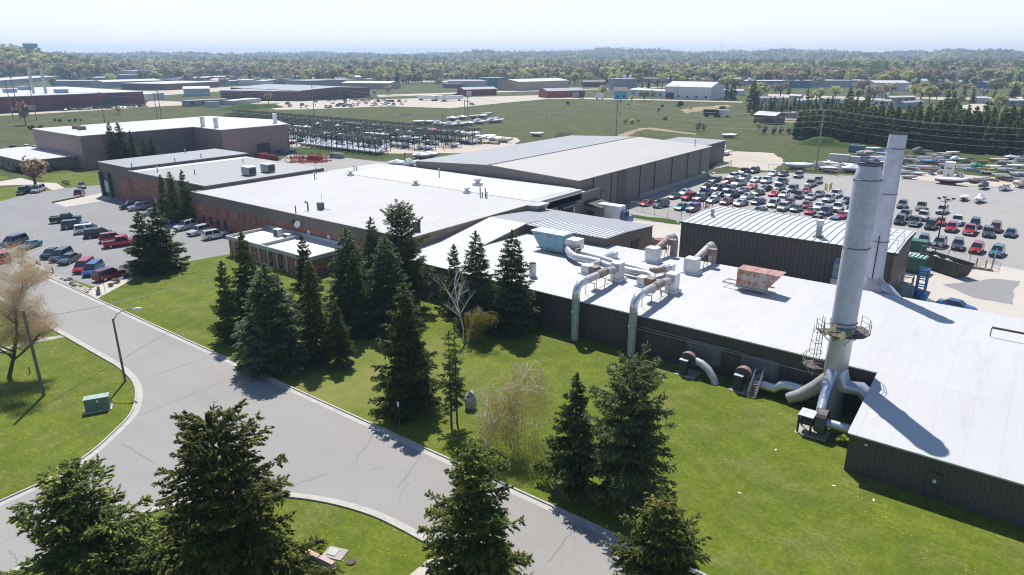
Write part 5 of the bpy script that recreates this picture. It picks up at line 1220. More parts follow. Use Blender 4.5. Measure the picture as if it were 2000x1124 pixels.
def place_tree(key, b, top, hw, label, group=None, rz=None, cat='tree', name='spruce_tree'):
    h_ = tall(b, top); cr, tr, h0 = PROTO[key]
    t = thing(name, label, cat, b, random.random() * 6.28 if rz is None else rz, group)
    for nm, me in (('trunk', tr), ('crown', cr)):
        o = D.objects.new(nm, me); SC.collection.objects.link(o); o.parent = t
    vx = float(np.percentile([math.hypot(v.co.x, v.co.y) for v in list(cr.vertices)[::97]], 98.5)) if not hasattr(place_tree, key) else getattr(place_tree, key)
    setattr(place_tree, key, vx)
    s = h_ / h0; w_ = hw * ppm(b) / vx if hw else s
    w_ *= 1.1 if 'thin' not in key else 1
    w_ = min(max(w_, s * .6), s * 1.7)
    t.scale = (w_, w_, s); return t
T = [('spruce_c', (205, 1230), 915, 150, 'bushy spruce in the bottom left corner by the side street'),
 ('spruce_a', (472, 1215), 808, 162, 'largest spruce, cut by the bottom edge on the street island'),
 ('spruce_c', (930, 1190), 872, 108, 'spruce at the bottom edge standing on the near side of the street'),
 ('spruce_c', (1275, 1260), 985, 118, 'spruce cut by the bottom edge just right of the street'),
 ('spruce_e', (1120, 955), 730, 66, 'dark pointed spruce left of the rounder pine near the kerb'),
 ('spruce_b', (800, 800), 555, 66, 'broad dark spruce behind the street sign'),
 ('spruce_spire', (806, 795), 603, 40, 'slim young spruce merged with the front of the broad spruce behind the street sign'),
 ('spruce_thin', (882, 835), 645, 30, 'thin see-through spruce with bare trunk, left one of two beside the boulder'),
 ('spruce_thin', (893, 828), 632, 25, 'thin see-through spruce with bare trunk, right one of two beside the boulder'),
 ('spruce_e', (665, 712), 590, 34, 'small spruce with a bare lower trunk at the right of the left cluster'),
 ('spruce_spire', (622, 705), 510, 31, 'narrow yellow-green spire spruce in the left cluster'),
 ('spruce_d', (540, 715), 515, 70, 'wide grey-green spruce nearest the kerb in the left cluster'),
 ('spruce_b', (495, 640), 455, 46, 'dark spruce at the back left of the left cluster, in front of the office annex'),
 ('spruce_b', (453, 664), 510, 34, 'dark spruce at the left edge of the left cluster'),
 ('spruce_b', (603, 605), 460, 32, 'slim dark spruce covering the right end of the office annex'),
 ('spruce_d', (690, 640), 445, 50, 'tall spruce at the left of the middle group below the white roof'),
 ('spruce_b', (702, 655), 490, 32, 'smaller spruce in front of the middle group'),
 ('spruce_d', (735, 600), 425, 32, 'slender blue-green spruce top seen behind the middle group'),
 ('pine_round', (792, 600), 405, 52, 'tallest dark conifer of the middle group at the corner of the white roof'),
 ('spruce_d', (762, 645), 463, 52, 'dense layered spruce at the front of the middle group'),
 ('spruce_d', (932, 640), 452, 40, 'spruce behind the white-barked birch'),
 ('spruce_b', (890, 610), 478, 30, 'grey-green spruce peeking out left of the white-barked birch'),
 ('spruce_d', (1000, 645), 450, 46, 'dense spruce at the dark wall beside the lone roof pipe'),
 ('spruce_b', (290, 533), 414, 38, 'left spruce of the pair at the car park edge'),
 ('spruce_b', (322, 528), 405, 42, 'right spruce of the pair at the car park edge'),
 ('spruce_spire', (327, 430), 342, 14, 'left slim spruce of the three at the brick wall'),
 ('spruce_spire', (346, 434), 336, 18, 'middle slim spruce of the three at the brick wall'),
 ('spruce_b', (370, 437), 333, 21, 'right and fullest spruce of the three at the brick wall'),
 ('spruce_b', (228, 331), 239, 17, 'leftmost spruce in front of the mauve warehouse'),
 ('spruce_b', (245, 330), 240, 22, 'fullest spruce in front of the mauve warehouse'),
 ('spruce_b', (266, 328), 256, 15, 'third spruce from the left in front of the mauve warehouse'),
 ('spruce_e', (288, 326), 264, 12, 'fourth spruce from the left in front of the mauve warehouse'),
 ('spruce_b', (304, 325), 265, 15, 'rightmost small spruce in front of the mauve warehouse')]
for k, (key, b, top, hw, lab) in enumerate(T):
    place_tree(key, P(*b), top, hw, lab, rz=k * 1.3)
place_tree('pine_round', P(1222, 985), 712, 88, 'broad rounded many-stemmed pine near the kerb', name='pine_tree', rz=.4)
# dark spruce plantation behind the junk yard: every tree is its own
SPR_ROW = 'spruces of the plantation behind the junk yard'
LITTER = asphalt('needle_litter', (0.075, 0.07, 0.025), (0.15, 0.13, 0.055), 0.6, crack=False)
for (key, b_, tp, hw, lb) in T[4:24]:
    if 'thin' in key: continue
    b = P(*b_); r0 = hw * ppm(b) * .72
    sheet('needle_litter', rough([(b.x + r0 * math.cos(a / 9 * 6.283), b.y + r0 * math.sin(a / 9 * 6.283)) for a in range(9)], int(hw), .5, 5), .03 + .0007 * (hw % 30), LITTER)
def row_tree(b, top, lab=None):
    k = random.random() < .5; me, tr, h0 = PROTO['row_spruce_a' if k else 'row_spruce_b']
    t = D.objects.new('spruce_tree', me); SC.collection.objects.link(t)
    tag(t, lab or 'dark green spruce in the dense plantation behind the junk yard', 'tree', SPR_ROW if lab is None else None)
    t.location = b; s = tall(b, top) / h0; w_ = s * random.uniform(.85, 1.15); t.scale = (w_, w_, s); t.rotation_euler.z = random.random() * 6.28
rr = random.Random(3)
for row in range(4):
    x = 1556 + row * 4
    while x < 2080:
        f = (x - 1560) / 440.0
        yb = 273 + f * 31 - row * (8.5 + 3 * f) + rr.uniform(-2, 2)
        ht = (rr.uniform(54, 70) + 14 * f) * (1 - row * .06) * (.85 if x < 1600 else 1)
        if not (1995 < x and row == 0): row_tree(P(x, yb), yb - ht)
        x += rr.uniform(11, 17) * (1 + .1 * row)
for x in range(1462, 1700, 8): row_tree(P(x, rr.uniform(216, 226)), rr.uniform(186, 203))
for px, yb, top, lab in ((1655, 222, 170, 'large spruce towering above the plantation, left of the wooden pole wires'), (1693, 205, 170, 'narrow dark conifer among the mobile homes'), (1843, 232, 176, 'tall dark conifer standing above the plantation at the right'), (1856, 228, 178, 'second tall conifer above the plantation at the right'),
    (1880, 198, 170, 'dark conifer beside the yellow-green tree at the right'), (1898, 202, 176, 'dark conifer right of the yellow-green tree'), (1937, 206, 180, 'slim dark conifer near the right car park'), (1996, 205, 186, 'dark conifer at the right edge'),
    (1430, 196, 156, 'dark conifer group tree right of the large white shed'), (1418, 196, 162, 'smaller dark conifer beside the large white shed'), (1468, 212, 158, 'big dark spruce right of the large white shed, largest of its group'), (1478, 205, 176, 'dark spruce in front of the blue factory'), (1540, 185, 160, 'dark conifer at the long blue factory'), (1515, 180, 168, 'round dark conifer at the left of the blue factory'), (1577, 188, 170, 'broad dark conifer right of the blue factory wall'),
    (1352, 166, 144, 'dark broad conifer behind the large white shed'), (856, 145, 117, 'very broad dark conifer standing above the far tree belt'), (1238, 172, 157, 'small conifer beside the grey silo block'), (1254, 172, 158, 'second small conifer beside the grey silo block'), (1265, 173, 158, 'third small conifer beside the grey silo block'),
    (328, 147, 122, 'tall conifer in the tree belt left of the blue grey plant'), (388, 150, 131, 'pointed conifer in the tree belt behind the town roofs'), (132, 151, 133, 'pointed conifer at the far left of the tree belt'), (78, 152, 137, 'round-topped conifer at the far left of the tree belt'), (40, 151, 135, 'conifer at the far left next to the factory stacks'), (276, 160, 136, 'dark conifer in front of the blue grey plant')):
    row_tree(P(px, yb), top, lab)
# ---- broad-leaved trees in early spring
def leafball(seed, n, leaf, mat, name, rx=1.0, rz=.8, trunk=True, clumps=14, hollow=.55):
    """crown of small faces gathered in clumps round limbs; unit radius, base at z=0, total height about 2"""
    g = np.random.default_rng(seed); cc = unit(g.normal(0, 1, (clumps, 3))) * (g.random((clumps, 1)) ** .4) * .68; cc[:, 2] *= .85
    idx = g.integers(0, clumps, n); cr = g.uniform(.26, .46, clumps)
    off = unit(g.normal(0, 1, (n, 3))) * (g.random((n, 1)) ** .45) * cr[idx][:, None]
    C = cc[idx] + off; out = unit(off + C * .6 + [0, 0, .25])
    nr = unit(out + g.normal(0, .5, (n, 3))); A = unit(np.cross(nr, g.normal(0, 1, (n, 3)))); B = np.cross(nr, A)
    l = leaf * g.uniform(.6, 1.4, (n, 1)); C = C * [rx, rx, rz] + [0, 0, 1.25]
    crn = g.uniform(0, .35, clumps)
    if not trunk: C = C - [0, 0, .62]
    rn = np.clip(crn[idx] + g.uniform(0, .65, n), 0, 1)
    tb = MB(); tb.tube([(0, 0, -.02), (0, 0, .6), (0, 0, 1.2)], [.06, .045, .02], 5)
    for c in cc[:8 if trunk else 0]: tb.tube([(0, 0, .5), tuple(c * .8 + [0, 0, 1.2])], [.03, .008], 4, 0, False)
    return quads_mesh(name, C, A * l, B * l * .7, [mat, BARK], rn, (tb.v, tb.f))
LG = [foliage('yellow_green_leaves', (0.3, 0.32, 0.1), (0.56, 0.56, 0.22), tl=.3), foliage('olive_leaves', (0.21, 0.22, 0.09), (0.43, 0.42, 0.2), tl=.3),
      foliage('bronze_buds', (0.28, 0.19, 0.1), (0.48, 0.34, 0.2), tl=.3), foliage('bare_twigs', (0.24, 0.2, 0.16), (0.42, 0.36, 0.29), tl=.3), foliage('dark_leaves', (0.03, 0.05, 0.02), (0.06, 0.09, 0.035)), foliage('blossom', (0.35, 0.28, 0.25), (0.5, 0.42, 0.38), tl=.3)]
LB = {}; BU = {}
for k, mt in enumerate(LG): LB[k] = [leafball(30 + k * 3 + j, 420 if k < 4 else 380, .13, mt, 'broadleaf_%d_%d' % (k, j), clumps=12 + 3 * j) for j in range(2)]; BU[k] = leafball(80 + k, 300, .14, mt, 'bush_%d' % k, trunk=False)
KIND = ['yellow-green spring tree', 'olive-green budding tree', 'bronze-brown budding tree', 'grey leafless tree', 'dark green tree', 'pale pink blossoming tree']
def broad(b, h_, k, label=None, group=None, w_=1.0, name='broadleaf_tree', cat='tree'):
    o = D.objects.new(name, BU[k] if name == 'bush' else random.choice(LB[k])); SC.collection.objects.link(o); o.location = b
    s = h_ / (2.05 if name != 'bush' else 1.4); o.scale = (s * w_, s * w_, s); o.rotation_euler.z = random.random() * 6.28
    return tag(o, label or KIND[k] + ' in the belt of trees between the town roofs', cat, group)
# named solitary trees
for px, yb, top, k, w_, lab in ((525, 203, 181, 0, 1.1, 'round yellow-green tree standing in front of the long dark warehouse at the far left'), (1177, 191, 163, 0, .8, 'yellow-green tree beside the small blue house'), (1234, 199, 186, 0, 1, 'low yellow-green bush-like tree right of the small blue house'),
    (1258, 198, 174, 3, 1.2, 'leafless spreading tree in front of the low white building'), (1273, 196, 174, 1, .7, 'thin greenish tree just left of the large white shed'), (760, 186, 165, 3, 1.2, 'leafless tree right of the far car park warehouse'), (732, 188, 176, 5, 1.0, 'pale blossoming bush at the corner of the far warehouse'),
    (233, 224, 208, 0, 1.3, 'yellow-green bush in the field in front of the maroon factory'), (1800, 195, 168, 0, 1.1, 'yellow-green tree beside the white mobile homes'), (1828, 197, 171, 2, 1.0, 'bronze tree among the mobile homes'), (1870, 215, 184, 0, .8, 'yellow-green tree above the plantation at the right'),
    (1950, 222, 182, 0, 1.0, 'large pale green tree by the right car park'), (1900, 184, 167, 0, 1.0, 'pale green tree beside the blue house at the right'), (1600, 200, 170, 0, 1.1, 'pale yellow tree in front of the long blue factory'), (1628, 192, 166, 0, .9, 'pale yellow-green tree at the middle of the long blue factory'),
    (1675, 200, 171, 1, .9, 'thin olive tree at the right part of the blue factory'), (1580, 205, 184, 0, 1.2, 'low yellow tree in front of the long blue factory'), (1745, 243, 216, 2, .8, 'rust-brown leafless tree within the spruce plantation'), (1620, 255, 222, 2, .9, 'orange-brown tree at the left end of the spruce plantation'),
    (1976, 259, 236, 0, .9, 'thin budding tree by the small white-roofed shed'), (1480, 262, 236, 0, .5, 'slim budding tree in front of the brown shed')):
    b = P(px, yb); broad(b, tall(b, top), k, lab, None, w_)
for px, yb, top, k, lab in ((1327, 209, 195, 4, 'dark round bush in the field before the large white shed'), (1293, 210, 203, 4, 'small dark bush left of the round field bush'), (1299, 235, 226, 4, 'dark bush in the middle of the brown field'), (1286, 219, 207, 3, 'bare twiggy bush in the field'), (1348, 214, 206, 0, 'pale green bush in the field'),
    (1411, 219, 205, 4, 'dark bush above the black and white trailers'), (1108, 206, 195, 1, 'olive bush at the left of the field'), (1234, 242, 231, 0, 'yellowish bush in the middle field'), (1247, 238, 231, 5, 'pale blossoming bush in the middle field'), (1221, 240, 230, 2, 'rusty small bush in the middle field'),
    (1212, 224, 218, 3, 'small twiggy bush in the middle field'), (1068, 232, 229, 4, 'tiny dark bush at the left of the field'), (1228, 206, 202, 4, 'tiny dark bush below the blue house'), (108, 237, 231, 4, 'left of the small evergreen bushes before the mauve warehouse'), (117, 238, 231, 4, 'second small evergreen bush before the mauve warehouse'),
    (136, 238, 232, 4, 'third small evergreen bush before the mauve warehouse'), (147, 237, 230, 4, 'tallest small evergreen bush before the mauve warehouse'), (159, 237, 232, 4, 'fifth small evergreen bush before the mauve warehouse'), (62, 254, 242, 4, 'dark scrub at the back corner of the mauve warehouse'), (80, 252, 243, 4, 'second dark scrub at the back corner of the mauve warehouse'),
    (1362, 256, 232, 3, 'slender leafless sapling in the brown field'), (1375, 256, 238, 3, 'second slender leafless sapling in the brown field'), (1492, 262, 240, 3, 'leafless sapling before the small white-roofed shed'), (1510, 263, 242, 3, 'leafless sapling right of the small white-roofed shed'), (1524, 262, 244, 3, 'leafless sapling left of the spruce plantation'), (1540, 263, 243, 3, 'leafless sapling at the edge of the spruce plantation'),
    (1205, 192, 186, 1, 'olive shrub left of the camper'), (960, 205, 203, 4, 'low dark scrub in the pale yard'), (588, 212, 208, 4, 'small dark shrub below the far parked cars')):
    b = P(px, yb); broad(b, tall(b, top), k, lab, None, 1.0 if k != 3 else .5, 'bush', 'bush')
b = P(70, 368); broad(b, tall(b, 300), 2, 'round copper-brown twiggy tree before the brown office wing', None, 1.15)
b = P(51, 245); broad(b, tall(b, 195), 2, 'rusty leafless tree at the left, in front of the maroon factory', None, .8)
for b, s, lab, c_ in SHRUBS:
    mt = foliage(lab[:12].replace(' ', '_'), tuple(x * .7 for x in c_), tuple(x * 1.5 for x in c_)); o = D.objects.new('bush', leafball(int(s * 99), 1500, .07, mt, 'bush', trunk=False)); SC.collection.objects.link(o); o.location = b; o.scale = (s, s, s * .85); tag(o, lab, 'bush')
# small foundation shrubs by the office wing and the plant beds
for k in range(12):
    b = P(14 + k * 9.5 + random.uniform(-3, 3), 335 + 2.2 * math.sin(k)) ; broad(b, random.uniform(1.2, 2.2), 4, 'low dark shrub along the brown office wing', 'shrubs along the office wing', 1.0, 'bush', 'bush')
b = P(132, 361); broad(b, 1.8, 1, 'olive shrub in the bed beside the light pole on the left', None, 1.2, 'bush', 'bush')
# individual trees of the town belt (largest in view); the rest of the woods is one mass
GRP = 'trees standing between the roofs of the town'
rr = random.Random(21); cnt = 0
zones = [((0, 560), (146, 158), 60), ((560, 1000), (146, 168), 60), ((1000, 1500), (150, 170), 45), ((1500, 2000), (156, 172), 45)]
for (xa, xb), (yc, yd), n_ in zones:
    for k in range(n_):
        px = rr.uniform(xa, xb); py = rr.uniform(yc, yd)
        kk = rr.choices([0, 1, 2, 3], [5, 4, 3, 3])[0]
        b = P(px, py); broad(b, rr.uniform(14, 23), kk, None, GRP + ', ' + KIND[kk], rr.uniform(.9, 1.25)); cnt += 1
# ---- orange-budded tree, birches: branched individually
def branchy(name, seed, b, h_, spread, label, bark, leafmat, nleaf=6000, leaf=.05, levels=4, weep=False, lean_=(0, 0), trunk=.2, droplen=0, first=.28, keepleaf=1.0):
    g = random.Random(seed); tb = MB(); tips = []
    def grow(p, d, Lb, r_, lv):
        n_ = 4; pts = [p]; q = p.copy(); dd = d.copy()
        for k in range(n_):
            dd = (dd + Vector((g.uniform(-.22, .22), g.uniform(-.22, .22), g.uniform(-.05, .16) if not (weep and lv > 1) else g.uniform(-.3, .05)))).normalized()
            q = q + dd * (Lb / n_); pts.append(q.copy())
        rs = [r_ * (1 - .6 * k / n_) for k in range(n_ + 1)]
        tb.tube(pts, rs, 6 if lv < 2 else 3, 0, False)
        if lv >= levels - 1:
            tips.extend(pts[1:])
        if lv < levels:
            nb = {0: 9 if levels > 4 else 7, 1: 6 if levels > 4 else 5, 2: 4, 3: 3}.get(lv, 2)
            for k in range(nb):
                f = g.uniform(first if lv == 0 else .25, 1.0); i = min(n_ - 1, int(f * n_)); o = pts[i].lerp(pts[i + 1], f * n_ - i)
                a = g.uniform(0, 6.28); side = Vector((math.cos(a), math.sin(a), g.uniform(.1, .7)))
                nd = (dd * .35 + side * spread).normalized()
                grow(o, nd, Lb * g.uniform(.42, .62), rs[i] * .55, lv + 1)
    d0 = Vector((lean_[0], lean_[1], 1)).normalized()
    grow(Vector((0, 0, 0)), d0, h_ * .62, trunk, 0)
    t = thing(name, label, 'tree', b)
    tb.build('trunk', bark, t)
    if leafmat and tips:
        T_ = np.array([tuple(p) for p in tips]); gg = np.random.default_rng(seed)
        if weep:
            C = []; A = []; n_ = nleaf
            idx = gg.integers(0, len(T_), n_); dl = gg.random(n_) ** .8 * droplen * (.4 + .6 * gg.random(len(T_)))[idx]
            ph = gg.random(len(T_))[idx] * 6.28
            st = gg.integers(0, 4, n_) * 1.57 + ph
            C = T_[idx] + np.stack([.18 * np.cos(st) * (1 + .3 * dl), .18 * np.sin(st) * (1 + .3 * dl), -dl], 1) + gg.normal(0, .03, (n_, 3))
            C = C[C[:, 2] > .8]; n_ = len(C)
            A = unit(gg.normal(0, .25, (n_, 3)) + [0, 0, -1]) * leaf * 1.8; B = unit(gg.normal(0, 1, (n_, 3)) * [1, 1, .1]) * leaf * .35
        else:
            idx = gg.integers(0, len(T_), nleaf); n_ = nleaf
            C = T_[idx] + gg.normal(0, .34, (n_, 3)); A = unit(gg.normal(0, 1, (n_, 3)) + [0, 0, .3]) * leaf; B = unit(gg.normal(0, 1, (n_, 3))) * leaf * .5
        me = quads_mesh('crown', C, A, B, [leafmat], gg.random(n_)); o = D.objects.new('crown', me); SC.collection.objects.link(o); o.parent = t
    return t
b = P(18, 738); branchy('budding_tree', 23, b, tall(b, 530) * 1.25, 1.25, 'wide orange-budded tree at the left edge beside the leaning pole', BARK, foliage('orange_buds', (0.46, 0.35, 0.2), (0.72, 0.57, 0.36), tl=.4), 90000, .055, 5, trunk=.22, first=.2, lean_=(.1, .14))
b = P(-70, 800); branchy('budding_tree', 9, b, 9, 1.0, 'second budding tree mostly outside the left edge', BARK, MC['orange_buds'], 6000, .06, 4, trunk=.2, lean_=(.1, .1))
b = P(943, 872); branchy('birch_tree', 5, b, 6.6, .9, 'white-barked dead leaning birch with bare branches near the kerb', BIRCH, None, 0, .05, 3, lean_=(-.06, .05), trunk=.17, first=.35)
b2 = b + Vector((.35, .1, 0)); branchy('birch_tree', 8, b2, 10.5, 1.0, 'weeping birch with thin hanging yellow-brown twigs', BIRCH, foliage('weeping_twigs', (0.32, 0.28, 0.1), (0.55, 0.49, 0.2), tl=.4), 24000, .06, 3, weep=True, lean_=(.32, .2), trunk=.13, droplen=4.6)
b = P(905, 668); branchy('birch_tree', 12, b, 11, .5, 'white-barked birch with bare crown at the dark wall', BIRCH, None, 0, .05, 4, trunk=.13, first=.45)
branchy('birch_tree', 14, b + Vector((.5, .3, 0)), 6.0, 1.1, 'yellow-leaved drooping birch in front of the dark spruces', BIRCH, foliage('yellow_birch_leaves', (0.2, 0.16, 0.03), (0.38, 0.31, 0.07), tl=.4), 8000, .07, 3, weep=True, lean_=(.25, .1), trunk=.1, droplen=2.2)
b = P(918, 798); tag(MB().rocky((0, 0, .8), .75, .55, 1.15, 44).build('boulder', plain('pale_boulder', (0.34, 0.36, 0.33), 0.9, 0, .35, 3), None, b), 'tall pale boulder with white top between the thin spruces and the dead birch', 'boulder')
# ---- woods out to the hills: one mass, instanced from a few crowns
def wood_mass(label, pts, kinds, name='woodland'):
    for kk in sorted(set(kinds)):
        sel = [p for p, q in zip(pts, kinds) if q == kk]
        me = D.meshes.new(name); me.from_pydata([p[:3] for p in sel], [], [])
        a = me.attributes.new('sz', 'FLOAT', 'POINT'); a.data.foreach_set('value', [p[3] for p in sel])
        o = D.objects.new(name, me); SC.collection.objects.link(o); o['kind'] = 'stuff'; o['label'] = label + ', ' + (KIND[kk] + 's' if kk < 9 else 'dark conifers')
        ng = D.node_groups.new('scatter', 'GeometryNodeTree'); ng.interface.new_socket('Geometry', in_out='INPUT', socket_type='NodeSocketGeometry'); ng.interface.new_socket('Geometry', in_out='OUTPUT', socket_type='NodeSocketGeometry')
        gi = ng.nodes.new('NodeGroupInput'); go = ng.nodes.new('NodeGroupOutput'); ip = ng.nodes.new('GeometryNodeInstanceOnPoints'); oi = ng.nodes.new('GeometryNodeObjectInfo')
        na = ng.nodes.new('GeometryNodeInputNamedAttribute'); na.data_type = 'FLOAT'; na.inputs[0].default_value = 'sz'
        rv = ng.nodes.new('FunctionNodeRandomValue'); rv.data_type = 'FLOAT_VECTOR'; rv.inputs[0].default_value = (0, 0, 0); rv.inputs[1].default_value = (0, 0, 6.28)
        src = D.objects.new('wood_source', LOW[kk]); oi.inputs['Object'].default_value = src
        ng.links.new(gi.outputs[0], ip.inputs['Points']); ng.links.new(oi.outputs['Geometry'], ip.inputs['Instance']); ng.links.new(na.outputs[0], ip.inputs['Scale']); ng.links.new(rv.outputs[0], ip.inputs['Rotation']); ng.links.new(ip.outputs[0], go.inputs[0])
        md = o.modifiers.new('scatter', 'NODES'); md.node_group = ng
LOW = {k: leafball(60 + k, 230, .19, LG[k], 'low_broadleaf_%d' % k, clumps=10) for k in range(4)}
C, A, B, Rn, _ = conifer(99, h=2.2, r=.5, n=420, whorl=.16, leaf=.1, ragged=.3, shape=.7); LOW[9] = quads_mesh('low_conifer', C, A, B, [SPR], Rn)
g = np.random.default_rng(77); pts = []; kinds = []
clear = [(1000, 1440, 165, 400), (870, 1000, 166, 400)]
for k in range(42000):
    u = g.random(); d = (750 ** 1.35 + u * (5300 ** 1.35 - 750 ** 1.35)) ** (1 / 1.35); px = g.uniform(-60, 2060)
    x, y = polar(px, d); z = hill(px, d); qx, qy = pix((x, y, z))
    lim = 157 if px < 560 else (163 if px < 1000 else (162 if px < 1500 else 166))
    lim -= 8 * (0.5 + 0.5 * math.sin(px * .03))
    if qy > lim: continue
    thin = 1.0 if d > 1500 else .75
    if g.random() > thin: continue
    s = g.uniform(12, 25) * (1 + max(0, d - 1600) / 5000)
    cf = .1 + .25 * (math.sin(px * .013 + d * .004) > .75) + (.35 if (1580 < px and 800 < d < 1350) else 0)
    if g.random() < cf: kk = 9; s *= 1.05
    else:
        v = math.sin(x * .012) + math.sin(y * .015 + 1) + g.normal() * .9
        kk = 0 if v > .8 else (1 if v > -.1 else (2 if v > -.9 else 3))
    pts.append((x, y, z - .3, s / 2.05)); kinds.append(kk)
wood_mass('woods covering the town and the hills to the horizon', pts, kinds)
# ================================================================ vehicles
def car_meshes(kind):
    """x = forward. returns list of (part name, mesh, material slot is paint?)"""
    P_ = dict(  # length, width, profile of lower body top (x,z), cabin base/top
        sedan=(4.7, 1.8, [(-2.35, .55, .78), (-2.25, .4, .92), (-1.5, .32, .98), (-.2, .3, .95), (1.0, .3, .93), (2.0, .32, .78), (2.32, .4, .62)], (-1.75, 1.05), (-1.0, .35), .95, 1.42),
        coupe=(4.5, 1.78, [(-2.2, .55, .76), (-2.1, .4, .88), (-1.4, .3, .92), (-.2, .28, .9), (.9, .28, .86), (1.9, .3, .72), (2.22, .38, .58)], (-1.7, 1.0), (-.75, .1), .9, 1.3),
        suv=(4.75, 1.9, [(-2.35, .5, .95), (-2.3, .42, 1.08), (-1.5, .38, 1.12), (-.2, .36, 1.1), (1.05, .36, 1.08), (2.05, .38, .98), (2.35, .42, .78)], (-2.28, 1.1), (-2.0, .45), 1.09, 1.75),
        van=(5.0, 1.98, [(-2.5, .45, .95), (-2.42, .35, 1.05), (-1.5, .32, 1.08), (-.2, .3, 1.06), (1.2, .3, 1.02), (2.1, .32, .88), (2.5, .4, .66)], (-2.42, 1.65), (-2.2, .65), 1.05, 1.76),
        pickup=(5.7, 2.0, [(-2.85, .6, 1.08), (-2.8, .5, 1.1), (-1.5, .48, 1.12), (-.2, .45, 1.12), (1.2, .45, 1.12), (2.5, .48, 1.05), (2.85, .5, .85)], (-.9, 1.35), (-.7, .75), 1.1, 1.85))
    Ln, W, prof, cb, ct, zb, zt = P_[kind]; out = []; hw = W / 2
    m = MB(); rows = []
    for i, (x, z0, z1) in enumerate(prof):
        f = .86 if i in (0, len(prof) - 1) else (.95 if i in (1, len(prof) - 2) else 1.0); h_ = hw * f
        rows.append([(x, -h_ * .92, z0 - .12), (x, -h_, z0 + .1), (x, -h_, z1 - .16), (x, -h_ * .86, z1), (x, 0, z1 + .035), (x, h_ * .86, z1), (x, h_, z1 - .16), (x, h_, z0 + .1), (x, h_ * .92, z0 - .12)])
    n = len(rows[0]); vs = [v for r_ in rows for v in r_]
    fs = [(i * n + k, (i + 1) * n + k, (i + 1) * n + k + 1, i * n + k + 1) for i in range(len(rows) - 1) for k in range(n - 1)]
    m.add(vs, fs, 0, False); m.add(rows[0], [list(range(n))]); m.add(rows[-1], [list(range(n))[::-1]])
    m.add([r_[0] for r_ in rows] + [r_[-1] for r_ in rows], [(i, i + len(rows), i + len(rows) + 1, i + 1) for i in range(len(rows) - 1)])
    # cabin: painted pillars and roof
    def cab(g, wb, wt, zb_, zt_):
        return [(cb[0] - g, -wb, zb_), (cb[1] + g, -wb, zb_), (cb[1] + g, wb, zb_), (cb[0] - g, wb, zb_), (ct[0] - g, -wt, zt_), (ct[1] + g, -wt, zt_), (ct[1] + g, wt, zt_), (ct[0] - g, wt, zt_)]
    wb, wt = hw * .88, hw * .7
    c = cab(0, wb, wt, zb - .05, zt)
    m.add(c, [(4, 5, 6, 7), (0, 1, 5, 4), (1, 2, 6, 5), (2, 3, 7, 6), (3, 0, 4, 7)], 0, False)
    if kind == 'pickup':    # open bed drawn as dark sunken floor with rails
        m.box(-2.82, -.95, -hw * .98, -hw * .86, 1.08, 1.3); m.box(-2.82, -.95, hw * .86, hw * .98, 1.08, 1.3); m.box(-2.86, -2.74, -hw * .86, hw * .86, .7, 1.3)
        m.box(-1.0, -.92, -hw * .86, hw * .86, 1.1, 1.32)
    out.append(('body', m, 'P'))
    if kind == 'pickup':
        out.append(('bed_floor', MB().box(-2.72, -1.02, -hw * .85, hw * .85, 1.125, 1.17), BLACKPL))
    V = [Vector(x) for x in c]
    def pane(a, b, c_, d, ins=.1, off=.012):
        q = [V[a], V[b], V[c_], V[d]]; ce = sum(q, Vector()) / 4; nr = (q[1] - q[0]).cross(q[3] - q[0]).normalized()
        r_ = []
        for v in q:
            t_ = v.lerp(ce, ins); r_.append(t_ + nr * off)
        # keep away from the belt line
        return r_
    def pane_mesh(*ids, ins=.09):
        q = pane(*ids, ins=ins); return MB().add(q, [(0, 1, 2, 3)])
    out.append(('windshield', pane_mesh(1, 2, 6, 5, ins=.07), GLASS)); out.append(('rear_window', pane_mesh(3, 0, 4, 7, ins=.12), GLASS))
    for ids in ((0, 1, 5, 4), (2, 3, 7, 6)):
        q = pane(*ids, ins=.1); mm = MB()
        for u0, u1 in ((.0, .47), (.53, 1.0)):
            a = q[0].lerp(q[1], u0); b = q[0].lerp(q[1], u1); c2 = q[3].lerp(q[2], u1); d = q[3].lerp(q[2], u0); mm.add([a, b, c2, d], [(0, 1, 2, 3)])
        out.append(('side_window', mm, GLASS))
    wr = .36 if kind in ('suv', 'pickup') else .32; fx = Ln * .31; rx = -Ln * .3
    for x in (fx, rx):
        for s in (-1, 1):
            mm = MB(); mm.tube([(x, s * (hw - .22), wr), (x, s * (hw + .015), wr)], wr, 14, 0, True, False); mm.disc((x, s * (hw + .02), wr), (0, s, 0), wr * .62, 10, 1)
            out.append(('wheel', mm, (TYRE, RIM)))
    zf = prof[-1][2]
    for s in (-1, 1):
        out.append(('headlight', MB().box(prof[-1][0] - .12, prof[-1][0] + .02, s * hw * .62 - .17, s * hw * .62 + .17, zf - .16, zf - .02), HLAMP))
        out.append(('tail_light', MB().box(prof[0][0] - .02, prof[0][0] + .1, s * hw * .68 - .12, s * hw * .68 + .12, prof[0][2] - .25, prof[0][2] - .05), TLAMP))
    out.append(('bumper', MB().box(prof[-1][0] - .1, prof[-1][0] + .06, -hw * .8, hw * .8, prof[-1][1] - .05, prof[-1][1] + .14), BLACKPL if kind != 'pickup' else CHROME))
    out.append(('grille', MB().box(prof[-1][0] - .05, prof[-1][0] + .03, -hw * .38, hw * .38, zf - .24, zf - .06), BLACKPL))
    return out
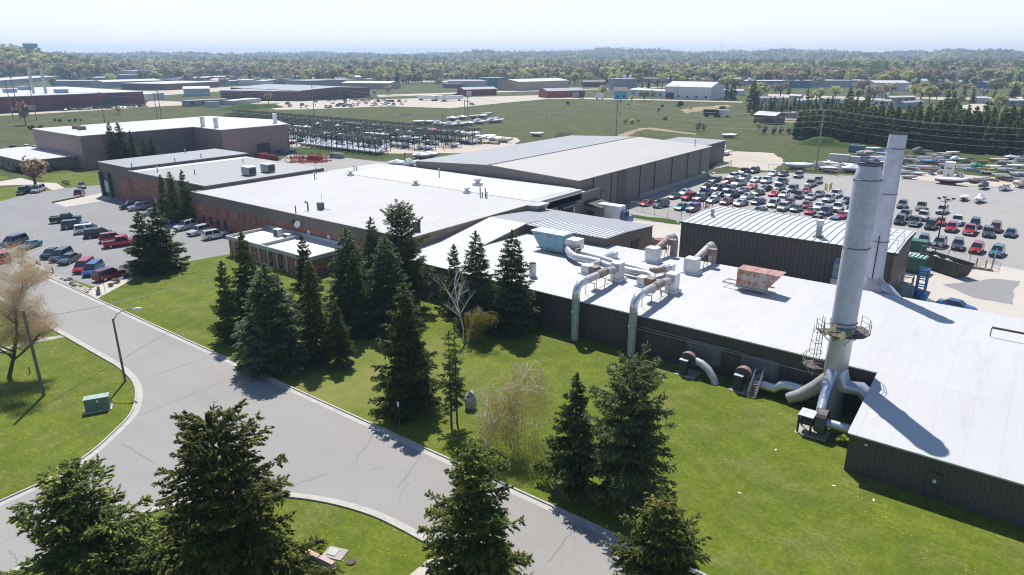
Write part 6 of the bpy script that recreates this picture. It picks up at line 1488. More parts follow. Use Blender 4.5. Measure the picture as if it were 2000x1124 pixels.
COL = dict(red=(0.42, 0.02, 0.03), maroon=(0.16, 0.015, 0.03), black=(0.015, 0.017, 0.02), navy=(0.02, 0.035, 0.09), blue=(0.02, 0.08, 0.28), teal=(0.03, 0.19, 0.22), silver=(0.42, 0.44, 0.46), white=(0.72, 0.73, 0.74),
           grey=(0.16, 0.17, 0.185), slate=(0.07, 0.095, 0.12), tan=(0.3, 0.26, 0.2), green=(0.03, 0.09, 0.07))
PAINT = {k: paint('paint_' + k, v) for k, v in COL.items()}
CARP = {}
for kd in ('sedan', 'coupe', 'suv', 'van', 'pickup'):
    ps = car_meshes(kd); L_ = []
    for nm, mb, mt in ps:
        me = mb.mesh(kd + '_' + nm, [PAINT['white']] if mt == 'P' else (list(mt) if isinstance(mt, tuple) else [mt])); L_.append((nm, me))
    CARP[kd] = L_
    # one-piece version for far cars
    mm = MB(); mats = []
    for nm, mb, mt in ps:
        ml = [PAINT['white']] if mt == 'P' else (list(mt) if isinstance(mt, tuple) else [mt])
        for x in ml:
            if x not in mats: mats.append(x)
        o = len(mm.v); mm.v += mb.v; mm.f += [[i + o for i in f] for f in mb.f]; mm.sm += mb.sm; mm.m += [mats.index(ml[min(i, len(ml) - 1)]) for i in mb.m]
    mats.insert(0, mats.pop(mats.index(PAINT['white']))) if mats[0] is not PAINT['white'] else None
    CARP[kd + '_far'] = mm.mesh(kd + '_one_piece', mats)
KN = dict(sedan='sedan', coupe='coupe', suv='SUV', van='minivan', pickup='pickup truck')
def car(kd, col, loc, deg, label, group, far=False):
    if far:
        o = D.objects.new(KN[kd].lower().replace(' ', '_'), CARP[kd + '_far']); SC.collection.objects.link(o); o.location = loc; o.rotation_euler.z = R(deg)
        o.material_slots[0].link = 'OBJECT'; o.material_slots[0].material = PAINT[col]
        return tag(o, label, 'car' if kd != 'pickup' else 'pickup', group)
    t = thing(KN[kd].lower().replace(' ', '_'), label, 'car' if kd != 'pickup' else 'pickup', loc, R(deg), group)
    for nm, me in CARP[kd]:
        o = D.objects.new(nm, me); SC.collection.objects.link(o); o.parent = t
        if nm == 'body': o.material_slots[0].link = 'OBJECT'; o.material_slots[0].material = PAINT[col]
    return t
# left car park
G1 = 'vehicles in the brick office car park'
for px, py, kd, col, deg, lab in (
    (22, 480, 'van', 'navy', -60, 'dark blue minivan parked at the left end of the street-side row'), (53, 486, 'coupe', 'teal', -57, 'teal coupe parked second from the left in the street-side row'),
    (94, 503, 'sedan', 'black', -48, 'black sedan parked third from the left in the street-side row'), (113, 508, 'van', 'slate', -48, 'dark grey minivan beside the black sedan in the street-side row'),
    (129, 514, 'sedan', 'slate', -52, 'dark slate sedan left of the red minivan'), (158, 530, 'van', 'red', -43, 'red minivan between the slate sedan and the blue minivan'),
    (176, 536, 'van', 'blue', -42, 'blue minivan next to the maroon SUV'), (207, 546, 'suv', 'maroon', 104, 'maroon SUV at the right end of the street-side row, parked tail first'),
    (124, 435, 'pickup', 'black', 62, 'black crew-cab pickup standing alone in the middle of the car park'), (141, 447, 'suv', 'slate', 66, 'grey car mostly hidden behind the silver-white minivan'),
    (168, 456, 'van', 'white', 68, 'silver-white minivan left end of the middle row'), (187, 464, 'van', 'black', 70, 'black minivan in the middle row beside the silver-white one'),
    (216, 473, 'suv', 'red', 73, 'red SUV behind the red pickup in the middle row'), (230, 482, 'pickup', 'red', 74, 'red pickup half hidden by the pair of spruces'),
    (358, 449, 'suv', 'white', -80, 'white SUV at the left of the three white ones by the brick wall'), (384, 459, 'suv', 'white', -80, 'large white SUV in the middle of the three by the brick wall'),
    (415, 467, 'suv', 'white', 84, 'white SUV nearest the office annex, nose to the wall'), (335, 436, 'coupe', 'blue', -95, 'blue car behind the pair of spruces'),
    (252, 408, 'suv', 'navy', -100, 'navy SUV with a ladder rack by the brick wing'), (268, 411, 'suv', 'silver', -100, 'silver SUV beside the navy one at the brick wing'), (291, 421, 'sedan', 'silver', -96, 'silver-blue car peeking over the left spruce of the pair'),
    (43, 379, 'pickup', 'black', -40, 'black pickup parked at the edge of the left lawn'), (70, 376, 'van', 'silver', -42, 'silver minivan beside the black pickup at the left lawn'), (156, 368, 'sedan', 'slate', -20, 'dark sedan driving past the left lawn'),
    (151, 383, 'suv', 'maroon', 150, 'maroon station wagon behind the low loading wall'), (-4, 512, 'suv', 'red', 178, 'red car on the street cut by the left edge'),
    (4, 296, 'sedan', 'silver', -30, 'silver sedan at the far left edge behind the office wing'), (23, 294, 'pickup', 'slate', -30, 'dark pickup behind the office wing at the left'), (49, 293, 'suv', 'white', -30, 'white SUV behind the office wing at the left'), (64, 293, 'sedan', 'white', -30, 'white sedan at the corner of the mauve warehouse')):
    car(kd, col, P(px, py, 0) + Vector((0, .6, .02)), deg, lab, G1)
# low loading wall
m = MB(); a, b = P(103, 397), P(165, 384); m.tube([a + Vector((0, 0, .3)), b + Vector((0, 0, .3))], .28, 4); o = m.build('retaining_wall', CONCD); tag(o, 'low concrete retaining wall beside the loading apron', 'wall')
# works car park: rows of cars facing the camera
G2 = 'cars in the works car park'
CARS = [(1260, 403, 'coupe', 'red'), (1287, 406, 'suv', 'slate'), (1328, 411, 'sedan', 'teal'), (1350, 414, 'suv', 'blue'), (1314, 389, 'sedan', 'slate'), (1342, 392, 'suv', 'red'), (1335, 382, 'sedan', 'white'), (1363, 394, 'suv', 'grey'), (1390, 397, 'sedan', 'silver'),
 (1416, 400, 'sedan', 'maroon'), (1444, 403, 'sedan', 'silver'), (1478, 400, 'sedan', 'navy'), (1373, 384, 'pickup', 'blue'), (1400, 387, 'coupe', 'grey'), (1428, 387, 'pickup', 'navy'), (1457, 390, 'sedan', 'silver'), (1379, 370, 'sedan', 'maroon'), (1400, 373, 'van', 'grey'),
 (1421, 376, 'suv', 'slate'), (1449, 378, 'sedan', 'grey'), (1479, 382, 'sedan', 'black'), (1510, 384, 'coupe', 'red'), (1529, 386, 'sedan', 'white'), (1394, 359, 'suv', 'slate'), (1418, 361, 'suv', 'red'), (1441, 364, 'pickup', 'silver'), (1466, 370, 'coupe', 'red'), (1492, 374, 'sedan', 'slate'),
 (1519, 373, 'pickup', 'slate'), (1545, 376, 'suv', 'navy'), (1429, 351, 'suv', 'white'), (1452, 354, 'suv', 'grey'), (1475, 357, 'sedan', 'white'), (1494, 359, 'suv', 'white'), (1524, 362, 'pickup', 'slate'), (1452, 341, 'pickup', 'black'), (1470, 339, 'suv', 'slate'), (1508, 344, 'sedan', 'white'), (1528, 345, 'sedan', 'black'), (1557, 348, 'suv', 'grey'),
 (1581, 365, 'pickup', 'grey'), (1595, 359, 'suv', 'tan'), (1557, 388, 'suv', 'black'), (1581, 391, 'sedan', 'silver'), (1572, 378, 'coupe', 'red'), (1597, 385, 'sedan', 'grey'), (1616, 395, 'suv', 'silver'), (1630, 386, 'pickup', 'white'), (1652, 398, 'sedan', 'slate'), (1672, 401, 'van', 'black'),
 (1508, 405, 'van', 'silver'), (1527, 412, 'suv', 'silver'), (1538, 403, 'van', 'maroon'), (1553, 414, 'sedan', 'slate'), (1572, 407, 'sedan', 'maroon'), (1580, 419, 'coupe', 'red'), (1597, 410, 'sedan', 'white'), (1610, 421, 'suv', 'navy'), (1633, 413, 'pickup', 'white'), (1641, 427, 'coupe', 'red'), (1660, 419, 'pickup', 'silver'), (1670, 431, 'suv', 'red'),
 (1592, 440, 'pickup', 'slate'), (1625, 444, 'suv', 'blue'), (1657, 448, 'suv', 'maroon'), (1760, 407, 'suv', 'grey'), (1797, 411, 'pickup', 'tan'), (1838, 418, 'suv', 'silver'), (1765, 428, 'pickup', 'slate'), (1755, 438, 'suv', 'black'), (1784, 441, 'pickup', 'slate'), (1800, 430, 'pickup', 'white'), (1816, 448, 'suv', 'black'),
 (1835, 440, 'sedan', 'red'), (1856, 453, 'suv', 'red'), (1867, 439, 'pickup', 'white'), (1892, 458, 'pickup', 'red'), (1902, 445, 'suv', 'navy'), (1928, 463, 'suv', 'slate'), (1942, 453, 'van', 'maroon'), (1972, 463, 'sedan', 'navy'), (1801, 479, 'suv', 'slate'), (1832, 484, 'suv', 'grey'), (1868, 488, 'suv', 'slate'), (1905, 495, 'suv', 'red'), (1945, 501, 'suv', 'teal'),
 (1480, 418, 'sedan', 'green'), (1452, 432, 'sedan', 'black'), (1536, 424, 'van', 'slate')]
CARS = CARS[:-2]
rows_ = {}
for c in CARS:
    w_ = P(c[0], c[1]); rows_.setdefault(round((w_.y - 134) / 6.2), []).append((w_, c))
ORD = ['first', 'second', 'third', 'fourth', 'fifth', 'sixth', 'seventh', 'eighth', 'ninth', 'tenth', 'eleventh', 'twelfth', 'thirteenth', 'fourteenth', 'fifteenth', 'sixteenth', 'seventeenth', 'eighteenth', 'nineteenth', 'twentieth']
CN = dict(slate='dark blue-grey', navy='dark blue', tan='tan')
for ri, rk in enumerate(sorted(rows_)):
    L_ = sorted(rows_[rk], key=lambda q: q[0].x)
    for k, (w_, c) in enumerate(L_):
        lab = '%s %s, %s from the left in the %s row from the striped-roof building' % (CN.get(c[3], c[3]), KN[c[2]], ORD[min(k, 19)], ORD[ri])
        car(c[2], c[3], w_ + Vector((0, .9, .02)), -90 + random.uniform(-5, 5) - (8 if c[0] < 1500 else 0), lab, G2)
car('sedan', 'blue', P(1866, 606) + Vector((0, 0, .02)), -10, 'dark blue car partly hidden behind the rear edge of the white roof', G2)
# cars by the far dark warehouse
G3 = 'cars parked by the far dark warehouse'
z2 = [(250, 570), (265, 590), (360, 580), (400, 600), (470, 552), (475, 582), (570, 545), (620, 540), (600, 565), (550, 597), (580, 597), (640, 587), (680, 580), (700, 570), (720, 582), (740, 550), (760, 575), (780, 540), (800, 565), (830, 545), (850, 552), (860, 567), (880, 545), (900, 530), (910, 582), (935, 578), (930, 555), (960, 550), (980, 577), (1000, 540), (1010, 572), (1040, 552), (1040, 577), (1070, 552), (1075, 577), (1120, 550), (1140, 570), (1170, 547), (1020, 556), (958, 538), (700, 546), (720, 538), (655, 578), (690, 588), (745, 590), (790, 582)]
rr = random.Random(9)
cc_ = ['navy', 'silver', 'navy', 'slate', 'grey', 'slate', 'maroon', 'navy', 'white', 'slate', 'grey', 'black', 'navy', 'slate', 'navy', 'black', 'silver', 'navy', 'white', 'red', 'maroon', 'tan', 'slate', 'navy', 'silver', 'white', 'red', 'slate', 'white', 'black', 'silver', 'maroon', 'white', 'navy', 'grey', 'red', 'navy', 'navy', 'slate', 'navy', 'black', 'slate', 'navy', 'black', 'maroon', 'white']
for k, (a, b) in enumerate(sorted(zip(z2, cc_), key=lambda q: q[0][0])):
    a, b_ = a, b
    px, py = 500 + a[0] / 4, 60 + a[1] / 4 + 2
    kd = rr.choice(['sedan', 'suv', 'van', 'pickup'])
    car(kd, b_, P(px, py), rr.choice([-60, -55, 120, -30]), '%s %s, %s from the left %s the far dark warehouse' % (CN.get(b_, b_), KN[kd], (ORD[k] if k < 20 else '%dth' % (k + 1) if (k + 1) % 10 not in (1, 2, 3) else str(k + 1) + {1: 'st', 2: 'nd', 3: 'rd'}[(k + 1) % 10]), 'of the cars before'), G3, True)
for k in range(22):
    px = 118 + k * 7.8 + rr.uniform(-2, 2); b_ = rr.choice(['white', 'silver', 'slate', 'black', 'white'])
    car(rr.choice(['pickup', 'sedan', 'suv']), b_, P(px, 217 - (px - 118) * .045), rr.uniform(-90, 90), 'small vehicle parked in the line before the maroon factory wall, %s' % CN.get(b_, b_), 'vehicles before the maroon factory, ' + CN.get(b_, b_), True)
for px, py, kd, b_, lab in ((670, 147 + 30, 'sedan', 'white', 'white car on the lawn road by the far tan building'), (672 + 250, 204 + 2, 'suv', 'silver', 'silver car alone in the pale yard near the red barn'), (1056, 190, 'suv', 'white', 'white car near the red barn'), (1061, 177, 'sedan', 'silver', 'silver car by the tan gabled hall'),
    (892, 187, 'pickup', 'black', 'dark truck at the right end of the red barn'), (1212, 200, 'van', 'navy', 'dark car before the small blue house'), (878, 275, 'suv', 'white', 'white SUV at the near end of the boat racks'), (1307, 195, 'suv', 'red', 'red car at the door of the large white shed'), (1403, 198, 'pickup', 'slate', 'dark truck at the right corner of the large white shed')):
    car(kd, b_, P(px, py), rr.uniform(-60, 30), lab, 'scattered vehicles in the fields', True)
# white box truck behind the grey roof
b = P(1196, 433); t = thing('box_truck', 'white box truck with blue cab seen over the grey roof edge', 'truck', b, R(0))
MB().box(-3.9, 2.3, -1.2, 1.2, 1.0, 3.6).build('cargo_box', plain('truck_white', (0.7, 0.71, 0.72), 0.5), t); MB().box(2.4, 4.3, -1.1, 1.1, .5, 1.5).box(2.4, 3.3, -1.0, 1.0, 1.5, 2.5).build('cab', PAINT['blue'], t)
MB().box(3.302, 3.33, -.9, .9, 1.6, 2.35).build('windshield', GLASS, t)
for x in (-2.6, 3.3):
    for s in (-1, 1): MB().tube([(x, s * .85, .48), (x, s * 1.15, .48)], .48, 12, 0, True, False).build('wheel', TYRE, t)
for px, py, lab in ((1404, 303, 'white box trailer behind the far corner of the long warehouse'), (1417, 303, 'low white trailer right of the box trailer')):
    b = P(px, py); hh = 3.2 if px == 1404 else 1.4; t = thing('trailer', lab, 'trailer', b, R(90)); MB().box(-3, 3, -1.2, 1.2, .7, hh).build('body', WHITE, t); MB().tube([(-.5, -1.0, .4), (-.5, -1.25, .4)], .4, 10).tube([(-.5, 1.0, .4), (-.5, 1.25, .4)], .4, 10).build('wheel', TYRE, t)
# ================================================================ boats
def boat_meshes():
    st = [(-3.4, 1.15, .55, 1.35), (-2.4, 1.22, .42, 1.35), (-.8, 1.25, .4, 1.38), (1.0, 1.15, .45, 1.45), (2.4, .75, .7, 1.58), (3.5, .06, 1.3, 1.75)]
    h_ = MB(); rows = [[(x, -w_, zt), (x, -w_ * .82, (z0 + zt) / 2 - .1), (x, 0, z0), (x, w_ * .82, (z0 + zt) / 2 - .1), (x, w_, zt)] for x, w_, z0, zt in st]
    n = 5; h_.add([v for r_ in rows for v in r_], [(i * n + k, i * n + k + 1, (i + 1) * n + k + 1, (i + 1) * n + k) for i in range(5) for k in range(4)], 0, True); h_.add(rows[0], [(4, 3, 2, 1, 0)])
    def cov(peak, px_):
        c = MB(); rws = []
        for x, w_, z0, zt in st:
            t = math.exp(-((x - px_) / 1.5) ** 2) * peak; rws.append([(x, -w_ * 1.05, zt - .28), (x, -w_ * .98, zt + .05), (x, -w_ * .45, zt + .2 + t * .65), (x, 0, zt + .28 + t), (x, w_ * .45, zt + .2 + t * .65), (x, w_ * .98, zt + .05), (x, w_ * 1.05, zt - .28)])
        rws[-1] = [(3.62, y * .3, z if abs(y) > .01 else z - .1) for _, y, z in rws[-1]]
        n = 7; c.add([v for r_ in rws for v in r_], [(i * n + k, (i + 1) * n + k, (i + 1) * n + k + 1, i * n + k + 1) for i in range(5) for k in range(6)]); c.add(rws[0], [list(range(7))]); return c
    cr = MB(); 
    for x in (-2.2, 1.0):
        cr.box(x - .08, x + .08, -1.0, 1.0, 0, .14); cr.box(x - .06, x + .06, -.9, -.8, .1, .7); cr.box(x - .06, x + .06, .8, .9, .1, .7)
    cr.box(-2.3, 1.1, -.08, .08, .14, .42)
    ins = MB(); ins.add([(-3.2, -1.0, 1.28), (-3.2, 1.0, 1.28), (1.2, .95, 1.36), (2.6, .5, 1.5), (2.6, -.5, 1.5), (1.2, -.95, 1.36)], [(0, 5, 4, 3, 2, 1)]); ins.box(-.2, .1, -.9, .9, 1.36, 1.85); ins.box(-2.6, -2.0, -.8, .8, 1.3, 1.6)
    return h_, cov(.75, -.6), cov(1.5, -1.3), cov(.3, .3), cr, ins
bh, bc1, bc2, bc3, bcr, bin_ = boat_meshes()
HULLW = plain('boat_hull', (0.62, 0.64, 0.66), 0.35); HULLB = plain('hull_blue', (0.05, 0.1, 0.22), 0.35); HULLR = plain('hull_maroon', (0.2, 0.03, 0.04), 0.4); CRADLE = plain('cradle_steel', (0.16, 0.07, 0.06), 0.8, .2)
BM = dict(hull=bh.mesh('boat_hull', [HULLW]), c0=bc1.mesh('cover_low', [SHRINK]), c1=bc2.mesh('cover_peaked', [SHRINK]), c2=bc3.mesh('cover_flat', [SHRINK]), cr=bcr.mesh('boat_cradle', [CRADLE]), ins=bin_.mesh('deck_interior', [plain('deck_interior', (0.35, 0.33, 0.3), 0.7)]))
def boat(loc, deg, label, group, cv=0, hull=None, s=1.0, cover=None, cradle=True):
    t = thing('covered_boat' if cv is not None else 'open_boat', label, 'boat', loc, R(deg), group); t.scale = (s, s, s)
    L_ = [('hull', 'hull')] + ([('cover', 'c%d' % cv)] if cv is not None else [('deck', 'ins')]) + ([('cradle', 'cr')] if cradle else [])
    for nm, k in L_:
        o = D.objects.new(nm, BM[k]); SC.collection.objects.link(o); o.parent = t
        mt = hull if nm == 'hull' else (cover if nm == 'cover' else None)
        if mt: o.material_slots[0].link = 'OBJECT'; o.material_slots[0].material = mt
    return t
rr = random.Random(31)
# racks: five long rows
RG = 'steel boat rack rows'
rackx = [(-183, -290, 165.3), (-190, -300, 173.5), (-178, -318, 185), (-176, -330, 197), (-176, -345, 209)]
post = MB().box(-.09, .09, -.09, .09, 0, 5.6).mesh('rack_post', [STEELDK])
nmr = ['nearest', 'second nearest', 'middle', 'second farthest', 'farthest']
for i, (xa, xb, y) in enumerate(rackx):
    t = thing('boat_rack', 'long dark green steel boat rack, %s row of five' % nmr[i], 'rack', (xa, y, 0), 0, RG)
    x = xa; k = 0
    while x > xb:
        for yy in (-2.6, 2.6):
            if k < 48:
                o = D.objects.new('post', post); SC.collection.objects.link(o); o.parent = t; o.location = (x - xa, yy, 0)
        x -= 3.0 if i < 3 else 3.4; k += 1
    for z in (2.9, 5.5):
        if i == 0 and z < 3: continue
        m = MB()
        for yy in (-2.6, 2.6): m.box(xb, xa, y + yy - .09, y + yy + .09, z - .14, z + .05)
        x = xa - .1
        while x > xb: m.box(x - .08, x + .08, y - 2.6, y + 2.6, z - .16, z + .02); x -= 3.0
        for yy in (-1.1, 1.1): m.box(xb, xa, y + yy - .1, y + yy + .1, z + .021, z + .2)
        part('beam', m, STEELDK, t)
    if i in (2, 3, 4):
        m = MB(); m.box(xb, xa, y + 2.45, y + 2.75, 5.7, 5.95)
        part('top_rail', m, STEELDK, t)
    k = 0; x = xa - 1.6
    while x > xb + 2 and k < 34:
        if rr.random() < (.97 if i < 2 else .75):
            boat(Vector((x, y, .0)), -90 + rr.uniform(-3, 3), 'white shrink-wrapped boat on the ground tier of the %s rack row' % nmr[i], 'wrapped boats, ground tier, %s rack row' % nmr[i], rr.choice([0, 1, 2]), rr.choice([None, None, HULLB, None, HULLR]), .82)
        if i > 0 and rr.random() < .42:
            boat(Vector((x, y, 3.0)), -90 + rr.uniform(-2, 2), 'wrapped boat on the upper tier of the %s rack row' % nmr[i], 'wrapped boats, upper tier, %s rack row' % nmr[i], rr.choice([0, 2, 2]), rr.choice([None, HULLB]), .78, None, False)
        x -= 3.0 if i != 3 else 3.4; k += 1
# boats in the field and round the yard
BG = 'boats in the grass beyond the racks'
SHG = plain('grey_cover', (0.3, 0.31, 0.33), 0.6); SHK = plain('dark_cover', (0.05, 0.05, 0.06), 0.6); TANC = plain('tan_cover', (0.5, 0.45, 0.36), 0.7); REDC = plain('red_cover', (0.5, 0.04, 0.04), 0.5); BLUEC = plain('blue_cover', (0.06, 0.2, 0.4), 0.5)
for px, py, deg, cv, cov, lab in ((885, 236, 10, 0, None, 'left white wrapped boat in the back row of the field boats'), (905, 234, 5, 0, None, 'second white wrapped boat in the back row of the field boats'), (927, 232, 0, 2, SHG, 'grey-covered boat in the back row of the field boats'), (943, 231, 5, 2, None, 'right white boat in the back row of the field boats'),
    (860, 247, 15, 1, None, 'leftmost boat of the front row of field boats'), (882, 249, 10, 1, None, 'large peaked white boat in the front row of field boats'), (900, 247, 30, 1, None, 'peaked white boat left of the twin poles'), (917, 246, 8, 0, None, 'long white boat behind the twin poles'), (938, 243, 20, 1, None, 'peaked white boat right of the twin poles'),
    (963, 241, 60, 1, None, 'left of two sharply peaked boats alone in the grass'), (973, 240, 60, 1, None, 'right of two sharply peaked boats alone in the grass'), (952, 227, 10, 2, SHG, 'small grey boat farthest back in the grass'), (846, 282, 5, None, None, 'open boat at the end of the racks'), (845, 258, 10, 2, REDC, 'red boat at the near end of the racks'),
    (878, 263, 15, 2, SHK, 'black-covered boat beside the twin poles'), (903, 262, 10, 2, SHK, 'dark covered boat right beside the twin poles'), (926, 266, 5, 2, None, 'white boat behind the timber piles'), (935, 275, 25, 0, None, 'long white wrapped boat left of the timber crates'), (952, 272, 25, 2, None, 'white boat right of the timber crates'), (968, 276, 25, 0, None, 'white wrapped boat at the edge of the long warehouse roof'), (985, 279, 20, 0, TANC, 'tan wrapped boat behind the long warehouse roof'),
    (1050, 267, 5, 2, None, 'small white boat above the long warehouse roof edge'), (820, 243, 10, 2, None, 'white boat left of the field boats'), (838, 243, 8, 2, None, 'second white boat left of the field boats'),
    (780, 326, 20, 0, None, 'white wrapped boat left of the thin pole by the long warehouse'), (803, 326, 90, 1, None, 'tall white wrapped boat against the long warehouse corner'), (825, 311, 15, 0, None, 'white boat behind the long warehouse corner'), (841, 309, 15, 0, None, 'second white boat behind the long warehouse corner'),
    (1425, 270, 0, 2, None, 'white boat or tank lying alone in the field before the plantation')):
    boat(P(px, py), deg, lab, BG, cv, None, 1.0 if py > 255 else 1.05, cov)
JG = 'boats of the junk yard at the right'
for px, py, deg, cv, cov, s, lab in ((1561, 332, 5, 2, None, 1.5, 'long white wrapped boat left of the tall power pole'), (1617, 334, 10, 2, None, .9, 'small white boat right of the tall power pole'), (1622, 324, 0, 0, None, .85, 'white covered boat behind the small one at the power pole'), (1668, 338, 5, 0, None, 1.3, 'large white wrapped boat left of the front chimney top'), (1655, 328, 5, 2, None, .9, 'low white boat behind the wrapped one near the front chimney'),
    (1881, 392, -95, 2, None, .85, 'low white wrapped boat with maroon hull on the asphalt'), (1911, 396, -100, 1, None, .95, 'tall white wrapped boat on the asphalt'), (1856, 361, -5, 2, None, 1.35, 'long white hull lying on a rust-red trailer'), (1998, 366, 60, 1, TANC, 1.1, 'cream covered boat at the right edge'),
    (1870, 316, 5, 1, None, .8, 'white peaked boat in the middle of the junk yard grass'), (1878, 295, 5, 2, REDC, 1.1, 'bright red boat in front of the spruces'), (1933, 299, 0, 2, SHG, 1.1, 'long grey hull in front of the spruces'), (1911, 296, 0, 2, None, .7, 'small white boat left of the long grey hull'), (1800, 302, 5, 1, SHK, 1.15, 'dark netted heap-shaped boat in front of the spruces'),
    (1828, 304, 60, 2, REDC, .6, 'small red hull standing on end beside the dark heap'), (1795, 343, 0, 2, None, .7, 'white boat with red stripe right of the tall chimney'), (1775, 350, 10, 2, SHG, .75, 'grey boat right of the tall chimney'), (1783, 330, 5, 2, BLUEC, .8, 'blue hull right of the tall chimney'), (1812, 320, 8, 2, BLUEC, .9, 'second blue hull in the middle of the junk yard'), (1805, 332, 0, 2, SHG, .9, 'grey hull pile in the middle of the junk yard'),
    (1768, 316, 5, None, None, .9, 'open boat beside the tall chimney'), (1705, 295, 0, 2, None, .9, 'white stacked boat at the left of the junk yard'), (1693, 302, 0, 2, TANC, .9, 'tan stacked boat at the left of the junk yard'), (1725, 305, 0, 2, BLUEC, .9, 'blue-grey boat between container and tall chimney'), (1718, 314, 0, 2, SHG, .9, 'grey boat right of the white containers'), (1733, 322, 0, 2, None, .8, 'white boat left of the tall chimney'),
    (1921, 369, 80, 1, SHK, .95, 'black tarpaulin-covered boat at the yard edge'), (1963, 372, 70, None, None, .95, 'open dark boat at the yard edge'), (1903, 357, 75, None, None, .85, 'open maroon boat behind the black tarpaulin one'), (1874, 351, 80, 1, SHG, .95, 'grey tarpaulin-covered boat beside the white booth'),
    (1950, 317, 5, 2, TANC, .9, 'cream hull in the right part of the junk yard'), (1975, 312, 20, 0, None, .85, 'white tent-like covered boat at the right'), (1985, 330, 5, 2, None, .95, 'long white hull at the right edge of the junk yard'), (1965, 335, 10, None, None, .85, 'open white boat in the right part of the junk yard'), (1990, 345, -10, 2, SHG, .9, 'grey hull near the right edge'), (1940, 330, 0, 2, None, .8, 'white hull beside the yellow machine'),
    (1930, 341, 10, None, None, .8, 'open boat behind the yellow machine'), (1985, 303, 0, 2, TANC, .8, 'cream boat at the far right before the spruces'), (1845, 305, -10, 2, SHG, .8, 'grey hull right of the small red hull'), (1860, 302, 5, 2, None, .75, 'white hull in the back of the junk yard')):
    s *= .8; t = boat(P(px, py), deg, lab, JG, cv, HULLR if 'maroon' in lab or 'rust' in lab else None, s, cov)
# containers, racks and machines in the junk yard
def crate(px, py, deg, dims, z, mat, name, label, cat, rib=False, group=None):
    b = P(px, py); t = thing(name, label, cat, b, R(deg), group); l_, w_, h_ = dims
    m = MB(); m.box(-l_ / 2, l_ / 2, -w_ / 2, w_ / 2, z, z + h_); m.build('shell', mat, t)
    m = MB()
    k = -l_ / 2 + .3
    while k < l_ / 2 - .1: m.box(k - .06, k + .06, -w_ / 2 - .06, -w_ / 2 - .002, z, z + h_); k += .7
    m.build('wall_ribs', mat, t); MB().box(-l_ / 2 - .05, l_ / 2 + .05, -w_ / 2 - .08, w_ / 2 + .05, z + h_ + .002, z + h_ + .1).build('top_frame', mat, t)
    return t
CG = galv('container_grey', (0.5, 0.52, 0.54), .2, .5, .1)
crate(1637, 322, 3, (6, 2.4, 3.2), 0, CG, 'container', 'ribbed white-grey container at the left of the junk yard', 'container'); crate(1657, 323, 3, (6, 2.4, 2.8), 0, CG, 'container', 'second ribbed container with ladder at the left of the junk yard', 'container')
crate(1672, 298, 0, (5, 2.4, 2.4), 0, plain('blue_box', (0.08, 0.14, 0.24), 0.6), 'container', 'blue box container behind the ribbed ones', 'container')
t = crate(1850, 350, 0, (2.4, 2.4, 4.2), .5, WHITE, 'booth', 'tall white booth with red lettering panel behind the long white hull', 'booth')
b = t; MB().box(-.6, .6, -1.32, -1.27, 3.0, 3.3).build('sign_panel', plain('dull_red', (0.45, 0.1, 0.1), 0.6), t); MB().box(-.1, .4, -1.32, -1.27, .8, 1.4).build('hatch', MC['dull_red'], t)
t = thing('scrap_machine', 'yellow machine beam lying in the junk yard grass', 'machine', P(1925, 336)); MB().box(-2.5, 2.5, -.3, .3, .6, 1.1).box(2.0, 2.6, -.5, .5, 0, 1.6).build('beam', plain('machine_yellow', (0.55, 0.4, 0.03), 0.6), t); MB().box(-2.2, -1.8, -.3, .3, 0, .6).build('foot', CRADLE, t)
t = thing('scrap_pile', 'green plastic scrap heap in the junk yard', 'scrap', P(1906, 327)); MB().rocky((0, 0, .4), 2, 1.2, 1.0, 9).build('heap', plain('scrap_green', (0.05, 0.3, 0.2), 0.7), t)
SCR = [plain('scrap_a', (0.45, 0.45, 0.44), 0.6), plain('scrap_b', (0.12, 0.1, 0.09), 0.8), plain('scrap_c', (0.16, 0.22, 0.3), 0.6), plain('scrap_d', (0.3, 0.2, 0.13), 0.8), plain('scrap_e', (0.6, 0.6, 0.58), 0.6)]
SN = ['pale grey', 'dark brown', 'blue-grey', 'rusty brown', 'off-white']
rr = random.Random(12)
for k in range(200):
    px, py = rr.choice([(rr.uniform(1680, 1760), rr.uniform(296, 330)), (rr.uniform(1765, 1860), rr.uniform(303, 343)), (rr.uniform(1880, 2000), rr.uniform(310, 358)), (rr.uniform(1600, 1690), rr.uniform(318, 338))])
    kk = rr.randrange(5); m = MB(); L1 = rr.uniform(1.6, 4.5)
    for j in range(rr.randint(2, 4)):
        x0_ = rr.uniform(-.6, .6); y0_ = rr.uniform(-.9, .6); z0_ = j * .28; a = rr.uniform(-.25, .25)
        m.add([(x0_ - L1 / 2, y0_ - .3, z0_ + .05), (x0_ + L1 / 2, y0_ - .3 + a, z0_ + .05), (x0_ + L1 / 2, y0_ + .4 + a, z0_ + .05), (x0_ - L1 / 2, y0_ + .4, z0_ + .05), (x0_ - L1 / 2, y0_ - .25, z0_ + .32), (x0_ + L1 / 2 - .3, y0_ - .25 + a, z0_ + .4), (x0_ + L1 / 2 - .3, y0_ + .35 + a, z0_ + .4), (x0_ - L1 / 2, y0_ + .35, z0_ + .32)],
              [(0, 3, 2, 1), (4, 5, 6, 7), (0, 1, 5, 4), (1, 2, 6, 5), (2, 3, 7, 6), (3, 0, 4, 7)])
    o = m.build('scrap_stack', SCR[kk], None, P(px, py), rr.uniform(-.4, .4)); tag(o, '%s stack of dismantled boat and rack parts in the junk yard' % SN[kk], 'scrap', 'scrap stacks in the junk yard, ' + SN[kk])
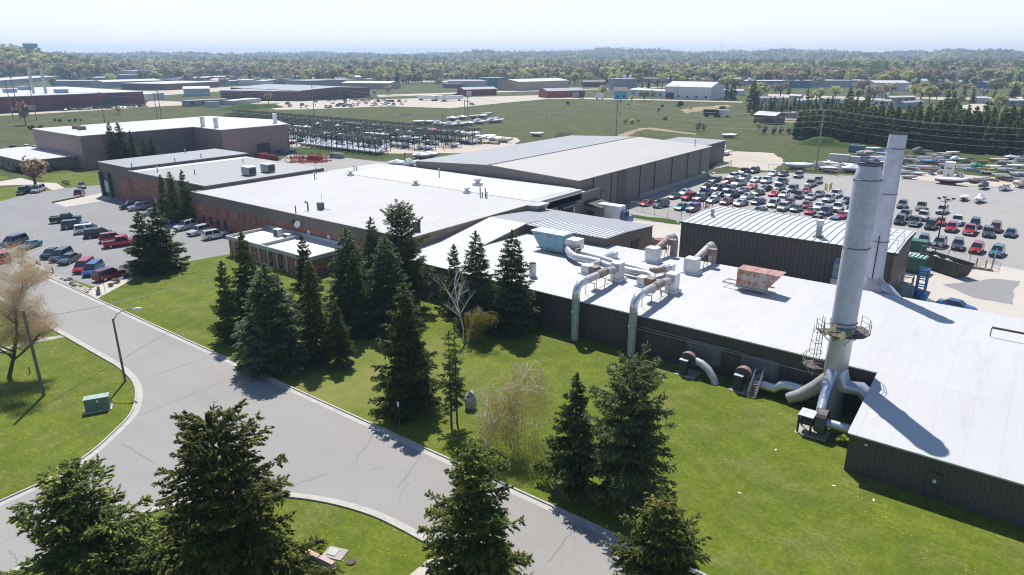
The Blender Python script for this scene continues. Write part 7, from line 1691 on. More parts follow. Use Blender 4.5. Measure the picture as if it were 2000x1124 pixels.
# rust-red empty cradles: in front of the car rows and by the mauve warehouse
CR2 = plain('cradle_red', (0.36, 0.07, 0.05), 0.8)
def cradle(b, deg, s, label, group, mat=CR2, tallp=1.6):
    t = thing('boat_cradle', label, 'cradle', b, R(deg), group); t.scale = (s, s, s)
    m = MB(); m.bar((-1.8, -.6, .15), (1.8, -.6, .15), .14); m.bar((-1.8, .6, .15), (1.8, .6, .15), .14)
    for x in (-1.6, 0, 1.6): m.bar((x, -1.0, .2), (x, 1.0, .2), .13)
    m.build('base_frame', mat, t)
    m = MB()
    for x in (-1.6, 1.6):
        for s_ in (-1, 1): m.bar((x, s_ * 1.0, .2), (x, s_ * 1.1, tallp), .1); m.bar((x, s_ * 1.05, tallp * .6), (x + (.7 if x < 0 else -.7), s_ * 1.0, .2), .08)
    m.build('upright', mat, t)
rr = random.Random(2)
for k in range(26):
    px = 1362 + k * 7.2 + rr.uniform(-2, 2); cradle(P(px, 418 + (px - 1362) * .14 + rr.uniform(-6, 7)), rr.uniform(70, 110), .95, 'rust-red empty boat cradle standing behind the striped-roof building', 'red boat cradles behind the striped-roof building', CR2, 2.6)
for px, py, cv, cov, lab in ((1374, 421, None, None, 'open boat on red cradle at the left behind the striped roof'), (1403, 424, 2, None, 'white boat second from the left behind the striped roof'), (1439, 429, 2, SHK, 'black covered boat behind the striped roof'), (1470, 432, 2, SHG, 'grey boat with dark stripes behind the striped roof'), (1503, 428, None, None, 'open boat with maroon hull behind the striped roof'), (1515, 437, 2, None, 'white hull fourth behind the striped roof'), (1543, 440, 2, None, 'white hull at the right behind the striped roof')):
    boat(P(px, py), -80, lab, 'boats on cradles behind the striped roof', cv, HULLR if 'maroon' in lab else None, .72, cov, False)
for k in range(16):
    px = 572 + (k % 8) * 9; py = 309 + (k // 8) * 7 + (k % 3); 
    if px > 645: continue
    cradle(P(px, py), rr.uniform(60, 120), 1.2, 'red steel boat cradle in the pile beside the mauve warehouse', 'red cradles beside the mauve warehouse')
for px, py, lab, mt in ((512, 309, 'long stack of red trailers at the foot of the mauve warehouse', CR2), (530, 313, 'second low stack of maroon trailers at the mauve warehouse', HULLR), (615, 314, 'large crate-like stack of red cradles in the rear yard', CR2), (659, 309, 'grey tarpaulined heap in the rear yard', SHG), (573, 301, 'small blue-grey bin at the corner of the mauve warehouse', MC['blue_box'] if 'blue_box' in MC else SHG), (548, 303, 'dark blue machine at the mauve warehouse corner', HULLB)):
    b = P(px, py); m = MB(); lw = 2.0 if 'small' in lab or 'dark' in lab else 5.0
    for j in range(4): m.box(-lw / 2, lw / 2, -1.5 + .2 * j, 1.3 - .2 * j, .1 + j * .38, .38 + j * .38)
    for j in range(int(lw * 2)): m.box(-lw / 2 + j * .5 + .1, -lw / 2 + j * .5 + .25, -1.6, 1.4, 1.55, 1.7)
    tag(m.build('stack', mt, None, b, .1), lab, 'stack')
# timber and flats behind the poles
for px, py, lab in ((930, 278, 'timber pile left of the wrapped boats'), (945, 281, 'stack of brown timber crates below the white boats'), (965, 282, 'low timber pile near the long warehouse roof'), (895, 277, 'dark scrap row between racks and poles'), (880, 284, 'grey frame stack beside the racks')):
    b = P(px, py); m = MB()
    for j in range(5): m.box(-2.2, 2.2, -1 + j * .42, -.7 + j * .42, 0, .5 + .15 * (j % 2)); 
    m.box(-2.3, -2.1, -1, 1, .66, .8); m.box(2.1, 2.3, -1, 1, .66, .8)
    tag(m.build('timber_pile', MC['scrap_d'], None, b, .2), lab, 'pile')
for k in range(9):
    b = P(768 + k * 6.2, 226 - .3 * k + (k % 2)); m = MB()
    for j in range(4): m.bar((-1.5, j * .4, .1), (1.5, j * .4, .3 + .2 * j), .12); m.bar((-1 + j * .6, -.4, .05), (-.8 + j * .6, 1.4, .8), .1)
    tag(m.build('frame_heap', GREYSTEEL, None, b, k), 'heap of grey steel frames lying in the field beyond the racks', 'scrap', 'steel frame heaps beyond the racks')
for px, lab in ((1088, 'left bunch of grey poles leaning above the long warehouse roof'), (1098, 'middle bunch of grey poles above the long warehouse roof'), (1110, 'right bunch of grey poles above the long warehouse roof')):
    b = P(px, 268); m = MB()
    for j in range(6): m.bar((-1.2 + j * .45, 0, 0), (-.8 + j * .5, .6, 1.7 + .3 * (j % 3)), .14)
    tag(m.build('pole_bunch', MC['scrap_d'], None, b), lab, 'scrap')
# dumpsters and lift gear behind the works
t = crate(1782, 530, -6, (3.4, 2.4, 2.3), .15, plain('container_green', (0.035, 0.13, 0.095), 0.55), 'dumpster', 'dark green ribbed compactor container at the corner of the striped-roof building', 'dumpster')
m = MB()
for k in range(6): m.box(-1.6 + k * .58, -1.35 + k * .58, -1.15, 1.15, 2.56, 2.66)
m.build('roof_ribs', plain('pale_green', (0.35, 0.5, 0.44), 0.6), t)
crate(1783, 488, 0, (4, 2.2, 1.8), 0, MC['container_green'], 'dumpster', 'green container seen over the striped roof end', 'dumpster')
a, b_ = P(1803, 520), P(1880, 546); c = (a + b_) / 2; d = (b_ - a); L1 = d.length
t = thing('skip', 'long open rusty green roll-off skip full of white scrap', 'skip', c + Vector((0, .7, 0)), math.atan2(d.y, d.x))
m = MB(); h1, w1 = 2.3, 1.25
m.add([(-L1 / 2, -w1, .2), (L1 / 2 - .3, -w1, .2), (L1 / 2 + .4, -w1, h1), (-L1 / 2, -w1, h1), (-L1 / 2, w1, .2), (L1 / 2 - .3, w1, .2), (L1 / 2 + .4, w1, h1), (-L1 / 2, w1, h1)], [(0, 1, 2, 3), (7, 6, 5, 4), (0, 3, 7, 4), (1, 5, 6, 2), (0, 4, 5, 1)])
m.add([(-L1 / 2 + .1, -w1 + .1, h1), (L1 / 2 + .25, -w1 + .1, h1), (L1 / 2 + .25, w1 - .1, h1), (-L1 / 2 + .1, w1 - .1, h1), (-L1 / 2 + .1, -w1 + .1, 1.2), (L1 / 2, -w1 + .1, 1.2), (L1 / 2, w1 - .1, 1.2), (-L1 / 2 + .1, w1 - .1, 1.2)], [(3, 2, 6, 7), (1, 0, 4, 5), (0, 3, 7, 4), (2, 1, 5, 6), (4, 7, 6, 5)])
for k in range(6): m.box(-L1 / 2 + .3 + k * (L1 - .8) / 5, -L1 / 2 + .42 + k * (L1 - .8) / 5, -w1 - .08, -w1 - .002, .3, h1)
m.box(-L1 / 2, L1 / 2 + .4, -w1 - .06, -w1 + .1, h1 + .002, h1 + .1); m.box(-L1 / 2, L1 / 2 + .4, w1 - .1, w1 + .06, h1 + .002, h1 + .1)
m.build('body', galv('skip_rusty_green', (0.07, 0.085, 0.06), .55, .7, .1, (0.1, 0.06, 0.04)), t)
m = MB(); rr = random.Random(8)
for k in range(9): m.rocky((-L1 / 2 + .8 + k * .45, rr.uniform(-.7, .7), 1.5), .5, .45, .55, k)
m.build('scrap_load', plain('white_scrap', (0.6, 0.6, 0.58), 0.7), t); MB().rocky((L1 / 2 - 1.4, .1, 1.4), .8, .5, .6, 77).build('scrap_load', TANC, t)
b = P(1788, 582); t = thing('lift_machine', 'blue and white upright lift machine behind the white roof edge', 'machine', b)
m = MB()
for x, y in ((-.2, 0), (.9, 0), (-.2, 1.2), (.9, 1.2)): m.bar((x, y, 0), (x, y, 4.3), .22)
for z in (.8, 1.8, 2.8, 3.8, 4.3): m.bar((-.2, 0, z), (.9, 0, z), .14); m.bar((.9, 0, z), (.9, 1.2, z), .14); m.bar((-.2, 1.2, z), (.9, 1.2, z), .14)
m.build('mast', plain('machine_blue', (0.03, 0.16, 0.42), 0.5), t)
m = MB()
for x, y in ((-2.2, 0), (-.8, 0), (-2.2, 1.4), (-.8, 1.4)): m.bar((x, y, 0), (x, y, 2.8), .12)
for z in (.6, 1.6, 2.8): m.bar((-2.2, 0, z), (-.8, 0, z), .1); m.bar((-.8, 0, z), (-.8, 1.4, z), .1); m.bar((-2.2, 1.4, z), (-.8, 1.4, z), .1)
m.build('cage', CG, t); MB().rocky((.6, -.5, .5), .7, .6, .7, 5).build('engine', MC['machine_blue'], t)
b = P(1204, 545); t = thing('scrap_bin', 'rusty brown bin and grey sacks between the brown building and the arched pipe', 'bin', P(1290, 480)); 
t.location = P(1289, 483); MB().tube([(0, 0, 0), (0, 0, 1.5)], 1.1, 12).build('bin', plain('bin_brown', (0.25, 0.12, 0.08), 0.8), t); MB().rocky((-2.0, 0, .6), .9, .9, 1.1, 6).build('sack', CG, t)
# chain-link fences
def fence(pts, label, h_=1.9, gap=3.0, mat=plain('fence_steel', (0.33, 0.33, 0.33), 0.6, .3)):
    t = thing('chain_link_fence', label, 'fence', pts[0]); w_ = [Vector((p.x, p.y, 0)) for p in pts]; posts = MB(); net = MB()
    for a, b in zip(w_, w_[1:]):
        n = max(1, int((b - a).length / gap)); 
        for k in range(n + 1):
            q = a.lerp(b, k / n); m = MB(); m.tube([q, q + Vector((0, 0, h_))], .045, 5); part('post', m, mat, t)
        net.tube([a + Vector((0, 0, h_)), b + Vector((0, 0, h_))], .03, 4, 0, True); net.tube([a + Vector((0, 0, .1)), b + Vector((0, 0, .1))], .015, 4, 0, True)
        L1 = (b - a).length; k = 0.0; d = (b - a).normalized()
        while k < L1:
            for s_ in (1, -1):
                p0 = a + d * k + Vector((0, 0, .1 if s_ > 0 else h_)); e = min(L1, k + h_ * .95); p1 = a + d * e + Vector((0, 0, h_ if s_ > 0 else .1)); net.tube([p0, p1], .006, 3, 0, False)
            k += .3
    part('mesh_wire', net, mat, t)
fence([P(1230, 409), P(1330, 432), P(1345, 437)], 'chain-link fence along the grass verge behind the grey roof')
fence([P(1390, 340), P(1428, 325)], 'short chain-link fence at the far corner of the long warehouse')
fence([P(1797, 500), P(1850, 510), P(1935, 527)], 'chain-link fence behind the long skip')
fence([P(1936, 528), P(1942, 510)], 'open chain-link gate right of the skip', 2.2, 2)
fence([P(1500, 334), P(1592, 336)], 'chain-link fence before the junk yard at the power pole')
for k, (px, py) in enumerate(((1611, 371), (1614, 373), (1620, 372), (1623, 369))):
    b = P(px, py); tag(MB().tube([(0, 0, 0), (0, 0, 1.7)], .16, 8).build('bollard', plain('bollard_yellow', (0.6, 0.42, 0.06), 0.6), None, b), 'yellow bollard in the group of four on the open asphalt', 'bollard', 'group of four yellow bollards')
for px, py, lab in ((1906, 520, 'left yellow post by the open gate'), (1924, 524, 'right yellow post by the open gate')):
    tag(MB().tube([(0, 0, 0), (0, 0, 1.4)], .12, 8).build('bollard', MC['bollard_yellow'], None, P(px, py)), lab, 'bollard', 'yellow posts by the gate')
tag(MB().box(-3.4, 3.4, -.25, .25, 0, .35).build('steel_beam', RUSTY, None, P(1890, 523), -.02), 'rusty beam on the ground between the skip and the gate', 'beam')
# pedestrian walking through the car rows
b = P(1654, 405); t = thing('person', 'person in dark clothes walking between the parked cars left of the front chimney', 'person', b, R(100))
def skin(name, verts, edges, rad, mat, parent, root=0):
    me = D.meshes.new(name); me.from_pydata(verts, edges, []); o = D.objects.new(name, me); SC.collection.objects.link(o); o.parent = parent
    o.modifiers.new('s', 'SKIN'); o.modifiers.new('u', 'SUBSURF').levels = 1
    for i, r_ in enumerate(rad): me.skin_vertices[0].data[i].radius = (r_, r_ * .9)
    me.skin_vertices[0].data[root].use_root = True; me.materials.append(mat); return o
body = skin('body', [(0, 0, .95), (0, 0, 1.2), (.02, 0, 1.42), (.02, 0, 1.5), (.04, 0, 1.62), (.05, 0, 1.72), (.04, -.19, 1.4), (-.1, -.24, 1.12), (.08, -.22, .9), (.04, .19, 1.4), (.16, .24, 1.14), (.32, .2, .96), (0, -.1, .88), (.2, -.1, .5), (.24, -.1, .08), (.36, -.1, .04), (0, .1, .88), (-.12, .1, .5), (-.36, .1, .14), (-.3, .1, .04)],
    [(0, 1), (1, 2), (2, 3), (3, 4), (4, 5), (2, 6), (6, 7), (7, 8), (2, 9), (9, 10), (10, 11), (0, 12), (12, 13), (13, 14), (14, 15), (0, 16), (16, 17), (17, 18), (18, 19)],
    [.15, .14, .15, .06, .1, .07, .07, .045, .035, .07, .045, .035, .1, .065, .045, .04, .1, .065, .045, .04], plain('dark_clothes', (0.02, 0.02, 0.024), 0.9), t)
# ================================================================ buildings beyond the works
FOOT = []
def bld(name, label, a, b, h_, depth, wall, roof, gable=0.0, over=.4, cat='building', wins=0, door=None, ribs=True, flip=False):
    A, B = P(*a), P(*b); A.z = B.z = hill((a[0] + b[0]) / 2, A.length) if A.length > 900 else 0
    z0 = A.z; d = (B - A); L1 = d.length; u = d.normalized(); n = Vector((-u.y, u.x, 0))
    if n.dot(A) < 0: n = -n
    FOOT.append((A, u, n, L1, depth)); t = thing(name, label, cat, (A + B) / 2)
    def W_(s, dd, z): q = A + u * s + n * dd; return (q.x, q.y, z0 + z)
    m = MB()
    if gable:
        if not flip:    # ridge runs along the front
            hm = h_ + gable; vs = [W_(0, 0, 0), W_(L1, 0, 0), W_(L1, depth, 0), W_(0, depth, 0), W_(0, 0, h_), W_(L1, 0, h_), W_(L1, depth, h_), W_(0, depth, h_), W_(0, depth / 2, hm), W_(L1, depth / 2, hm)]
            m.add(vs, [(0, 1, 5, 4), (1, 2, 6, 9, 5), (2, 3, 7, 6), (3, 0, 4, 8, 7)]); part('wall', m, wall, t)
            m = MB(); o = over
            slab(m, W_(-o, -o, h_ - .0), W_(L1 + o, -o, h_ - .0), W_(L1 + o, depth / 2, hm + .12), W_(-o, depth / 2, hm + .12), .1); slab(m, W_(-o, depth / 2, hm + .12), W_(L1 + o, depth / 2, hm + .12), W_(L1 + o, depth + o, h_), W_(-o, depth + o, h_), .1)
            for v in range(len(m.v)): m.v[v] = (m.v[v][0], m.v[v][1], m.v[v][2] + .12)
            part('roof', m, roof, t)
        else:
            hm = h_ + gable; vs = [W_(0, 0, 0), W_(L1, 0, 0), W_(L1, depth, 0), W_(0, depth, 0), W_(0, 0, h_), W_(L1, 0, h_), W_(L1, depth, h_), W_(0, depth, h_), W_(L1 / 2, 0, hm), W_(L1 / 2, depth, hm)]
            m.add(vs, [(0, 1, 5, 8, 4), (1, 2, 6, 5), (2, 3, 7, 9, 6), (3, 0, 4, 7)]); part('wall', m, wall, t)
            m = MB(); o = over
            slab(m, W_(-o, -o, h_ + .1), W_(L1 / 2, -o, hm + .15), W_(L1 / 2, depth + o, hm + .15), W_(-o, depth + o, h_ + .1), .1); slab(m, W_(L1 / 2, -o, hm + .15), W_(L1 + o, -o, h_ + .1), W_(L1 + o, depth + o, h_ + .1), W_(L1 / 2, depth + o, hm + .15), .1)
            part('roof', m, roof, t)
    else:
        m.prism([W_(0, 0, 0)[:2], W_(L1, 0, 0)[:2], W_(L1, depth, 0)[:2], W_(0, depth, 0)[:2]], z0, z0 + h_); part('wall', m, wall, t)
        o = over * .6; m = MB(); m.prism([W_(-o, -o, 0)[:2], W_(L1 + o, -o, 0)[:2], W_(L1 + o, depth + o, 0)[:2], W_(-o, depth + o, 0)[:2]], z0 + h_, z0 + h_ + .35); part('roof', m, roof, t)
    for k in range(wins):
        s = L1 * (k + .5) / wins; m = MB(); q = [W_(s - .9, -.06, 1.3), W_(s + .9, -.06, 1.3), W_(s + .9, -.06, min(h_ - .6, 2.9)), W_(s - .9, -.06, min(h_ - .6, 2.9))]; m.add(q, [(0, 1, 2, 3)]); part('window', m, WINGLASS, t)
    if door:
        s, w_, hh, mt = door; m = MB(); m.add([W_(L1 * s - w_ / 2, -.08, 0), W_(L1 * s + w_ / 2, -.08, 0), W_(L1 * s + w_ / 2, -.08, hh), W_(L1 * s - w_ / 2, -.08, hh)], [(0, 1, 2, 3)]); part('door', m, mt, t)
    t['c'] = 0; del t['c']
    return t
def wm(name, col, p=.8): return ribbed('wall_' + name, col, p, dark=.85)
MAR = wm('maroon', (0.12, 0.028, 0.05)); DKR = wm('dark_red_brown', (0.13, 0.065, 0.06)); PALE = wm('pale', (0.5, 0.51, 0.52)); TEALP = wm('pale_teal', (0.42, 0.52, 0.53)); BLUE_ = wm('blue', (0.06, 0.16, 0.35)); TANW = wm('tan', (0.42, 0.34, 0.26)); BLG = wm('blue_grey', (0.3, 0.36, 0.45)); REDW = wm('barn_red', (0.25, 0.05, 0.045)); WHT = wm('white', (0.66, 0.68, 0.7)); GRY = wm('grey', (0.28, 0.3, 0.33)); BRNW = wm('brown', (0.16, 0.12, 0.1)); TLD = wm('dark_teal', (0.07, 0.2, 0.26)); SKY_ = wm('sky_blue', (0.12, 0.38, 0.55))
RW, RG_ = ROOFW2, ROOFG; RBR = plain('brown_shingle', (0.2, 0.16, 0.14), 0.9, kind='World'); DOORD = MC['door_dark']; DOORW = WHITE
t = bld('maroon_factory', 'long maroon factory with white roof at the far left', (-120, 229), (284, 207), 9.4, 130, MAR, RW, 0, .4, 'factory', 0, (.82, 14, 6, DOORD))
for px, py, lab in ((60, 165, 'left'), (94, 165, 'right')):
    pass
for dx, h_ in ((90, 16), (66, 16)):
    q = P(dx, 183, 9.8); part('chimney', MB().tube([q, q + Vector((0, 0, h_))], .9, 12), GALV, t)
for a, b in ((48, 176), (20, 181), (120, 182)):
    q = P(a, b, 9.8); part('roof_unit', MB().box(q.x - 4, q.x + 4, q.y - 3, q.y + 3, 9.75, 12.2), BLG, t)
t = bld('far_warehouse', 'long dark brown gabled warehouse behind the far parked cars', (587, 198), (723, 190), 7.6, 96, DKR, RG_, 1.6, .4, 'warehouse', 0, (.62, 6, 5.5, DOORD), flip=True)
bld('far_warehouse', 'left extension of the long dark brown warehouse', (432, 196), (587, 198), 7.0, 60, DKR, RG_, 0, .4, 'warehouse')
for lab, a, b, h_, dp, w_, r_, gb, kw in (
 ('small pale building right of the maroon factory', (283, 199), (322, 195), 5, 26, PALE, RW, 0, {}),
 ('pale teal gabled shed beside the dark warehouse', (360, 189), (411, 188), 6.2, 18, TEALP, RW, 1.6, {}),
 ('dark red low building far behind the pale teal shed', (326, 177), (430, 171), 6, 60, DKR, RW, 0, {}),
 ('low grey concrete sheds in the field left of the mounds', (366, 209), (448, 205), 3.6, 9, GRY, RG_, 0, dict(wins=4)),
 ('small grey block with white frame in the field', (401, 210), (424, 210), 3.2, 5, PALE, RG_, 0, {}),
 ('low white roofed strip behind the mounds', (455, 206), (510, 200), 2.6, 10, PALE, RW, 0, {}),
 ('bright blue fronted building in the town', (526, 167), (573, 165), 6, 16, BLUE_, RW, 0, {}),
 ('white roofed hall left of the bright blue front', (468, 168), (525, 167), 6, 22, PALE, RW, 0, {}),
 ('long white roofed hall in the middle of the town', (380, 163), (466, 158), 6, 30, BLG, RW, 0, {}),
 ('second long white roofed hall below the first', (410, 169), (490, 166), 5, 20, PALE, RW, 0, {}),
 ('rounded white hall below the tree belt', (510, 152), (552, 151), 8, 20, WHT, RW, 2, {}),
 ('grey hall with pale roof at the middle of the town', (650, 161), (708, 160), 6, 26, BLG, RW, 1.5, {}),
 ('white roofed hall behind the dark round tree', (560, 159), (612, 158), 6, 20, BLG, RW, 1, {}),
 ('long tan building with white roof right of the dark warehouse', (668, 174), (762, 175), 6, 30, TANW, RW, 1.4, {}),
 ('grey extension hall behind the dark warehouse roof', (600, 172), (700, 168), 7, 40, GRY, RG_, 0, {}),
 ('blue grey plant buildings below the tree belt', (266, 155), (323, 153), 12, 30, BLG, RW, 0, dict(wins=3)),
 ('small white block right of the blue grey plant', (323, 154), (348, 153), 7, 15, WHT, RG_, 0, {}),
 ('low pale hall left of the blue grey plant', (172, 156), (262, 156), 6, 25, GRY, RW, 0, {}),
 ('long grey-blue hall at the left edge of the town', (-10, 170), (130, 157), 6, 40, BLG, RW, 0, {}),
 ('long low hall with white roof behind the maroon factory', (100, 170), (205, 169), 6, 20, GRY, RW, 0, {}),
 ('long pale hall with white roof above the maroon factory', (205, 172), (318, 168), 6, 30, BLG, RW, 1.5, {}),
 ('tiny white house at the far left', (98, 151), (120, 150), 5, 12, WHT, RW, 1, {}),
 ('flat brown school-like building in the trees', (757, 153), (892, 154), 6, 40, BRNW, RW, 0, {}),
 ('flat white hall with grey walls right of the dark tree', (875, 172), (952, 172), 7, 22, PALE, RG_, 1, {}),
 ('dark teal hall joined to the grey hall', (953, 172), (989, 171), 10, 20, TLD, RG_, 0, {}),
 ('red barn with white door in the pale yard', (907, 188), (970, 186), 5.2, 14, REDW, RG_, 1.6, dict(door=(.14, 5, 4, DOORW))),
 ('dark brown shed left of the grey flat hall', (865, 172), (892, 173), 4, 10, BRNW, RG_, 0, {}),
 ('large tan gabled hall with white roof', (1014, 178), (1111, 174), 8.5, 34, TANW, RW, 2.0, {}),
 ('red low barn with grey roof at the field edge', (1069, 192), (1142, 190), 5.4, 16, REDW, RG_, 1.8, dict(door=(.75, 6, 4, PALE))),
 ('brown shingled long house behind the red low barn', (1138, 170), (1185, 170), 5, 20, BRNW, RBR, 2, {}),
 ('flat grey block with two white silos', (1188, 174), (1231, 175), 10, 20, GRY, RG_, 0, {}),
 ('small blue house in the field', (1199, 194), (1225, 194), 6, 10, SKY_, RBR, 3, dict(wins=2)),
 ('low white building left of the large white shed', (1228, 187), (1298, 191), 5, 14, WHT, RW, 1, dict(wins=4)),
 ('large white gabled shed', (1298, 193), (1387, 196), 9.5, 34, WHT, RW, 3.5, dict(door=(.11, 7, 5, DOORD), wins=5)),
 ('long low industrial roof behind the large white shed', (1180, 160), (1420, 165), 5, 30, GRY, RG_, 0, {}),
 ('small white-roofed brown shed by the plantation', (1471, 241), (1512, 244), 4.2, 11, BRNW, RW, 1.4, dict(door=(.75, 3, 3, DOORD))),
 ('long dark blue factory hall', (1478, 172), (1582, 172), 7, 30, BLUE_, RW, 0, {}),
 ('white roofed continuation of the long blue hall', (1582, 171), (1700, 171), 7, 30, BLG, RW, 0, {}),
 ('wide white gabled hall at the end of the blue factory', (1707, 178), (1774, 178), 7.5, 22, WHT, RW, 2, {}),
 ('dark blue roofed hall above the wide white one', (1700, 163), (1757, 163), 6, 20, BLUE_, RG_, 0, {}),
 ('grey house with dark roof right of the blue factory', (1777, 168), (1794, 168), 6, 10, BLG, RBR, 2.5, {}),
 ('small white house with white roof right of the grey one', (1795, 167), (1811, 167), 5, 10, WHT, RW, 2, {}),
 ('reddish roofed house in the right suburb', (1835, 169), (1854, 169), 5, 10, BRNW, RBR, 2.5, {}),
 ('white roofed green-grey house in the right suburb', (1872, 169), (1893, 169), 5, 10, TEALP, RW, 2, {}),
 ('bright blue low house in the right suburb', (1925, 174), (1957, 173), 6, 12, BLUE_, RG_, 1.5, {}),
 ('white mobile home left in the middle row', (1700, 192), (1734, 192), 3.6, 6, WHT, RW, .8, dict(wins=3)),
 ('white mobile home nearest the plantation', (1706, 207), (1735, 209), 3.6, 6, WHT, RG_, .8, dict(wins=3)),
 ('tan mobile home with white roof', (1737, 201), (1787, 200), 3.6, 6, TANW, RW, .8, dict(wins=4)),
 ('blue-grey mobile home at the plantation edge', (1765, 213), (1802, 210), 3.6, 6, BLG, RG_, .8, dict(wins=2)),
 ('white mobile home beside the right car park', (1907, 202), (1929, 202), 3.6, 6, WHT, RW, .8, {}),
 ('mobile home at the right edge', (1965, 208), (2010, 208), 3.8, 7, GRY, RW, .8, dict(wins=2)),
 ('pale mobile home right of the large shed conifers', (1480, 202), (1530, 202), 3.6, 6, PALE, RG_, .8, dict(wins=2)),
 ('white mobile home behind the pale one', (1560, 208), (1590, 206), 3.6, 6, WHT, RW, .8, dict(wins=2)),
 ('low white home between the yellow trees', (1540, 196), (1562, 197), 3.4, 6, WHT, RW, .8, {}),
 ('blue-grey home behind the big spruce', (1610, 205), (1640, 204), 3.6, 6, BLG, RG_, .8, {}),
 ('white roofed sheds behind the large white shed group', (1452, 167), (1500, 168), 5, 16, BLG, RW, 1, {}),
 ('second white roofed shed right of the large shed', (1404, 186), (1450, 187), 4, 12, WHT, RW, .8, {}),
 ('small white hut in the trees behind the tan hall', (860, 166), (872, 166), 3, 6, WHT, RW, .5, {}),
 ('distant pale building in the central woods', (710, 133), (730, 133), 7, 15, TANW, RW, 0, {}),
 ('distant long white roof in the central woods', (718, 138), (765, 138), 5, 20, PALE, RW, 0, {}),
 ('second distant white roof in the central woods', (742, 143), (762, 142), 5, 20, PALE, RW, 0, {}),
 ('tiny distant white roof on the left wooded slope', (512, 120), (520, 120), 6, 12, WHT, RW, 0, {}),
 ('tiny distant white roof on the middle wooded slope', (656, 120), (666, 120), 6, 12, WHT, RW, 0, {}),
 ('distant brown house roof row in the left woods', (335, 108), (345, 108), 6, 12, WHT, RW, 0, {}),
 ('distant pale houses in the left woods', (212, 124), (224, 123), 8, 12, BLG, RG_, 0, {}),
 ('distant dark block in the central woods', (890, 123), (916, 122), 8, 16, BRNW, RG_, 0, {})):
    bld('hall' if 'hall' in lab or 'building' in lab else 'house', lab, a, b, h_, dp, w_, r_, gb, .4, 'building', **kw)
rr = random.Random(71); k = 0
while k < 34:
    xa, xb, ya, yb = rr.choice([(120, 330, 158, 176), (330, 660, 154, 174), (330, 660, 154, 174), (590, 750, 158, 168), (1190, 1450, 157, 164), (1400, 1480, 170, 186)])
    px, py = rr.uniform(xa, xb), rr.uniform(ya, yb); w_ = rr.uniform(12, 40); q = P(px + w_ / 2, py); k += 1
    if any(-25 < (q - A).dot(u) < L1 + 25 and -30 < (q - A).dot(n) < dp + 12 for A, u, n, L1, dp in FOOT): continue
    c1 = rr.choice([0, 1, 2, 3]); t = bld('hall', 'low %s hall with pale roof among the crowded town roofs' % ['pale', 'blue-grey', 'grey', 'tan'][c1], (px, py), (px + w_, py), rr.uniform(4, 6.5), rr.uniform(14, 30), [PALE, BLG, GRY, TANW][c1], rr.choice([RW, RW, RG_]), rr.choice([0, 1.2]))
    t['group'] = 'small %s halls in the town' % ['pale', 'blue-grey', 'grey', 'tan'][c1]
for a, lab in ((1219, 'left white silo above the flat grey block'), (1230, 'right white silo above the flat grey block')):
    b = P(a, 172); hh = tall(b, 146); t = thing('silo', lab, 'silo', b); MB().tube([(0, 0, 0), (0, 0, hh - 2)], 1.9, 14).build('barrel', WHITE, t); MB().tube([(0, 0, hh - 2), (0, 0, hh)], [1.9, .4], 14).build('cone_top', WHITE, t)
for (a, b), (c, d), mt, lab in (((1373, 228), (1398, 230), MC['flat_black'], 'black semi trailer in the field'), ((1399, 229), (1423, 230), WHITE, 'white semi trailer in the field'), ((815, 196), (848, 198), WHITE, 'left white semi trailer in the pale yard'), ((845, 197), (870, 199), WHITE, 'middle white semi trailer in the pale yard'), ((863, 199), (905, 197), WHITE, 'right white semi trailer in the pale yard'),
    ((1164, 194), (1179, 194), WHITE, 'white camper left of the small blue house'), ((1512, 235), (1572, 237), GRY, 'long dark trailer beside the small white-roofed shed'), ((0, 222), (28, 221), GRY, 'left grey trailer before the maroon factory'), ((56, 220), (77, 218), GRY, 'right grey trailer before the maroon factory')):
    A, B = P(a, b), P(c, d); A.z = B.z = 0; u = (B - A).normalized(); n = Vector((-u.y, u.x, 0)) * (1 if Vector((-u.y, u.x, 0)).dot(A) > 0 else -1)
    t = thing('semi_trailer', lab, 'trailer', (A + B) / 2); q = [A, B, B + n * 2.6, A + n * 2.6]
    m = MB(); m.prism([tuple(v)[:2] for v in q], 1.1, 4.0); part('box', m, mt, t)
    m = MB()
    for f in (.12, .2, .85): c_ = A.lerp(B, f) + n * .3; m.tube([c_ + Vector((0, 0, .5)), c_ + n * 2 + Vector((0, 0, .5))], .5, 10)
    part('wheel', m, TYRE, t)
rr = random.Random(55); k = 0
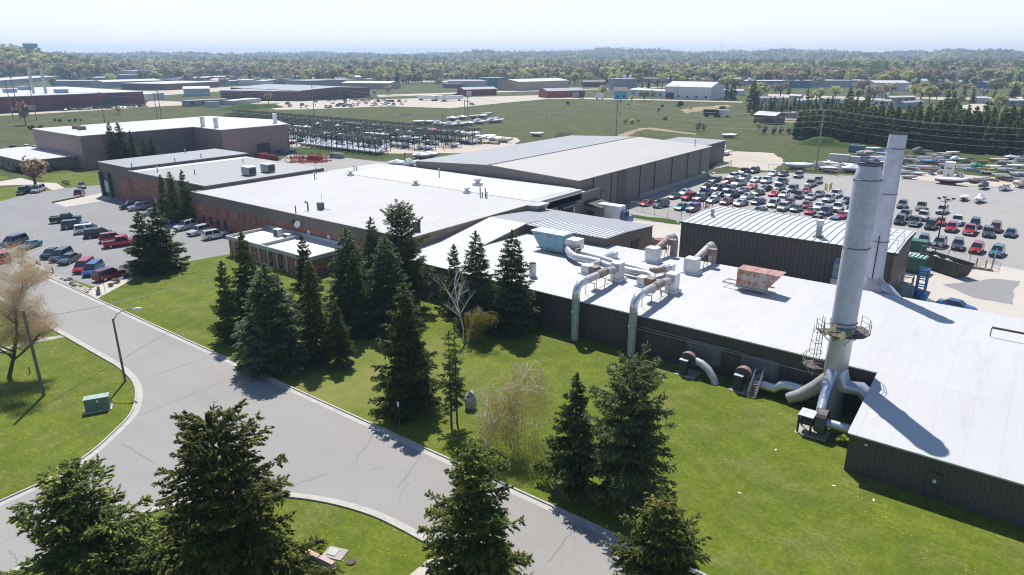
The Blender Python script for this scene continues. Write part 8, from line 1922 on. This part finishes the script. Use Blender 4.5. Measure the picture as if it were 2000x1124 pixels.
while k < 190:
    xa, xb, ya, yb = rr.choice([(-20, 330, 150, 176), (330, 560, 150, 170), (560, 700, 150, 166), (740, 860, 154, 172), (960, 1180, 158, 170), (1180, 1500, 160, 178), (1460, 1800, 162, 200), (1760, 2020, 158, 204)])
    px, py = rr.uniform(xa, xb), rr.uniform(ya, yb); q = P(px, py); bad = False
    for A, u, n, L1, dp in FOOT:
        r_ = q - A; s1, s2 = r_.dot(u), r_.dot(n)
        if -3 < s1 < L1 + 3 and -3 < s2 < dp + 3: bad = True
    k += 1
    if bad: continue
    kk = rr.choices([0, 1, 2, 3, 9], [5, 5, 3, 3, 3])[0]; hh = rr.uniform(9, 17)
    if kk == 9: row_tree(q, pix((q.x, q.y, hh))[1], 'dark conifer standing among the roofs of the town'); bpy.context.scene.collection.objects[-1]['group'] = 'conifers among the roofs of the town'
    else: broad(q, hh, kk, None, GRP + ', ' + KIND[kk], rr.uniform(.9, 1.25))
# blue water tank on the left hill and far transmission masts
x, y = polar(64, 1750); z = hill(64, 1750); t = thing('water_tank', 'pale blue water tank on the wooded hill at the far left', 'water tank', (x, y, z))
hb = (110 - 91) / 1407 * 1750 + 33 - z; m = MB(); m.tube([(0, 0, hb - 9), (0, 0, hb - 7), (0, 0, hb)], [6, 12, 13], 20); m.build('tank', SKY_, t); MB().tube([(0, 0, hb), (0, 0, hb + 2)], [13.3, 4], 20).build('lid', SKY_, t); MB().tube([(0, 0, -1), (0, 0, hb - 9)], 4, 10).build('stem', SKY_, t)
for px, top in ((1407, 80), (1436, 88), (693, 93), (706, 95), (760, 94), (772, 95), (816, 94), (855, 95), (894, 92), (929, 95), (958, 93), (578, 96)):
    x, y = polar(px, 4700); z = hill(px, 4700); hh = (110 - top) / 1407 * 4700 + 33 - z; tag(MB().tube([(0, 0, 0), (0, 0, hh)], [.9, .5], 5).build('mast', plain('mast_grey', (0.25, 0.27, 0.3), 0.6), None, (x, y, z)), 'faint thin mast on the horizon ridge', 'mast', 'masts on the horizon')
# ================================================================ haze
hz = MB().box(-7000, 7000, -7000, 7000, -4.0, 110).build('haze', D.materials.new('haze')); hz['kind'] = 'stuff'; hz['label'] = 'thin blue summer haze over the whole view'
m = hz.data.materials[0]; m.use_nodes = True; t = m.node_tree; t.nodes.clear(); o = t.nodes.new('ShaderNodeOutputMaterial'); v = t.nodes.new('ShaderNodeVolumePrincipled')
v.inputs['Color'].default_value = (0.52, 0.71, 1.0, 1); v.inputs['Density'].default_value = 0.00017; v.inputs['Anisotropy'].default_value = 0.2
t.links.new(v.outputs[0], o.inputs['Volume'])
